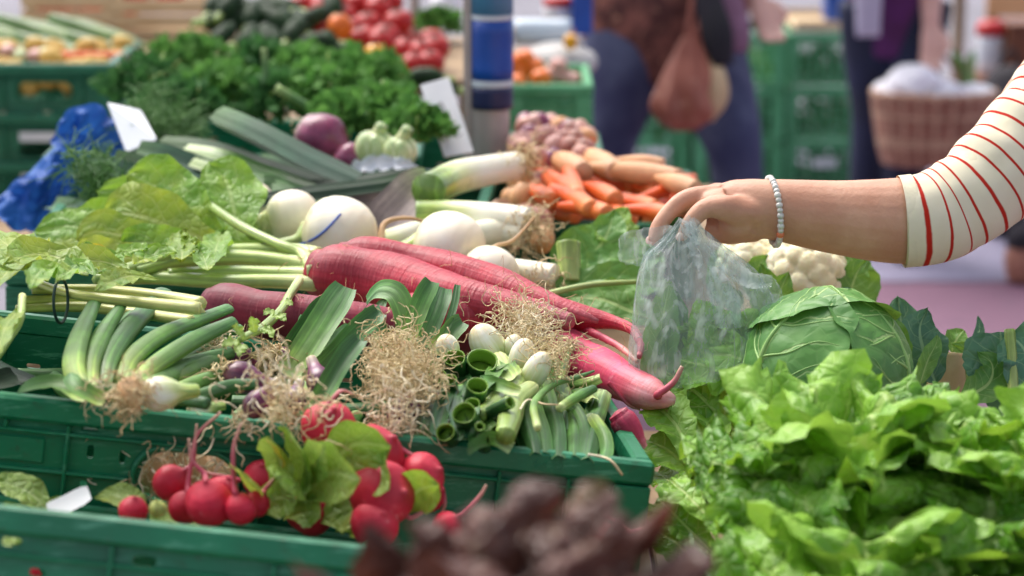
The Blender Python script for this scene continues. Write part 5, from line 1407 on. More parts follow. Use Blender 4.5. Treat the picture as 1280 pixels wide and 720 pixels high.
# red onions and fennel behind the leeks
def onion(label, x, y, z, rp, mat, axis, group, cat='onion', name='red_onion', seed=0):
    c = Z(x, y, z); r = px(rp, c); ax = unit(axis)
    t = thing(name, label, cat, c - np.array([0, 0, r]), group)
    C = [c - ax * r, c - ax * r * .9, c - ax * r * .5, c, c + ax * r * .5, c + ax * r * .85, c + ax * r * 1.15, c + ax * r * 1.5]
    obj('bulb', tube(C, [r * .1, r * .45, r * .86, r, r * .88, r * .5, r * .22, r * .14], seg=20, n=30, lump=.03, seed=seed), MT[mat], t)
    obj('root_tuft', hairs(c - ax * r * .98, -ax, 24, .012, .6, .0006, seed), MT['roots'], t, kind='stuff')
onion('large red onion behind the tip of the dark leek leaf', 402, 174, .95, 33, 'red_onion', (.7, -.3, -.25), 'red onions', seed=1)
onion('dark red onion half hidden below the large one', 440, 200, .93, 22, 'red_onion', (.5, -.5, .2), 'red onions', seed=2)
for i, (x, y, r) in enumerate([(468, 186, 24), (500, 190, 20)]):
    c = Z(x, y, .95)
    t = thing('fennel', ['pale fennel bulb beside the red onion, the left one of a pair', 'pale fennel bulb of the pair, on the side of the price board'][i], 'fennel', c - np.array([0, 0, .02]), 'fennel bulbs')
    for k in range(5):
        a = k * 1.256
        g = ball(c + np.array([.006 * math.cos(a), .006 * math.sin(a), 0]), px(r * .82, c), (.4 * math.cos(a), .4 * math.sin(a) - .3, 1), 14, 10, lump=.05, sq=1.15, seed=k)
        obj('bulb_layer', g, MT['fennel'], t)
    obj('stalk', tube([c + np.array([0, 0, .012]), c + np.array([.012, -.006, .034])], [px(9, c), px(7, c)], seg=10, n=8), MT['fennel'], t)
c = Z(475, 208, .94)
t = obj('wrap_film', leaf(D([(440, 212), (470, 205), (500, 206), (528, 212)], dep(c), dep(c) + .03), px(10, c), (0, -1, .6), 'blade', 13, 26, cup=.5, ruf=.4, rf=4, bl=.004, seed=4), MT['white_plastic'])
tag(t, 'crumpled shiny film lying in front of the fennel bulbs', 'film')
# ------------------------------------------------------------------ dark red lettuce close to the camera
LR = 'dark red lettuces'
lettuce('red_lettuce', 'blurred dark red lettuce closest to the camera at the bottom centre', P(640, 885, 1.24), .074, .084, 12, 21, ['redlet', 'redlet', 'redlet'], ruf=.26, frill=.02, nu=21, nv=34, group=LR)
lettuce('red_lettuce', 'blurred dark red lettuce leaves in front of the radish crate', P(335, 920, 1.24), .045, .062, 12, 23, ['redlet', 'redlet', 'redlet'], ruf=.26, frill=.02, nu=21, nv=34, group=LR)
lettuce('red_lettuce', 'low dark red lettuce between the crate corner and the green lettuce', P(835, 905, 1.30), .05, .056, 12, 25, ['redlet', 'redlet', 'redlet'], ruf=.26, frill=.02, nu=21, nv=34, group=LR)

# ------------------------------------------------------------------ parsley and other herbs
def sprig_mesh(c, rad, n, size, seed, flat=.75):
    rs = np.random.RandomState(seed)
    v = rs.randn(n, 3); v /= np.linalg.norm(v, axis=1, keepdims=True)
    v[:, 2] = np.abs(v[:, 2]) * 1.0 - .15
    rr = rad * (.45 + .6 * rs.rand(n, 1) ** .6)
    rr = rr * (1 + .25 * vn(v[:, 0] * 3, v[:, 1] * 3 + v[:, 2] * 2, seed)[:, None])
    p = np.asarray(c) + v * rr * np.array([1, 1, flat])
    a = unit(rs.randn(3))
    t = rs.randn(n, 3) + v * .9; t /= np.linalg.norm(t, axis=1, keepdims=True)
    b = np.cross(t, rs.randn(n, 3)); b /= np.linalg.norm(b, axis=1, keepdims=True)
    nn = np.cross(t, b)
    s = size * (.6 + .8 * rs.rand(n, 1))
    # three toothed lobes per leaflet
    shp = [(0, 0, 0), (-.55, .35, .18), (-.28, .5, 0), (-.32, .85, .1), (0, .62, -.06), (.0, 1.1, .12), (.28, .5, 0), (.32, .85, .1), (.55, .35, .18)]
    V = np.stack([p + s * (b * x + t * y + nn * z) for x, y, z in shp], 1)
    base = (np.arange(n) * 9)[:, None]
    T = np.concatenate([base + np.array(f) for f in ((0, 2, 1), (0, 4, 2), (2, 4, 3), (4, 5, 3), (4, 7, 5), (0, 6, 4), (6, 7, 4), (0, 8, 6))])
    return geo(V.reshape(-1, 3), None, T)
def herb(label, x, y, d, rp, seed, mat='herb', name='parsley_bunch', n=460, size=.018, cat='parsley', group='parsley bunches', st=10):
    c = P(x, y, d); r = px(rp, c)
    t = thing(name, label, cat, c - np.array([0, 0, r * .6]), group)
    rs = np.random.RandomState(seed)
    ss = []
    for i in range(st):
        q = c + rs.randn(3) * r * np.array([.5, .5, .25]) + np.array([0, 0, r * .3])
        f = c + np.array([.6 * r * rs.randn() * .3, -r * .6, -r * .45])
        ss.append(tube([f, (f + q) / 2 + rs.randn(3) * r * .1, q], [.0022, .0018, .0012], seg=5, n=10))
    obj('stems', merge(ss), MT['stem'], t, kind='stuff')
    obj('foliage', sprig_mesh(c, r, n, size, seed), MT[mat], t, kind='stuff')
    return t
for i, (x, y, d, r, m, lab) in enumerate([
        (178, 112, 3.85, 52, 'herb_dark', 'parsley bunch beside the stacked crates'), (238, 84, 4.15, 54, 'herb', 'parsley bunch between the stacked crates and the courgettes, upper one'), (285, 118, 3.8, 54, 'herb', 'parsley bunch above the long dark leek leaf'),
        (232, 138, 3.65, 44, 'herb_dark', 'parsley bunch just above the feathery pale herbs'), (405, 118, 3.75, 58, 'herb', 'parsley bunch above the red onion'), (455, 100, 3.95, 52, 'herb', 'parsley bunch below the yellow pepper'),
        (480, 146, 3.55, 54, 'herb', 'parsley bunch leaning on the white price board'), (345, 128, 3.75, 46, 'herb_dark', 'parsley bunch between its neighbours, above the leek leaf tip'), (330, 85, 4.2, 44, 'herb_dark', 'dark parsley bunch below the courgettes'),
        (430, 150, 3.5, 40, 'herb', 'parsley bunch right behind the red onion'), (520, 160, 3.4, 34, 'herb', 'smallest parsley bunch in front of the price board'), (385, 90, 4.15, 44, 'herb', 'parsley bunch below the tomatoes')]):
    herb(lab, x, y, d, r, 200 + i, m)
rs = np.random.RandomState(8)
for i, (x, y, d, r, lab) in enumerate([(212, 152, 3.35, 34, 'feathery pale green herb tuft beside the white card'), (126, 224, 3.15, 26, 'feathery dark herb tuft against the blue bag'), (180, 168, 3.3, 34, 'feathery herb tuft between white card and leek leaves'), (128, 238, 3.0, 36, 'feathery herb tuft above the turnip leaves')]):
    c = P(x, y, d); rr = px(r, c)
    t = thing('dill_tuft', lab, 'herb', c - np.array([0, 0, rr]), 'feathery herb tufts')
    hs_ = [hairs(c + rs.randn(3) * rr * .4, (rs.randn() * .5, -.3, 1), 60, rr * 1.3, .7, .0008, 900 + i * 9 + k, .9, .3, 5, rr * .25) for k in range(6)]
    obj('foliage', merge(hs_), MT['dill'], t, kind='stuff')

# pale stalks among the parsley
for i, (pts, r) in enumerate([([(345, 110), (370, 125), (400, 142)], 6), ([(330, 60), (332, 90), (330, 105)], 4)]):
    C = D(pts, 3.55)
    tag(obj('celery_stalk', tube(C, px(r, C[0]), seg=8, n=14), MT['leek_leaf_green']), ['pale green stalk slanting across the parsley above the red onion', 'thin upright green stalk among the parsley below the courgettes'][i], 'stalk')

# ------------------------------------------------------------------ left: stacked crates, blue bag, cards
far_d = 4.5
FO = P(141, 80, far_d)
IM = rotm(0, 0, 0)
tops = ['green crate of potatoes, topmost of the stack at the left', 'green crate with a white label, middle of the stack at the left', 'green crate lowest in the stack at the left']
for i in range(3):
    o_ = FO + np.array([0, 0, -.094 * i])
    t = crate(tops[i], o_, IM, .46, .36, .0925 if i < 2 else FO[2] - .188 - .641, MT['crate_far'], hs=[(-.185, -.08, -.068, -.036)] if i != 1 else [(-.185, -.10, -.085, -.06)], verts=[(-.06,), (-.21,), (-.3,), (-.4,)] if i else [(-.06,), (-.21,), (-.3,)], bars=(-.03,), group='stacked green crates at the left')
    if i:
        obj('label', rbox(o_ + np.array([-.13, -.002 + .0065, -.045 if i == 1 else -.03]), (.105, .003, .018), .0005), MT['white_paper'], t, smooth=False)
rs = np.random.RandomState(6)
for i in range(44):
    x, y = -.44 + .42 * rs.rand(), .035 + .28 * rs.rand()
    if i < 8: x, y = -.20 + .11 * (i % 4) / 3, .04 + .02 * (i // 4)
    c = FO + np.array([x, y, -.048 + .03 * rs.rand() + (.02 if y > .1 else 0) - (.01 if i < 8 else 0)])
    g = ball(c, .019 + .005 * rs.rand(), rs.randn(3), 14, 9, lump=.1, sq=1.25, seed=i)
    tag(obj('potato', g, MT['potato'], at=c - np.array([0, 0, .02])), 'yellow potato in the topmost crate of the stack at the left', 'potato', 'potatoes in the topmost crate')
# blue plastic bag
t = thing('plastic_bag', 'crumpled blue plastic bag hanging beside the stacked crates', 'bag', P(60, 285, 3.3))
def crumple(g, amp, f, seed):
    V = g[0]
    n = vn(V[:, 0] * f + V[:, 1] * f * .6, V[:, 2] * f * 1.3, seed) + .6 * vn(V[:, 0] * f * 2.3 + 4, V[:, 2] * f * 2.1 + V[:, 1] * f, seed + 1)
    n2 = vn(V[:, 2] * f * 1.2 + 9, V[:, 0] * f * 1.1, seed + 2)
    return [V + amp * (n[:, None] * np.array([.15, -1, .25]) + n2[:, None] * np.array([.5, .0, .3])), g[1], g[2], g[3]]
for i, (pts, wd, d0) in enumerate([([(118, 148), (92, 185), (62, 232), (22, 268)], 40, 3.3), ([(105, 150), (122, 160), (138, 172), (146, 196)], 20, 3.28), ([(132, 160), (114, 152), (98, 160), (84, 190)], 22, 3.26), ([(100, 175), (90, 220), (84, 255), (76, 285)], 36, 3.31), ([(70, 205), (45, 232), (25, 252), (5, 275)], 30, 3.27)]):
    C = D(pts, d0, d0 - .03)
    g = leaf(C, px(wd, C[0]), (0, -1, .3), 'fan' if i in (0, 3, 4) else 'strap', 25, 40, cup=-.5, ruf=.12, rf=2, seed=60 + i)
    obj('film_fold', crumple(g, .012, 45, i), MT['blue_film'], t)
def card(name, label, cat, corners, d, mat, th=.003, marks=()):
    q = np.array([P(x, y, d + dd) for x, y, dd in corners])
    n = unit(np.cross(q[1] - q[0], q[3] - q[0]))
    t = thing(name, label, cat, q.mean(0) - np.array([0, 0, (q[:, 2].max() - q[:, 2].min()) / 2]))
    V = np.vstack([q, q + n * th * (1 if n[1] > 0 else -1)])
    obj('board', geo(V, [(0, 1, 2, 3), (7, 6, 5, 4), (0, 4, 5, 1), (1, 5, 6, 2), (2, 6, 7, 3), (3, 7, 4, 0)]), MT[mat], t, smooth=False)
    f = -n * (1 if n[1] > 0 else -1)
    for pts, r in marks:
        C = np.array([q[0] + (q[1] - q[0]) * u + (q[3] - q[0]) * v + f * .0006 for u, v in pts])
        obj('pen_mark', tube(C, r, seg=5, n=16, flat=.3, up=f), MT['ink'], t)
    return t
card('price_card', 'tilted white card above the blue bag', 'card', [(134, 128, .05), (176, 137, .05), (196, 174, 0), (158, 190, 0)], 3.2, 'white_plastic')
card('price_board', 'white price board leaning against the blue and white pole', 'sign', [(526, 106, .03), (561, 96, .05), (592, 190, 0), (556, 196, -.02)], 3.42, 'white_paper',
     marks=[([(.3, .35), (.45, .3), (.5, .4), (.4, .5), (.55, .52)], .0008), ([(.5, .6), (.65, .58), (.6, .72)], .0008), ([(.42, .75), (.6, .8), (.8, .78)], .0007)])

# ------------------------------------------------------------------ blue banded pole and a thinner one
pb = P(612, 180, 3.62); pr = px(26, pb)
t = thing('pole', 'metal pole wrapped in blue with pale bands, behind the leeks', 'pole', (pb[0], pb[1], 0))
def pole_z(y): return P(612, y, 3.62)[2]
def cyl(r, z0, z1, c=pb, seg=28): return tube([(c[0], c[1], z0), (c[0], c[1], (z0 + z1) / 2), (c[0], c[1], z1)], r, seg=seg, n=6, up=(0, 1, 0))
obj('tube', cyl(pr * .96, .0, 2.4), MT['pole'], t)
obj('foot_plate', rbox((pb[0], pb[1], .012), (.16, .16, .02), .003), MT['pole'], t, smooth=False)
for nm, y0, y1, m in (('light_band', 12, -300, 'sky_wrap'), ('pale_ring', 19, 13, 'white_wrap'), ('blue_band', 95, 19.5, 'blue_wrap'), ('pale_ring', 104, 95.5, 'white_wrap'), ('navy_band', 132, 104.5, 'navy_wrap')):
    g = cyl(pr * 1.02, pole_z(y0), min(pole_z(y1), 2.39))
    obj(nm, xf(g, None, (pr * .12, -pr * .14, 0)), MT[m], t)
obj('side_rail', rbox((pb[0] - pr * 1.02, pb[1] - .004, 1.2), (pr * .42, pr * .7, 2.36), .002), MT['pole'], t, smooth=False)
p2 = P(519, 60, 5.05)
t = thing('pole', 'thin beige pole behind the tomatoes', 'pole', (p2[0], p2[1], 0))
obj('tube', cyl(.012, 0, 2.3, p2, 14), MT['pole'], t)
obj('foot', cyl(.03, 0, .01, p2, 14), MT['pole'], t)

# ------------------------------------------------------------------ tomatoes, courgettes, wooden crates
rs = np.random.RandomState(14)
def veg(name, x, y, d, rp, mat, label, cat, group, seed, sq=.85, lobes=0, lamp=0.0, calyx=True, ax=(0, -.3, 1)):
    c = P(x, y, d); r = px(rp, c)
    t = thing(name, label, cat, c - np.array([0, 0, r * sq]), group)
    obj('fruit', ball(c, r, ax, 22, 14, lump=.03, seed=seed, dip=.12, sq=sq, lobes=lobes, lamp=lamp), MT[mat], t)
    if calyx:
        a = unit(ax); g = []
        for k in range(5):
            v = unit(np.array([math.cos(k * 1.257), math.sin(k * 1.257), .25]))
            q = c + a * r * (sq - .08)
            g.append(leaf([q, q + v * r * .22 + a * r * .06, q + v * r * .42], r * .08, a, 'blade', 3, 5))
        obj('calyx', merge(g), MT['courgette'], t)
    return t
tg = 'ripe red tomatoes behind the parsley'
tom = [(425, 12), (452, 20), (482, 30), (505, 45), (440, 2), (468, 5), (495, 12), (520, 28), (414, 28), (438, 34), (498, 52), (475, 48), (530, 62), (460, 36), (550, 66), (566, 60), (560, 78), (540, 80), (400, 6), (510, 2)]
for i, (x, y) in enumerate(tom):
    veg('tomato', x - 22, y, 4.72 + .12 * (28 - y) / 30, 17 + 3 * rs.rand(), 'tomato', 'ripe red tomato in the blurred heap behind the parsley', 'tomato', tg, i, lobes=5, lamp=.03, ax=(rs.randn() * .3, -.3, 1))
for i in range(26):
    x, y = 385 + rs.rand() * 160, 20 + rs.rand() * 60
    c = P(x, y + 26, 4.85); r = px(18, c)
    tag(obj('tomato', ball(c, r, (0, 0, 1), 16, 10, lump=.03, sq=.85, dip=.1), MT['tomato'], at=c - np.array([0, 0, r])), 'ripe red tomato in the blurred heap behind the parsley', 'tomato', tg)
veg('pepper', 469, 68, 4.4, 13, 'pepper', 'yellow pepper in front of the red tomatoes', 'pepper', None, 3, sq=1.1, lobes=4, lamp=.1)
veg('pepper', 425, 34, 4.6, 15, 'orange', 'orange pepper at the left end of the tomatoes', 'pepper', None, 4, sq=1.2, lobes=4, lamp=.1)
def courg(pts, r, d, d2, mat, label, group, seed, cat='courgette', name='courgette'):
    C = D(pts, d, d2)
    t = thing(name, label, cat, C.mean(0) - np.array([0, 0, px(r, C[0])]), group)
    obj('fruit', tube(C, sc([r * .55, r * .95, r, r, r * .6], C), seg=16, n=26, ridge=8, ramp=.03, lump=.03, seed=seed), MT[mat], t)
    dd = unit(C[-1] - C[-2])
    obj('stalk', tube([C[-1] - dd * .004, C[-1] + dd * px(r * 1.2, C[0])], px(r * .4, C[0]), seg=8, n=5), MT['stem'], t)
for i in range(24):
    x, y = 275 + (i % 8) * 17 + rs.rand() * 8, 6 + (i // 8) * 20 + rs.rand() * 8
    a = rs.rand() * 3.1
    x += rs.randn() * 10; y += rs.randn() * 7
    courg([(x - 26 * math.cos(a), y - 14 * math.sin(a)), (x, y), (x + 26 * math.cos(a), y + 14 * math.sin(a))], 11 + 3 * rs.rand(), 4.75 - .08 * (i // 8), 4.7 - .08 * (i // 8), 'courgette', 'dark green courgette in the blurred heap left of the tomatoes', 'dark courgettes', i)
for i, (x, y) in enumerate([(398, 52), (420, 66), (372, 66), (530, 96), (548, 110)]):
    courg([(x - 22, y + 4), (x, y), (x + 24, y + 3)], 12, 4.4 if i < 3 else 4.2, 4.4 if i < 3 else 4.2, 'courgette', ['dark cucumber below the tomatoes, nearest the yellow pepper', 'dark cucumber just left of the yellow pepper', 'dark cucumber at the left under the courgettes', 'dark cucumber behind the price board, upper one', 'dark cucumber behind the price board, lower one'][i], 'dark cucumbers', i, 'cucumber', 'cucumber')
for i in range(16):
    x, y = -25 + (i % 8) * 22, 38 + (i // 8) * 22 + (i % 3) * 4
    courg([(x - 45, y - 16), (x, y), (x + 45, y + 14)], 9 + 2 * rs.rand(), 4.95 - .12 * (i // 8), 4.9 - .12 * (i // 8), 'courgette_pale', 'pale green courgette lying above the stacked crates', 'pale courgettes above the crates', 40 + i)
# shelf block the heaps lie on
def wooden_crate(label, O, L, W, H, mat='wood_pale', group=None, rows=3):
    t = thing('wooden_crate', label, 'crate', np.asarray(O) + np.array([L / 2, W / 2, 0]), group)
    O = np.asarray(O, float)
    h = H / rows
    for k in range(rows):
        z = O[2] + h * (k + .5)
        for y in (.004, W - .004):
            obj('slat', rbox(O * [1, 1, 0] + np.array([L / 2, y, z]), (L, .007, h - .006), .001), MT[mat], t, smooth=False)
        for x in (.004, L - .004):
            obj('slat', rbox(O * [1, 1, 0] + np.array([x, W / 2, z]), (.0065, W - .018, h - .008), .001), MT[mat], t, smooth=False)
    for x in (.018, L - .018):
        for y in (.018, W - .018):
            obj('corner_post', rbox(O + np.array([x, y, H / 2 + .004]), (.018, .018, H + .008), .001), MT[mat], t, smooth=False)
    nb = max(3, int(W / .09))
    for k in range(nb):
        obj('bottom_slat', rbox(O + np.array([L / 2, W * (k + .5) / nb, .004]), (L - .02, W / nb - .01, .006), .001), MT[mat], t, smooth=False)
    return t
def on(x, y, d): return P(x, y, d)
a = on(28, 50, 5.2); wooden_crate('pale wooden crate at the far left behind the courgettes', a, .20, .26, .10)
a = on(138, 54, 5.2); wooden_crate('pale wooden crate left of the dark courgettes', a, .225, .26, .095)
for i in range(14):
    x, y = 45 + rs.rand() * 200, -6 + rs.rand() * 16
    veg('tomato', x, y, 5.32, 14 + 3 * rs.rand(), 'tomato', 'red tomato in the pale wooden crates at the far left', 'tomato', 'tomatoes in the wooden crates', 80 + i, calyx=False)
for i in range(9):
    x = 76 + i * 9
    C = D([(x - 8, 74), (x, 71), (x + 10, 70)], 4.66)
    taper('carrot', C, [4, 6.5, 6, 3], 'carrot', 'small orange carrot in the row above the stacked crates', 'carrot', 'carrots above the stacked crates', 140 + i)
for i, (x, y) in enumerate([(10, 64), (24, 70), (45, 70), (58, 68)]):
    veg('onion', x, y, 4.68, 11, 'fennel' if i % 2 else 'onion_pink', ['pinkish onion at the far left above the stacked crates', 'whitish onion at the far left above the stacked crates', 'pinkish onion beside the small carrots', 'whitish onion beside the small carrots'][i], 'onion', None, i, calyx=False)
def stand(label, x0, x1, y0, y1, zt, zb, mat='wood'):
    t = thing('stand', label, 'stand', ((x0 + x1) / 2, (y0 + y1) / 2, zb))
    obj('top_board', rbox(((x0 + x1) / 2, (y0 + y1) / 2, zt - .01), (x1 - x0, y1 - y0, .02), .002), MT[mat], t, smooth=False)
    for x in (x0 + .03, x1 - .03):
        for y in (y0 + .03, y1 - .03):
            obj('leg', rbox((x, y, (zt - .021 + zb) / 2), (.04, .04, zt - .022 - zb), .002), MT[mat], t, smooth=False)
q = on(0, 50, 5.2)[2]
stand('low wooden stand under the wooden crates and courgettes at the far left', -1.45, -.62, 4.87, 5.5, q - .002, .641)
q = on(330, 40, 4.7)[2] - .03
stand('low wooden stand under dark courgettes and tomatoes', -.60, -.05, 4.45, 5.1, q - .03, .641)
# parsley rests on upturned crates
crate('green crate under the parsley bunches', np.array([-.14, 3.62, .872]), IM, .58, .36, .11, MT['crate_far'], group=GC)

# ------------------------------------------------------------------ right of the pole: oranges, film roll, packets
crate('green crate of oranges behind the shallots', P(742, 106, 4.62), IM, .17, .30, .14, MT['crate_pale'], bars=(-.035,), verts=[(-.06,)], group=GC)
for i, (x, y) in enumerate([(650, 90), (668, 84), (656, 74), (640, 80), (676, 98), (646, 104)]):
    veg('orange', x, y, 4.78 - (.1 if y > 95 else 0), 13, 'orange', 'bright orange in the crate right of the pole', 'orange', 'oranges in the crate', i, sq=.97, calyx=False)
for i, (x, y) in enumerate([(690, 92), (704, 96), (698, 82), (716, 100), (682, 100)]):
    veg('onion', x, y, 4.8, 12, 'onion_pink', 'pinkish onion beside the oranges in the crate', 'onion', 'pinkish onions beside the oranges', i, calyx=False)
c = P(680, 40, 5.1)
t = thing('film_roll', 'pale bluish roll of plastic film above the oranges', 'roll', c - np.array([0, 0, px(17, c)]))
obj('roll', tube([c + np.array([-px(38, c), 0, 0]), c, c + np.array([px(34, c), 0, 0])], px(17, c), seg=24, n=8), MT['film_roll'], t)
obj('core', tube([c + np.array([-px(41, c), 0, 0]), c, c + np.array([px(37, c), 0, 0])], px(6, c), seg=14, n=6), MT['tan'], t)
c = P(700, 78, 5.05)
t = thing('sack', 'grey white sack under the film roll', 'sack', c - np.array([0, 0, px(24, c)]))
obj('cloth', ball(c, px(44, c), (0, 0, 1), 26, 16, lump=.16, sq=.55, seed=3), MT['grey_sack'], t)
obj('neck', tube([c + np.array([.03, 0, .03]), c + np.array([.04, 0, .05])], [.02, .012], seg=12, n=6), MT['grey_sack'], t)
veg('lemon', 713, 52, 4.98, 9, 'pepper', 'yellow lemon between film roll and grey sack', 'lemon', None, 1, calyx=False, sq=1.2)
c = P(698, 30, 5.45)
t = thing('tub', 'red and white tub behind the film roll', 'tub', c)
obj('body', tube([c, c + np.array([0, 0, .05])], px(19, c), seg=20, n=4), MT['red'], t)
obj('band', tube([c + np.array([0, 0, .015]), c + np.array([0, 0, .04])], px(19.6, c), seg=20, n=4), MT['white_plastic'], t)
obj('lid', tube([c + np.array([0, 0, .05]), c + np.array([0, 0, .058])], px(20.5, c), seg=20, n=4), MT['red'], t)
c = P(727, 40, 5.4)
t = thing('box', 'tall dark blue box beside the red and white tub', 'box', c)
obj('body', rbox(c + np.array([0, 0, .08]), (px(25, c), .10, .16), .003), MT['blue_wrap'], t, smooth=False)
obj('flap', rbox(c + np.array([0, 0, .163]), (px(26, c), .10, .004), .001), MT['navy_wrap'], t, smooth=False)
stand('wooden stand under the film roll, sack and oranges', 0.0, .145, 4.9, 5.55, P(700, 100, 5.05)[2], .641)
# leafy item and white bag behind the pole
herb('green leafy bunch between the thin beige pole and the blue one', 548, 30, 5.0, 24, 300, 'herb', name='herb_bunch', cat='herbs', group=None, n=300)
c = P(558, 8, 5.3)
tag(obj('paper_bag', crumple(ball(c, px(20, c), (0, 0, 1), 22, 14, lump=.2, sq=1.2, seed=6), .006, 60, 3), MT['white_cloth'], at=c - np.array([0, 0, .03])), 'bright white crumpled bag behind the blue pole', 'bag')

# ------------------------------------------------------------------ stacked pale green crates, right background
SD = 8.0
def lattice_crate(label, O, L, W, H, group):
    t = thing('slatted_crate', label, 'crate', O + np.array([L / 2, W / 2, 0]), group)
    hl = []
    nx = 9
    for r_ in range(4):
        for k in range(nx):
            x0 = .035 + (L - .07) * k / nx; z0 = .018 + (H - .05) * r_ / 4
            hl.append((x0 + .003, x0 + (L - .07) / nx - .004, z0, z0 + (H - .05) / 4 - .007, .3))
    g = plate(L, H - .002, .004, hl)
    obj('front_wall', xf(g, None, O + np.array([0, .006, 0])), MT['crate_pale'], t, smooth=False)
    obj('back_wall', xf(g, None, O + np.array([0, W - .010, 0])), MT['crate_pale'], t, smooth=False)
    ge = plate(W - .03, H - .002, .004, [(.04 + (W - .11) * k / 8, .04 + (W - .11) * k / 8 + .02, .02, H - .05, .3) for k in range(8)])
    Rz = np.array([[0, -1, 0], [1, 0, 0], [0, 0, 1.0]])
    obj('end_wall', xf(ge, Rz, O + np.array([.010, .015, 0])), MT['crate_pale'], t, smooth=False)
    obj('end_wall', xf(ge, Rz, O + np.array([L - .006, .015, 0])), MT['crate_pale'], t, smooth=False)
    obj('floor', rbox(O + np.array([L / 2, W / 2, .004]), (L - .02, W - .022, .006), .001), MT['crate_pale'], t, smooth=False)
    rl = [rbox(O + np.array([L / 2, .004, H - .012]), (L, .012, .020), .002), rbox(O + np.array([L / 2, W - .004, H - .012]), (L, .012, .020), .002), rbox(O + np.array([.004, W / 2, H - .0122]), (.012, W - .021, .0195), .002), rbox(O + np.array([L - .004, W / 2, H - .0122]), (.012, W - .021, .0195), .002)]
    obj('rim', merge(rl), MT['crate_pale'], t, smooth=False)
    for x in (.016, L - .016):
        for y in (-.001, W + .001):
            obj('corner_post', rbox(O + np.array([x, y, H / 2 - .012]), (.034, .012, H - .024), .002), MT['crate_pale'], t, smooth=False)
    return t
HH = .178
xs_ = [P(868, 225, SD)[0], P(982, 225, SD)[0], P(752, 225, SD)[0]]
y0 = P(982, 225, SD)[1]
for cidx, x in enumerate(xs_):
    for k in range(3):
        nm = ['lowest', 'middle', 'topmost'][k] + ' slatted green crate of the ' + ['stack showing between the woman and the other stack', 'stack nearest the wicker basket', 'stack seen between the legs of the woman'][cidx]
        t = lattice_crate(nm, np.array([x, y0 + .03 * cidx, .009 + HH * k]), .292, .40, HH - .002, 'stacked slatted green crates')
        if cidx == 1 and k == 0:
            obj('label', rbox((P(1032, 205, SD)[0], y0 + .03 + .0035, P(1032, 205, SD)[2]), (.08, .003, .03), .0005), MT['white_paper'], t, smooth=False)
rs = np.random.RandomState(2)
for cidx, x in enumerate(xs_):
    for k in range(3):
        # greens lying inside
        g = sprig_mesh(np.array([x + .146, y0 + .2, .03 + HH * k]), .13, 160, .03, 40 + cidx * 3 + k, .7)
        o = obj('lettuce_fill', g, MT['herb_dark' if (k + cidx) % 2 else 'herb'], at=(x + .146, y0 + .2, .02 + HH * k))
        tag(o, ['mixed greens seen through the lowest', 'mixed greens seen through the middle', 'mixed greens seen through the topmost'][k] + ' slatted crate ' + ['showing between the woman and the other stack', 'nearest the wicker basket', 'seen between the legs of the woman'][cidx], 'greens')
q = np.array([xs_[1] + .146, y0 + .23, .009 + HH * 3])
t = thing('wooden_tray', 'shallow beige tray on top of the slatted green crates', 'tray', q, None)
obj('tray_floor', rbox(q + np.array([0, 0, .006]), (.25, .36, .01), .002), MT['wood_pale'], t, smooth=False)
for dy in (-.18, .18):
    obj('tray_side', rbox(q + np.array([0, dy, .022]), (.25, .008, .02), .001), MT['wood_pale'], t, smooth=False)
q2 = P(1047, 4, SD + .15)
t = thing('box', 'blue box standing in the beige tray on the slatted crates', 'box', (q2[0], q2[1], q[2] + .012))
obj('body', rbox((q2[0], q2[1], q[2] + .012 + .045), (.09, .12, .09), .003), MT['blue_wrap'], t, smooth=False)
obj('lid', rbox((q2[0], q2[1], q[2] + .106), (.094, .124, .008), .002), MT['sky_wrap'], t, smooth=False)

# ------------------------------------------------------------------ people
def head(c, r, face=(0, -1, 0)):
    f = unit(face)
    s = np.cross(f, UPV)
    g = [ball(c, r, (0, 0, 1), 20, 14, sq=1.25), ball(c + f * r * .25 + np.array([0, 0, -r * .55]), r * .72, (0, 0, 1), 16, 12, sq=1.0),
         tube([c + f * r * .9 + np.array([0, 0, r * .18]), c + f * r * 1.18 + np.array([0, 0, -r * .22])], [r * .1, r * .17], seg=8, n=5),
         tube([c + f * r * .86 - s * r * .3 + np.array([0, 0, -r * .62]), c + f * r * .98 + np.array([0, 0, -r * .62]), c + f * r * .86 + s * r * .3 + np.array([0, 0, -r * .62])], r * .09, seg=8, n=9)]
    for q in (-1, 1):
        g.append(ball(c + s * q * r * .98, r * .24, s, 10, 8, sq=.5))
        g.append(tube([c + f * r * .93 + s * q * r * .55 + np.array([0, 0, r * .22]), c + f * r * 1.0 + s * q * r * .18 + np.array([0, 0, r * .24])], r * .08, seg=6, n=5))
    return g
def hand_g(w, dirv, side, ln=.17):
    """palm with four bent fingers and a thumb, hanging along dirv"""
    d = unit(dirv); s = unit(np.cross(d, side)); n = np.cross(s, d)
    g = [tube([w, w + d * ln * .25, w + d * ln * .5], [.026, .036, .034], seg=12, n=8, flat=.5, up=n)]
    for k, q in enumerate((-.027, -.009, .009, .026)):
        L = ln * (.42, .5, .48, .38)[k]
        b = w + d * ln * .46 + s * q
        g.append(tube([b, b + d * L * .5 + n * .006, b + d * L * .85 + n * .022, b + d * L * .95 + n * .035], [.0095, .009, .008, .0065], seg=8, n=12))
    b = w + d * ln * .15 - s * .03
    g.append(tube([b, b + d * .03 - s * .02 + n * .01, b + d * .065 - s * .02 + n * .02], [.013, .011, .008], seg=8, n=9))
    return g
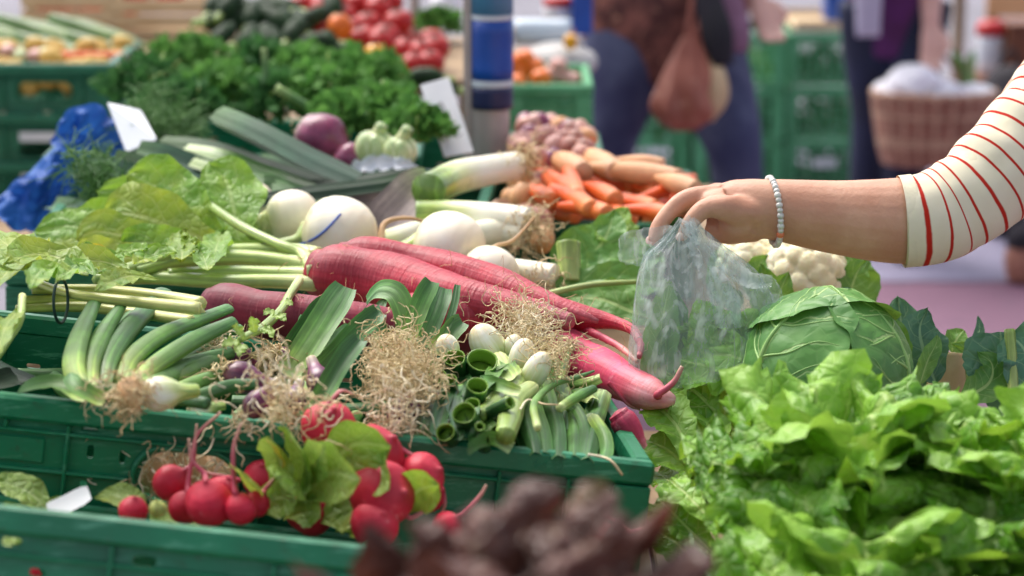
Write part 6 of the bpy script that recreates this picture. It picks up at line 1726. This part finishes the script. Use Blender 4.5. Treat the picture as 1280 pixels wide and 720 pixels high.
def figure(label, hip, yaw, legs, arms, hgt, shirt, trousers, name='person', skin='skin_far', hem=-.06, sleeve=1.0, shirt_r=1.0, tw=1.0):
    """hip: centre between the hip joints; legs: [(knee, ankle)], arms: [(shoulder, elbow, wrist)] in world space"""
    hip = np.asarray(hip, float)
    f = np.array([math.sin(yaw), -math.cos(yaw), 0]); s = np.array([math.cos(yaw), math.sin(yaw), 0])
    t = thing(name, label, 'person', (hip[0], hip[1], 0), None)
    nk = np.array([hip[0], hip[1], hgt * .845]); hd = np.array([hip[0], hip[1], hgt * .925]) + f * .02
    torso = lambda k, hem=0.0: [tube([hip + np.array([0, 0, -.08 + hem]), hip + np.array([0, 0, .06]), hip + np.array([0, 0, .22]), (nk * .75 + hip * .25), nk + np.array([0, 0, -.05])], [(.12 - hem * .35) * k * tw, .165 * k * tw, .135 * k * tw, .155 * k, .10 * k], seg=20, n=26, flat=.66, up=f)]
    body = torso(.90) + [tube([nk + np.array([0, 0, -.06]), nk + np.array([0, 0, .07])], [.055, .05], seg=12, n=6)] + head(hd, .095, f)
    jean, shirt_g, shoes = [tube([hip + np.array([0, 0, -.13]), hip + np.array([0, 0, -.05]), hip + np.array([0, 0, .09])], [.13 * tw, .158 * tw, .14 * tw], seg=20, n=10, flat=.66, up=f)], torso(1.04 * shirt_r, hem), []
    for k, (kn, an) in enumerate(legs):
        kn, an = np.asarray(kn), np.asarray(an)
        h0 = hip + s * (-.085 if k == 0 else .085)
        body.append(tube([h0, (h0 + kn) / 2, kn, (kn + an) / 2 - f * .012, an], [.085 * tw, .075 * tw, .05, .048, .034], seg=14, n=26))
        jean.append(tube([h0 + np.array([0, 0, .03]), h0 * .5 + kn * .5, kn, kn * .5 + an * .5, an + np.array([0, 0, .03])], [.105 * tw, .093 * tw, .068, .064, .055], seg=16, n=28, lump=.06, lf=9, seed=k))
        body.append(tube([an, an + f * .08 + np.array([0, 0, -.04]), an + f * .15 + np.array([0, 0, -.052])], [.036, .034, .022], seg=12, n=8))
        shoes.append(tube([an - f * .05 + np.array([0, 0, -.045]), an + f * .03 + np.array([0, 0, -.035]), an + f * .12 + np.array([0, 0, -.05]), an + f * .19 + np.array([0, 0, -.058])], [.034, .046, .042, .024], seg=14, n=14))
    for k, (sh, el, wr) in enumerate(arms):
        sh, el, wr = map(np.asarray, (sh, el, wr))
        body.append(tube([nk + np.array([0, 0, -.09]), sh, (sh + el) / 2, el, (el + wr) / 2, wr], [.055, .052, .044, .038, .036, .027], seg=12, n=30))
        body += hand_g(wr, wr - el, f)
        e2 = el * (1 - .0) if sleeve >= .5 else (sh * .4 + el * .6)
        pts = [nk + np.array([0, 0, -.10]), sh, (sh + el) / 2, el] + ([el * .3 + wr * .7] if sleeve >= 1 else [])
        shirt_g.append(tube(pts, [.075, .072, .062, .056] + ([.046] if sleeve >= 1 else []), seg=14, n=26, lump=.06, lf=12, seed=k))
    organic('body', body, .012, MT[skin], t, 3)
    organic('trousers', jean, .012, MT[trousers], t, 4)
    organic('top', shirt_g, .012, MT[shirt], t, 4)
    for sh_ in shoes: obj('shoe', sh_, MT['shoe'], t)
    hr = [ball(hd + np.array([0, 0, .03]) - f * .018, .103, (0, 0, 1), 20, 14, lump=.06, sq=1.15), ball(hd - f * .06 + np.array([0, 0, -.04]), .085, (0, 0, 1), 16, 12, lump=.08, sq=1.2)]
    organic('hair', hr, .012, MT['hair'], t, 2)
    return t
# woman with the terracotta handbag
dW = 5.9
hipW = P(828, 45, dW); hipW[2] = .80
W_ = lambda x, y, dd=0.0: P(x, y, dW + dd)
figure('woman in a mottled brown blouse and blue jeans standing behind the carrots', hipW, .15,
       [(W_(758, 190, -.05), (W_(738, 250)[0], hipW[1] + .05, .07)), (W_(918, 190, -.12), (W_(938, 250)[0], hipW[1] - .08, .07))],
       [(hipW + np.array([-.19, 0, .46]), hipW + np.array([-.24, -.04, .24]), hipW + np.array([-.06, -.26, .34])), (hipW + np.array([.19, 0, .46]), W_(922, -70, -.05), W_(946, -4, -.12))], 1.58, 'blouse', 'jeans', tw=1.06, hem=-.05, shirt_r=1.2)
# her jacket sleeve piece and bags
t = thing('jacket', 'mauve and black jacket hanging over the arm of the woman with the handbag', 'jacket', W_(905, 80, -.2))
C = np.array([W_(900, -60, -.16), W_(908, 0, -.19), W_(918, 40, -.2), W_(920, 66, -.2)])
obj('sleeve', tube(C, [px(20, C[0]), px(21, C[0]), px(20, C[0]), px(14, C[0])], seg=16, n=24, flat=.6, lump=.12, lf=16, seed=3, up=(0, -1, 0)), MT['mauve'], t)
C = np.array([W_(872, -60, -.2), W_(884, 0, -.23), W_(896, 40, -.25), W_(904, 82, -.25)])
obj('lining', tube(C, [px(16, C[0]), px(19, C[0]), px(21, C[0]), px(14, C[0])], seg=16, n=24, flat=.6, lump=.14, lf=16, seed=4, up=(0, -1, 0)), MT['black_cloth'], t)
t = thing('handbag', 'soft terracotta leather handbag hanging from the woman in jeans', 'handbag', W_(858, 166, -.24))
C = np.array([W_(866, 36, -.24), W_(862, 70, -.25), W_(858, 110, -.27), W_(856, 145, -.27), W_(856, 162, -.26)])
obj('pouch', tube(C, [px(r, C[0]) for r in (8, 19, 32, 31, 14)], seg=40, n=60, flat=.5, lump=.2, lf=14, seed=5, ridge=7, ramp=.09, up=(0, -1, 0)), MT['terracotta'], t)
C = np.array([W_(880, 60, -.22), W_(893, 90, -.25), W_(895, 120, -.25), W_(884, 150, -.24)])
obj('side_pocket', tube(C, [px(r, C[0]) for r in (6, 14, 17, 8)], seg=18, n=24, flat=.5, lump=.12, lf=14, seed=6, up=(0, -1, 0)), MT['wood_pale'], t)
for dx_ in (-6, 6):
    C = np.array([W_(866 + dx_, 44, -.25), W_(872 + dx_, -20, -.22), W_(868 + dx_, -110, -.1)])
    obj('strap', tube(C, px(4, C[0]), seg=8, n=20, flat=.4, up=(0, -1, 0)), MT['terracotta'], t)
# person with the wicker basket
dB2 = 7.0
B_ = lambda x, y, dd=0.0: P(x, y, dB2 + dd)
hipB = B_(1116, 40); hipB[2] = .72
bk = figure('person in a purple shirt and dark trousers carrying the wicker basket', hipB, -.1,
       [((B_(1098, 150)[0], hipB[1] + .02, .40), (B_(1096, 150)[0], hipB[1] + .06, .07)), ((B_(1134, 150)[0], hipB[1] - .06, .40), (B_(1136, 150)[0], hipB[1] - .04, .07))],
       [(hipB + np.array([-.18, 0, .46]), hipB + np.array([-.19, -.06, .24]), hipB + np.array([0, -.24, .36])), (hipB + np.array([.17, 0, .46]), B_(1166, -90, -.05), B_(1164, 30, -.12))], 1.47, 'purple', 'jeans_dark', sleeve=.6, tw=.8, shirt_r=1.0)
C = np.array([hipB + np.array([-.10, -.04, .42]), B_(1082, -80, -.13), B_(1085, -10, -.14), B_(1086, 46, -.13)])
jk = thing('jacket', 'pale lilac jacket worn open over the purple shirt', 'jacket', C[-1])
obj('front_panel', tube(C, [px(16, C[1]), px(17, C[1]), px(17, C[1]), px(15, C[1])], seg=16, n=24, flat=.5, lump=.08, lf=14, seed=1, up=(0, -1, 0)), MT['lilac'], jk)
# wicker basket
bc = B_(1166, 158, -.14)
bt = thing('wicker_basket', 'brown wicker basket covered with a white cloth', 'basket', bc + np.array([0, 0, -.105]))
rx, ry = px(74, bc), px(50, bc)
rows, ns = 15, 22
MT['wicker_light'] = plain('pale_wicker', '#b08a70', '#c4a084', 30, rough=.6)
MT['wicker'] = plain('wicker', '#8a5a48', '#a5725e', 30, rough=.6, c3='#c09076')
hb = .195
def bprof(k): return .80 + .22 * k ** .7
for r_ in range(rows):
    k = r_ / (rows - 1)
    pts = []
    for q in range(ns * 2 + 1):
        a = math.pi * q / ns
        wv = 1 + .022 * (1 if (q + r_) % 2 else -1)
        pts.append(bc + np.array([rx * bprof(k) * wv * math.cos(a), ry * bprof(k) * wv * math.sin(a), -.10 + hb * k]))
    obj('weave_row', tube(pts, hb / rows * .56, seg=6, n=ns * 4, caps=False), MT['wicker_light' if r_ in (4, 5, 10) else 'wicker'], bt)
for q in range(ns):
    a = 2 * math.pi * (q + .25) / ns
    obj('stake', tube([bc + np.array([rx * 1.02 * bprof(k) * math.cos(a), ry * 1.02 * bprof(k) * math.sin(a), -.105 + (hb + .008) * k]) for k in (0, .33, .66, 1)], .0058, seg=6, n=8), MT['wicker_light'], bt)
g = tube([(0, 0, -.105), (0, 0, -.097)], 1.0, seg=32, n=3, caps=True)
obj('base', [g[0] * np.array([rx * .8, ry * .8, 1.0]) + bc, g[1], g[2], g[3]], MT['wicker'], bt)
obj('rim_braid', tube([bc + np.array([rx * 1.03 * math.cos(a), ry * 1.03 * math.sin(a), -.10 + hb + .004 + .002 * math.sin(a * 24)]) for a in np.linspace(0, 2 * math.pi, 80)], .0085, seg=8, n=160, caps=False), MT['wicker_light'], bt)
hx_ = B_(1172, 76, -.14)
C = np.array([bc + np.array([px(-16, bc), -ry * .2, .07]), B_(1152, 106, -.14), B_(1158, 84, -.14), B_(1178, 70, -.14), B_(1192, 84, -.14), B_(1198, 108, -.14), bc + np.array([px(34, bc), -ry * .1, .07])])
obj('handle', tube(C, .0062, seg=10, n=50, ridge=3, ramp=.15), MT['wicker'], bt)
for i, (x, y, rp, sq) in enumerate([(1140, 106, 38, .62), (1168, 116, 34, .55), (1218, 118, 24, .55), (1118, 116, 24, .7), (1190, 122, 26, .4)]):
    c = B_(x, y, -.16)
    g = crumple(ball(c, px(rp, c), (0, 0, 1), 30, 20, lump=.2, sq=sq, seed=i), .008, 50, i)
    if i == 0:
        ct = thing('cloth', 'crumpled white cloth covering the wicker basket', 'cloth', c)
    obj('cloth_fold', g, MT['white_cloth'], ct)
C = np.array([B_(1206, 130, -.1), B_(1208, 105, -.1), B_(1210, 76, -.1)])
t = thing('vegetable', 'green vegetable sticking out of the wicker basket', 'vegetable', C[0])
obj('stalk', tube(C, [px(12, C[0]), px(12, C[0]), px(8, C[0])], seg=14, n=16), MT['courgette_pale'], t)
for dx_ in (-8, 4):
    Cl = np.array([C[1], B_(1208 + dx_, 84, -.1), B_(1208 + dx_ * 2.2, 62, -.1)])
    obj('leaf', leaf(Cl, px(7, C[0]), (0, -1, .2), 'blade', 7, 16, cup=.3), MT['herb'], t)
veg('orange', 1158, 97, dB2 - .1, 9, 'orange', 'orange fruit beside the basket handle', 'orange', None, 9, calyx=False)

# far right: tub on a stool, wooden box, tan stall, dark bag
c = P(1236, 92, 7.5)
t = thing('stool', 'dark brown wooden stool carrying the white tub', 'stool', (c[0] + .06, c[1], 0.009))
obj('seat', rbox((c[0] + .06, c[1], c[2] - .012), (.30, .26, .022), .003), MT['wood_brown'], t, smooth=False)
for dx_ in (-.06, .18):
    for dy in (-.1, .1):
        obj('leg', rbox((c[0] + dx_, c[1] + dy, (c[2] - .024 + .009) / 2), (.03, .03, c[2] - .034), .002), MT['wood_brown'], t, smooth=False)
t = thing('tub', 'white tub with a red lid standing on the stool', 'tub', c)
obj('body', tube([c, c + np.array([0, 0, .12])], [px(15, c), px(16.5, c)], seg=24, n=5), MT['white_plastic'], t)
obj('label_band', tube([c + np.array([0, 0, .055]), c + np.array([0, 0, .062])], px(16.8, c), seg=24, n=3), MT['film_roll'], t)
obj('lid', tube([c + np.array([0, 0, .1205]), c + np.array([0, 0, .15]), c + np.array([0, 0, .165])], [px(17.5, c), px(17.5, c), px(13, c)], seg=24, n=10), MT['red'], t)
c2 = P(1268, 92, 7.5)
t = thing('box', 'brown wooden box beside the white tub', 'box', c2)
obj('body', rbox(c2 + np.array([.02, 0, .075]), (.11, .16, .148), .003), MT['wood_brown'], t, smooth=False)
obj('lid', rbox(c2 + np.array([.02, 0, .157]), (.116, .166, .012), .002), MT['wood_brown'], t, smooth=False)
c3 = P(1262, 104, 7.25)
t = thing('bag', 'round black bag in front of the brown wooden box', 'bag', (c3[0], c3[1], .009))
obj('body', tube([(c3[0], c3[1], .012), (c3[0], c3[1], c3[2] * .5), (c3[0], c3[1], c3[2]), (c3[0], c3[1], c3[2] + .05)], [.07, .10, .08, .04], seg=20, n=24, lump=.08, lf=12), MT['black_cloth'], t)
obj('handle', tube([(c3[0] - .04, c3[1], c3[2] + .03), (c3[0], c3[1], c3[2] + .10), (c3[0] + .04, c3[1], c3[2] + .03)], .006, seg=8, n=18), MT['black_cloth'], t)
st = P(1290, 20, 8.8)
t = thing('market_stall', 'tan cloth covered market stall at the far right', 'stall', (st[0] + .2, st[1] + .3, .009))
obj('cloth_front', rbox((st[0] + .28, st[1], .72), (.9, .02, .46), .004), MT['tan'], t, smooth=False)
obj('top', rbox((st[0] + .28, st[1] + .36, .945), (.9, .70, .02), .003), MT['tan'], t, smooth=False)
for dx_ in (-.14, .70):
    for dy in (.03, .68):
        obj('leg', rbox((st[0] + dx_, st[1] + dy, .472), (.04, .04, .925), .002), MT['wood'], t, smooth=False)
gb = P(1288, 350, 6.72)
t = thing('bag', 'black and brownish bag standing on the pavement at the right edge', 'bag', (gb[0], gb[1], .009))
obj('body', tube([(gb[0], gb[1], .012), (gb[0], gb[1], .06), (gb[0], gb[1], .11)], [.068, .08, .074], seg=22, n=14, flat=.7, lump=.05), MT['wicker'], t)
obj('top', tube([(gb[0], gb[1], .108), (gb[0], gb[1], .15), (gb[0], gb[1], .18)], [.076, .07, .03], seg=22, n=14, flat=.7, lump=.08), MT['black_cloth'], t)
obj('handle', tube([(gb[0] - .03, gb[1], .16), (gb[0] - .02, gb[1], .23), (gb[0] + .02, gb[1], .23), (gb[0] + .03, gb[1], .16)], .005, seg=8, n=22), MT['black_cloth'], t)
# ------------------------------------------------------------------ the reaching person
HD = 2.45
MT['nail'] = plain('fingernail', '#d8a898', '#e2b8a8', 60, rough=.25)
H_ = lambda x, y, dd=0.0: P(x, y, HD + dd)
k_ = HD / FPX
sh = P(1405, -30, 2.56)
tor = np.array([sh[0] + .16, sh[1] + .06, 0.0])
pt = thing('person', 'person in a cream top with red stripes reaching in from the right', 'person', (tor[0], tor[1], 0.005))
body = []
# forearm, wrist and palm
body.append(tube([H_(1222, 252, .02), H_(1180, 272, .012), H_(1120, 276), H_(1050, 272), H_(985, 264), H_(952, 260), H_(926, 256, .004), H_(906, 251, .01), H_(892, 248, .014)], [r * k_ for r in (46, 55, 54, 47, 40, 36.5, 33, 26, 15)], seg=22, n=70, flat=.86, up=(0, -1, 0)))
body.append(tube([H_(962, 268, .004), H_(935, 274, .004), H_(908, 277, .012), H_(890, 274, .022)], [r * k_ for r in (30, 27, 20, 12)], seg=16, n=22))
body.append(tube([H_(935, 272, -.008), H_(915, 280, -.004), H_(900, 280, .0)], [r * k_ for r in (25, 20, 12)], seg=14, n=14))
body.append(tube([H_(905, 249, .0), H_(896, 247, .03), H_(898, 249, .055)], [r * k_ for r in (20, 19, 16)], seg=14, n=16))
body.append(tube([H_(945, 258, .02), H_(915, 252, .045), H_(899, 250, .055)], [r * k_ for r in (28, 22, 15)], seg=14, n=16))
for dd, (ox, oy), ln, r in ((-.002, (-2, 0), 1.0, 11.0), (.021, (3, 0), 1.06, 10.8), (.043, (9, 3), .98, 10.8), (.061, (15, 8), .80, 9.5)):
    b0 = (892 + ox, 246 + oy)
    pts = [H_(905, 248, dd + .004)] + [H_(b0[0] - (dx_ * ln), b0[1] + dy * ln, dd - .004 * q) for q, (dx_, dy) in enumerate([(10, -2), (36, 5), (56, 22), (68, 41), (73, 57)])]
    body.append(tube(pts, [r * k_ * q for q in (1.2, 1.18, 1.12, 1.0, .95, .7)], seg=12, n=34, lump=.05, lf=60, seed=int(dd * 999)))
body.append(tube([H_(945, 276, .01), H_(915, 280, .018), H_(888, 276, .03)], [r * k_ for r in (27, 24, 15)], seg=16, n=18))
# thumb
body.append(tube([H_(905, 254, -.010), H_(890, 254, -.010), H_(878, 252, -.004)], [r * k_ for r in (20, 17, 11)], seg=14, n=14))
body.append(tube([H_(942, 281, 0), H_(910, 289, .004), H_(884, 286, .014)], [r * k_ for r in (20, 17, 11)], seg=14, n=16))
body.append(tube([H_(952, 266, -.006), H_(928, 265, -.018), H_(905, 260, -.026), H_(884, 260, -.03), H_(870, 270, -.032), H_(858, 286, -.03), H_(850, 299, -.026)], [r * k_ for r in (22, 20, 16.5, 12.8, 11.6, 9.6, 6.5)], seg=14, n=36, lump=.05, lf=60, seed=5))
organic('arm_skin', body, .0017, MT['skin'], pt, 14)
for (x, y, dd, nx) in ((812, 300, -.014, -.6), (850, 296, -.0355, -.3)):
    obj('fingernail', ball(H_(x, y, dd), .0048, (nx, -.8, .5), 12, 8, sq=.35), MT['nail'], pt)
# the rest of the body stands outside the picture
f = np.array([-.9, -.3, 0]); f /= np.linalg.norm(f); s = np.array([f[1], -f[0], 0]) * -1
hipP = tor + np.array([0, 0, .82]); nk = tor + np.array([0, 0, 1.30]); hd = tor + np.array([0, 0, 1.44]) + f * .03
s2 = tor * 2 - np.array([sh[0], sh[1], 0]); s2 = np.array([s2[0], s2[1], sh[2]])
trunk = [tube([hipP - np.array([0, 0, .08]), hipP + np.array([0, 0, .08]), hipP + np.array([0, 0, .24]), nk - np.array([0, 0, .12]), nk - np.array([0, 0, .03])], [.12, .16, .13, .15, .08], seg=20, n=24, flat=.7, up=f),
         tube([nk - np.array([0, 0, .06]), nk + np.array([0, 0, .07])], [.055, .05], seg=12, n=6)] + head(hd, .095, f)
legs_, shoes_ = [], []
for q in (-1, 1):
    h0 = hipP + s * .085 * q
    kn = h0 + np.array([0, 0, -.38]) + f * .02; an = h0 + np.array([0, 0, -.745])
    trunk.append(tube([h0, (h0 + kn) / 2, kn, (kn + an) / 2, an, an + f * .1 - np.array([0, 0, .04])], [.085, .075, .052, .05, .036, .03], seg=14, n=26))
    legs_.append(tube([h0 + np.array([0, 0, .03]), (h0 + kn) / 2, kn, (kn + an) / 2, an + np.array([0, 0, .03])], [.105, .092, .068, .064, .056], seg=16, n=24))
    shoes_.append(tube([an - f * .05 - np.array([0, 0, .03]), an + f * .03 - np.array([0, 0, .022]), an + f * .12 - np.array([0, 0, .035]), an + f * .19 - np.array([0, 0, .045])], [.034, .044, .04, .022], seg=14, n=14))
el2 = s2 + np.array([.03, .03, -.28]); wr2 = el2 + np.array([-.06, -.05, -.24])
trunk += [tube([nk - np.array([0, 0, .09]), s2, (s2 + el2) / 2, el2, (el2 + wr2) / 2, wr2], [.06, .055, .047, .042, .038, .027], seg=12, n=28)] + hand_g(wr2, wr2 - el2, f)
trunk.append(tube([nk - np.array([0, 0, .09]), sh, P(1350, 70, 2.52), H_(1300, 135, .05), H_(1250, 205, .03)], [.06, .055, .048, .044, .036], seg=14, n=26))
organic('body', trunk, .012, MT['skin'], pt, 3)
organic('trousers', legs_ + [ball(hipP - np.array([0, 0, .03]), .155, (0, 0, 1), 20, 12, sq=.75)], .012, MT['jeans_dark'], pt, 4)
for g in shoes_: obj('shoe', g, MT['shoe'], pt)
organic('hair', [ball(hd + np.array([0, 0, .03]) - f * .018, .103, (0, 0, 1), 20, 14, lump=.06, sq=1.15), ball(hd - f * .06 - np.array([0, 0, .05]), .085, (0, 0, 1), 16, 12, lump=.08, sq=1.3)], .012, MT['hair'], pt, 2)
# striped sleeve: one cloth tube from cuff to shoulder, bunched at the elbow
def sleeve(pts, rads, n, seg, seed, folds):
    g = tube(pts, rads, seg=seg, n=n, caps=False, up=(0, -1, 0), flat=.88)
    V = g[0].reshape(n, seg, 3)
    C = V.mean(1, keepdims=True)
    tt = np.linspace(0, 1, n)[:, None]; a = np.linspace(0, 2 * math.pi, seg, endpoint=False)[None, :]
    am = folds * (.022 * np.sin(tt * 46 + 1.6 * np.cos(a) + a * 1.0) * np.exp(-((tt - .42) / .22) ** 2) + .03 * vn(tt * 13 + 0 * a, np.cos(a) * 1.3 + np.sin(a) * 1.1 + 4, seed) + .012 * vn(tt * 30, np.cos(a) * 3 + np.sin(a) * 2.6 + 4, seed + 1))
    V = C + (V - C) * (1 + am)[..., None]
    g[0] = V.reshape(-1, 3)
    return g
SP = [H_(1128, 277), H_(1150, 275), H_(1182, 265, .006), H_(1226, 236, .012), H_(1280, 180, .03), H_(1340, 108, .06), P(1385, 25, 2.54), sh + np.array([.02, .0, .01])]
SR = [r * k_ for r in (57, 57, 58, 61, 65, 71, 77, 79)]
MT['stripe'] = stripes('cream_top_with_red_stripes', '#e0d8bc', '#b8281a', 24.0, .08, .60)
g = sleeve(SP, SR, 190, 52, 7, 1.5)
obj('striped_sleeve', g, MT['stripe'], pt)
# turned cuff edge and inside
gi = sleeve(SP, [r * .965 for r in SR], 60, 44, 7, 0.0)
MT['cream'] = plain('cream_knit', '#d6ceb0', '#e0d8bc', 30, rough=.9, bump=.2, bscale=300)
obj('sleeve_lining', gi, MT['cream'], pt)
cuff = tube([SP[0] + unit(SP[0] - SP[1]) * .0012, SP[0] + unit(SP[1] - SP[0]) * .012], SR[0] * 1.022, seg=44, n=5, caps=False, up=(0, -1, 0), flat=.88)
obj('cuff', cuff, MT['cream'], pt)
tp_ = [hipP - np.array([0, 0, .05]), hipP + np.array([0, 0, .08]), hipP + np.array([0, 0, .24]), nk - np.array([0, 0, .12]), nk - np.array([0, 0, .04])]
MT['stripe_body'] = stripes('cream_body_with_red_stripes', '#e0d8bc', '#b8281a', 22.0, .075)
obj('striped_top', tube(tp_, [.16, .172, .145, .165, .09], seg=30, n=60, flat=.72, up=f, lump=.03, lf=8), MT['stripe_body'], pt)
g = sleeve([nk - np.array([0, 0, .10]), s2, (s2 + el2) / 2, el2 + np.array([0, 0, .0])], [.075, .072, .064, .06], 80, 32, 9, .5)
obj('striped_sleeve', g, MT['stripe'], pt)

# bracelet: small silver beads and one coral bead round the wrist
bt_ = thing('bracelet', 'silver bead bracelet with one coral bead on the reaching wrist', 'bracelet', H_(966, 304))
nb_ = 40
bc_ = H_(966, 264.5)
ra_, rb_ = 41.5 * k_, 36.5 * k_
for i in range(nb_):
    a = 2 * math.pi * i / nb_
    dirx = H_(970, 264) - H_(966, 264)
    p = bc_ + AU * ra_ * math.sin(a) - AF * rb_ * math.cos(a) + AR * (.0035 * math.sin(a) * -1 + .004 * math.cos(a))
    if i == nb_ - 5:
        obj('coral_bead', ball(p, .0042, AU, 14, 10, sq=.9), MT['coral'], bt_)
    else:
        obj('bead', ball(p, .0038 if i % 2 else .0033, AU, 10, 7, lump=.1, seed=i), MT['silver'], bt_)
# ------------------------------------------------------------------ clear plastic bag held by the hand
def film(name):
    b = NB(name)
    co = b.coord()
    nz = b.noise(co, 18, 2)
    nz2 = b.noise(b.n('Mapping', {0: co, 3: (3.2, 3.2, 1.0)}).outputs[0], 20, 2)
    p = b.n('BsdfPrincipled', {'Base Color': hx('#e2e8e8'), 'Roughness': .07, 'Specular IOR Level': .6})
    bm = b.n('Bump', {'Height': b.math('ADD', nz, nz2), 'Strength': .5, 'Distance': .004})
    b.t.links.new(bm.outputs[0], p.inputs['Normal'])
    tr = b.n('BsdfTranslucent', {0: hx('#dfe6e6')})
    d = b.n('MixShader', {0: .45, 1: p.outputs[0], 2: tr.outputs[0]})
    tp = b.n('BsdfTransparent', {0: hx('#eef6f6')})
    st = b.noise(b.n('Mapping', {0: co, 2: (0, .35, 0), 3: (7, 7, .8)}).outputs[0], 16, 2, .5)
    fac = b.math('ADD', b.math('ADD', b.math('MULTIPLY', b.step(b.math('ADD', b.math('MULTIPLY', nz, .5), b.math('MULTIPLY', nz2, .5)), .40, .68), .12), .15), b.math('MULTIPLY', b.step(st, .42, .80), .42))
    m = b.n('MixShader', {0: fac, 1: tp.outputs[0], 2: d.outputs[0]})
    b.t.links.new(m.outputs[0], b.out.inputs[0])
    return b.m
MT['film'] = film('clear_plastic_film')
bag = thing('plastic_bag', 'thin clear plastic bag hanging from the reaching hand', 'bag', H_(870, 480, -.05))
def bag_sheet(rows, nu, nv, thick, seed, pleat):
    """rows: (y, xl, xr, depth offset, half thickness). A closed crumpled pouch: front and back film in one loop"""
    rows = np.array(rows, float)
    t = np.linspace(0, 1, nv)
    k = np.linspace(0, 1, len(rows))
    R_ = np.stack([np.interp(t, k, rows[:, j]) for j in range(6)], 1)
    for _ in range(3):
        R_[1:-1] = (R_[:-2] + 2 * R_[1:-1] + R_[2:]) / 4
    V = np.zeros((nv, nu, 3))
    a = np.linspace(0, 2 * math.pi, nu, endpoint=False)
    for i in range(nv):
        yl, yr, xl, xr, dd, th = R_[i]
        ca, sa = np.cos(a), np.sin(a)
        x = (xl + xr) / 2 + (xr - xl) / 2 * np.sign(ca) * np.abs(ca) ** .8
        y = yl + (yr - yl) * (x - xl) / max(xr - xl, 1)
        pl = pleat * (1 - .55 * t[i]) * (np.sin(a * 9 + 1.5 * vn(t[i] * 3, 0.5, seed)) + .7 * np.sin(a * 17 + 2 + 2 * t[i]) + .6 * vn(np.cos(a) * 4 + 2, np.sin(a) * 4 + t[i] * 9, seed))
        cr = .0042 * vn(x / 22, y / 70 + np.sign(sa) * 9, seed + 3) + .0012 * vn(x / 9, y / 26 + np.sign(sa) * 7, seed + 4)
        dep_ = HD + dd - sa * th + pl * np.minimum(1, th / .008) + cr
        for j in range(nu):
            V[i, j] = P(x[j] + 2 * vn(t[i] * 8, a[j] * 2, seed + 6), y[j] + (2.5 * vn(a[j] * 3, t[i] * 6, seed + 5) if i else 0), dep_[j])
    return geo(V.reshape(-1, 3), grid_faces(nv, nu, True), None, np.zeros((nu * nv, 2)))
rows = [(272, 280, 848, 872, -.034, .006), (290, 296, 838, 890, -.036, .012), (318, 316, 806, 918, -.04, .02), (350, 340, 796, 948, -.045, .028), (385, 372, 790, 968, -.05, .034), (425, 410, 786, 962, -.06, .036), (462, 450, 786, 944, -.07, .032), (486, 480, 800, 925, -.075, .012)]
obj('film', bag_sheet(rows, 110, 70, .02, 3, .0045), MT['film'], bag)
# loose mouth of the bag at the left of the fingers, and gathered strands
C = D([(858, 282), (835, 292), (812, 302), (790, 312), (784, 330)], 2.42, 2.40)
g = leaf(C, px(22, C[0]), (0, -1, .2), 'fan', 21, 34, cup=.3, ruf=.2, rf=3, seed=6)
obj('mouth_flap', crumple(g, .003, 90, 5), MT['film'], bag)
for i, (pts, wd) in enumerate([([(856, 272), (872, 300), (895, 335), (912, 372), (925, 410)], 8), ([(862, 276), (885, 305), (915, 335), (940, 352), (966, 352)], 10), ([(855, 280), (868, 318), (888, 360), (905, 410)], 6), ([(950, 352), (966, 356), (975, 372), (970, 400)], 12)]):
    C = D(pts, 2.395, 2.37)
    g = leaf(C, px(wd, C[0]), (0, -1, .1), 'strap', 11, 40, cup=.8, ruf=.15, rf=5, seed=30 + i)
    obj('gather_fold', crumple(g, .0025, 110, i), MT['film'], bag)
# lettuce and green stalks inside the bag
t = thing('salad', 'pale lettuce and green stalks inside the clear plastic bag', 'lettuce', H_(880, 480, -.06))
for i, (pts, wd, m) in enumerate([([(885, 470), (888, 435), (892, 408), (902, 384)], 32, 'lettuce_in'), ([(910, 470), (918, 440), (924, 415), (918, 392)], 30, 'lettuce_in'), ([(868, 470), (872, 445), (876, 415), (872, 395)], 28, 'lettuce_in'), ([(895, 470), (915, 445), (935, 425), (942, 415)], 20, 'lettuce_in'), ([(850, 480), (845, 440), (850, 400), (846, 365)], 14, 'onion_leaf'), ([(835, 478), (832, 440), (838, 400), (842, 380)], 12, 'chard'), ([(815, 480), (825, 430), (830, 390), (838, 350)], 22, 'chard')]):
    C = D(pts, HD - .065, HD - .055)
    obj('leaf', leaf(C, px(wd, C[0]), (0, -1, .3), 'fan' if m == 'lettuce_in' else 'blade', 15, 24, cup=.3, ruf=.22 if m == 'lettuce_in' else .05, rf=3, lobe=.2, seed=800 + i), MT[m], t)
t = thing('leaf_scrap', 'dark green leaf pinched between fingers and thumb', 'leaf', H_(835, 300, .01))
for i, (pts, wd) in enumerate([([(862, 285), (845, 292), (832, 300), (824, 310)], 10), ([(860, 278), (842, 280), (832, 290), (828, 304)], 9), ([(858, 290), (850, 298), (842, 304), (836, 312)], 8)]):
    C = D(pts, HD - .012 + .012 * i, HD - .01 + .012 * i)
    obj('leaf', leaf(C, px(wd, C[0]), (0, -1, .3), 'oval', 11, 18, cup=.3, ruf=.2, rf=2, seed=830 + i), MT['herb_dark'], t)
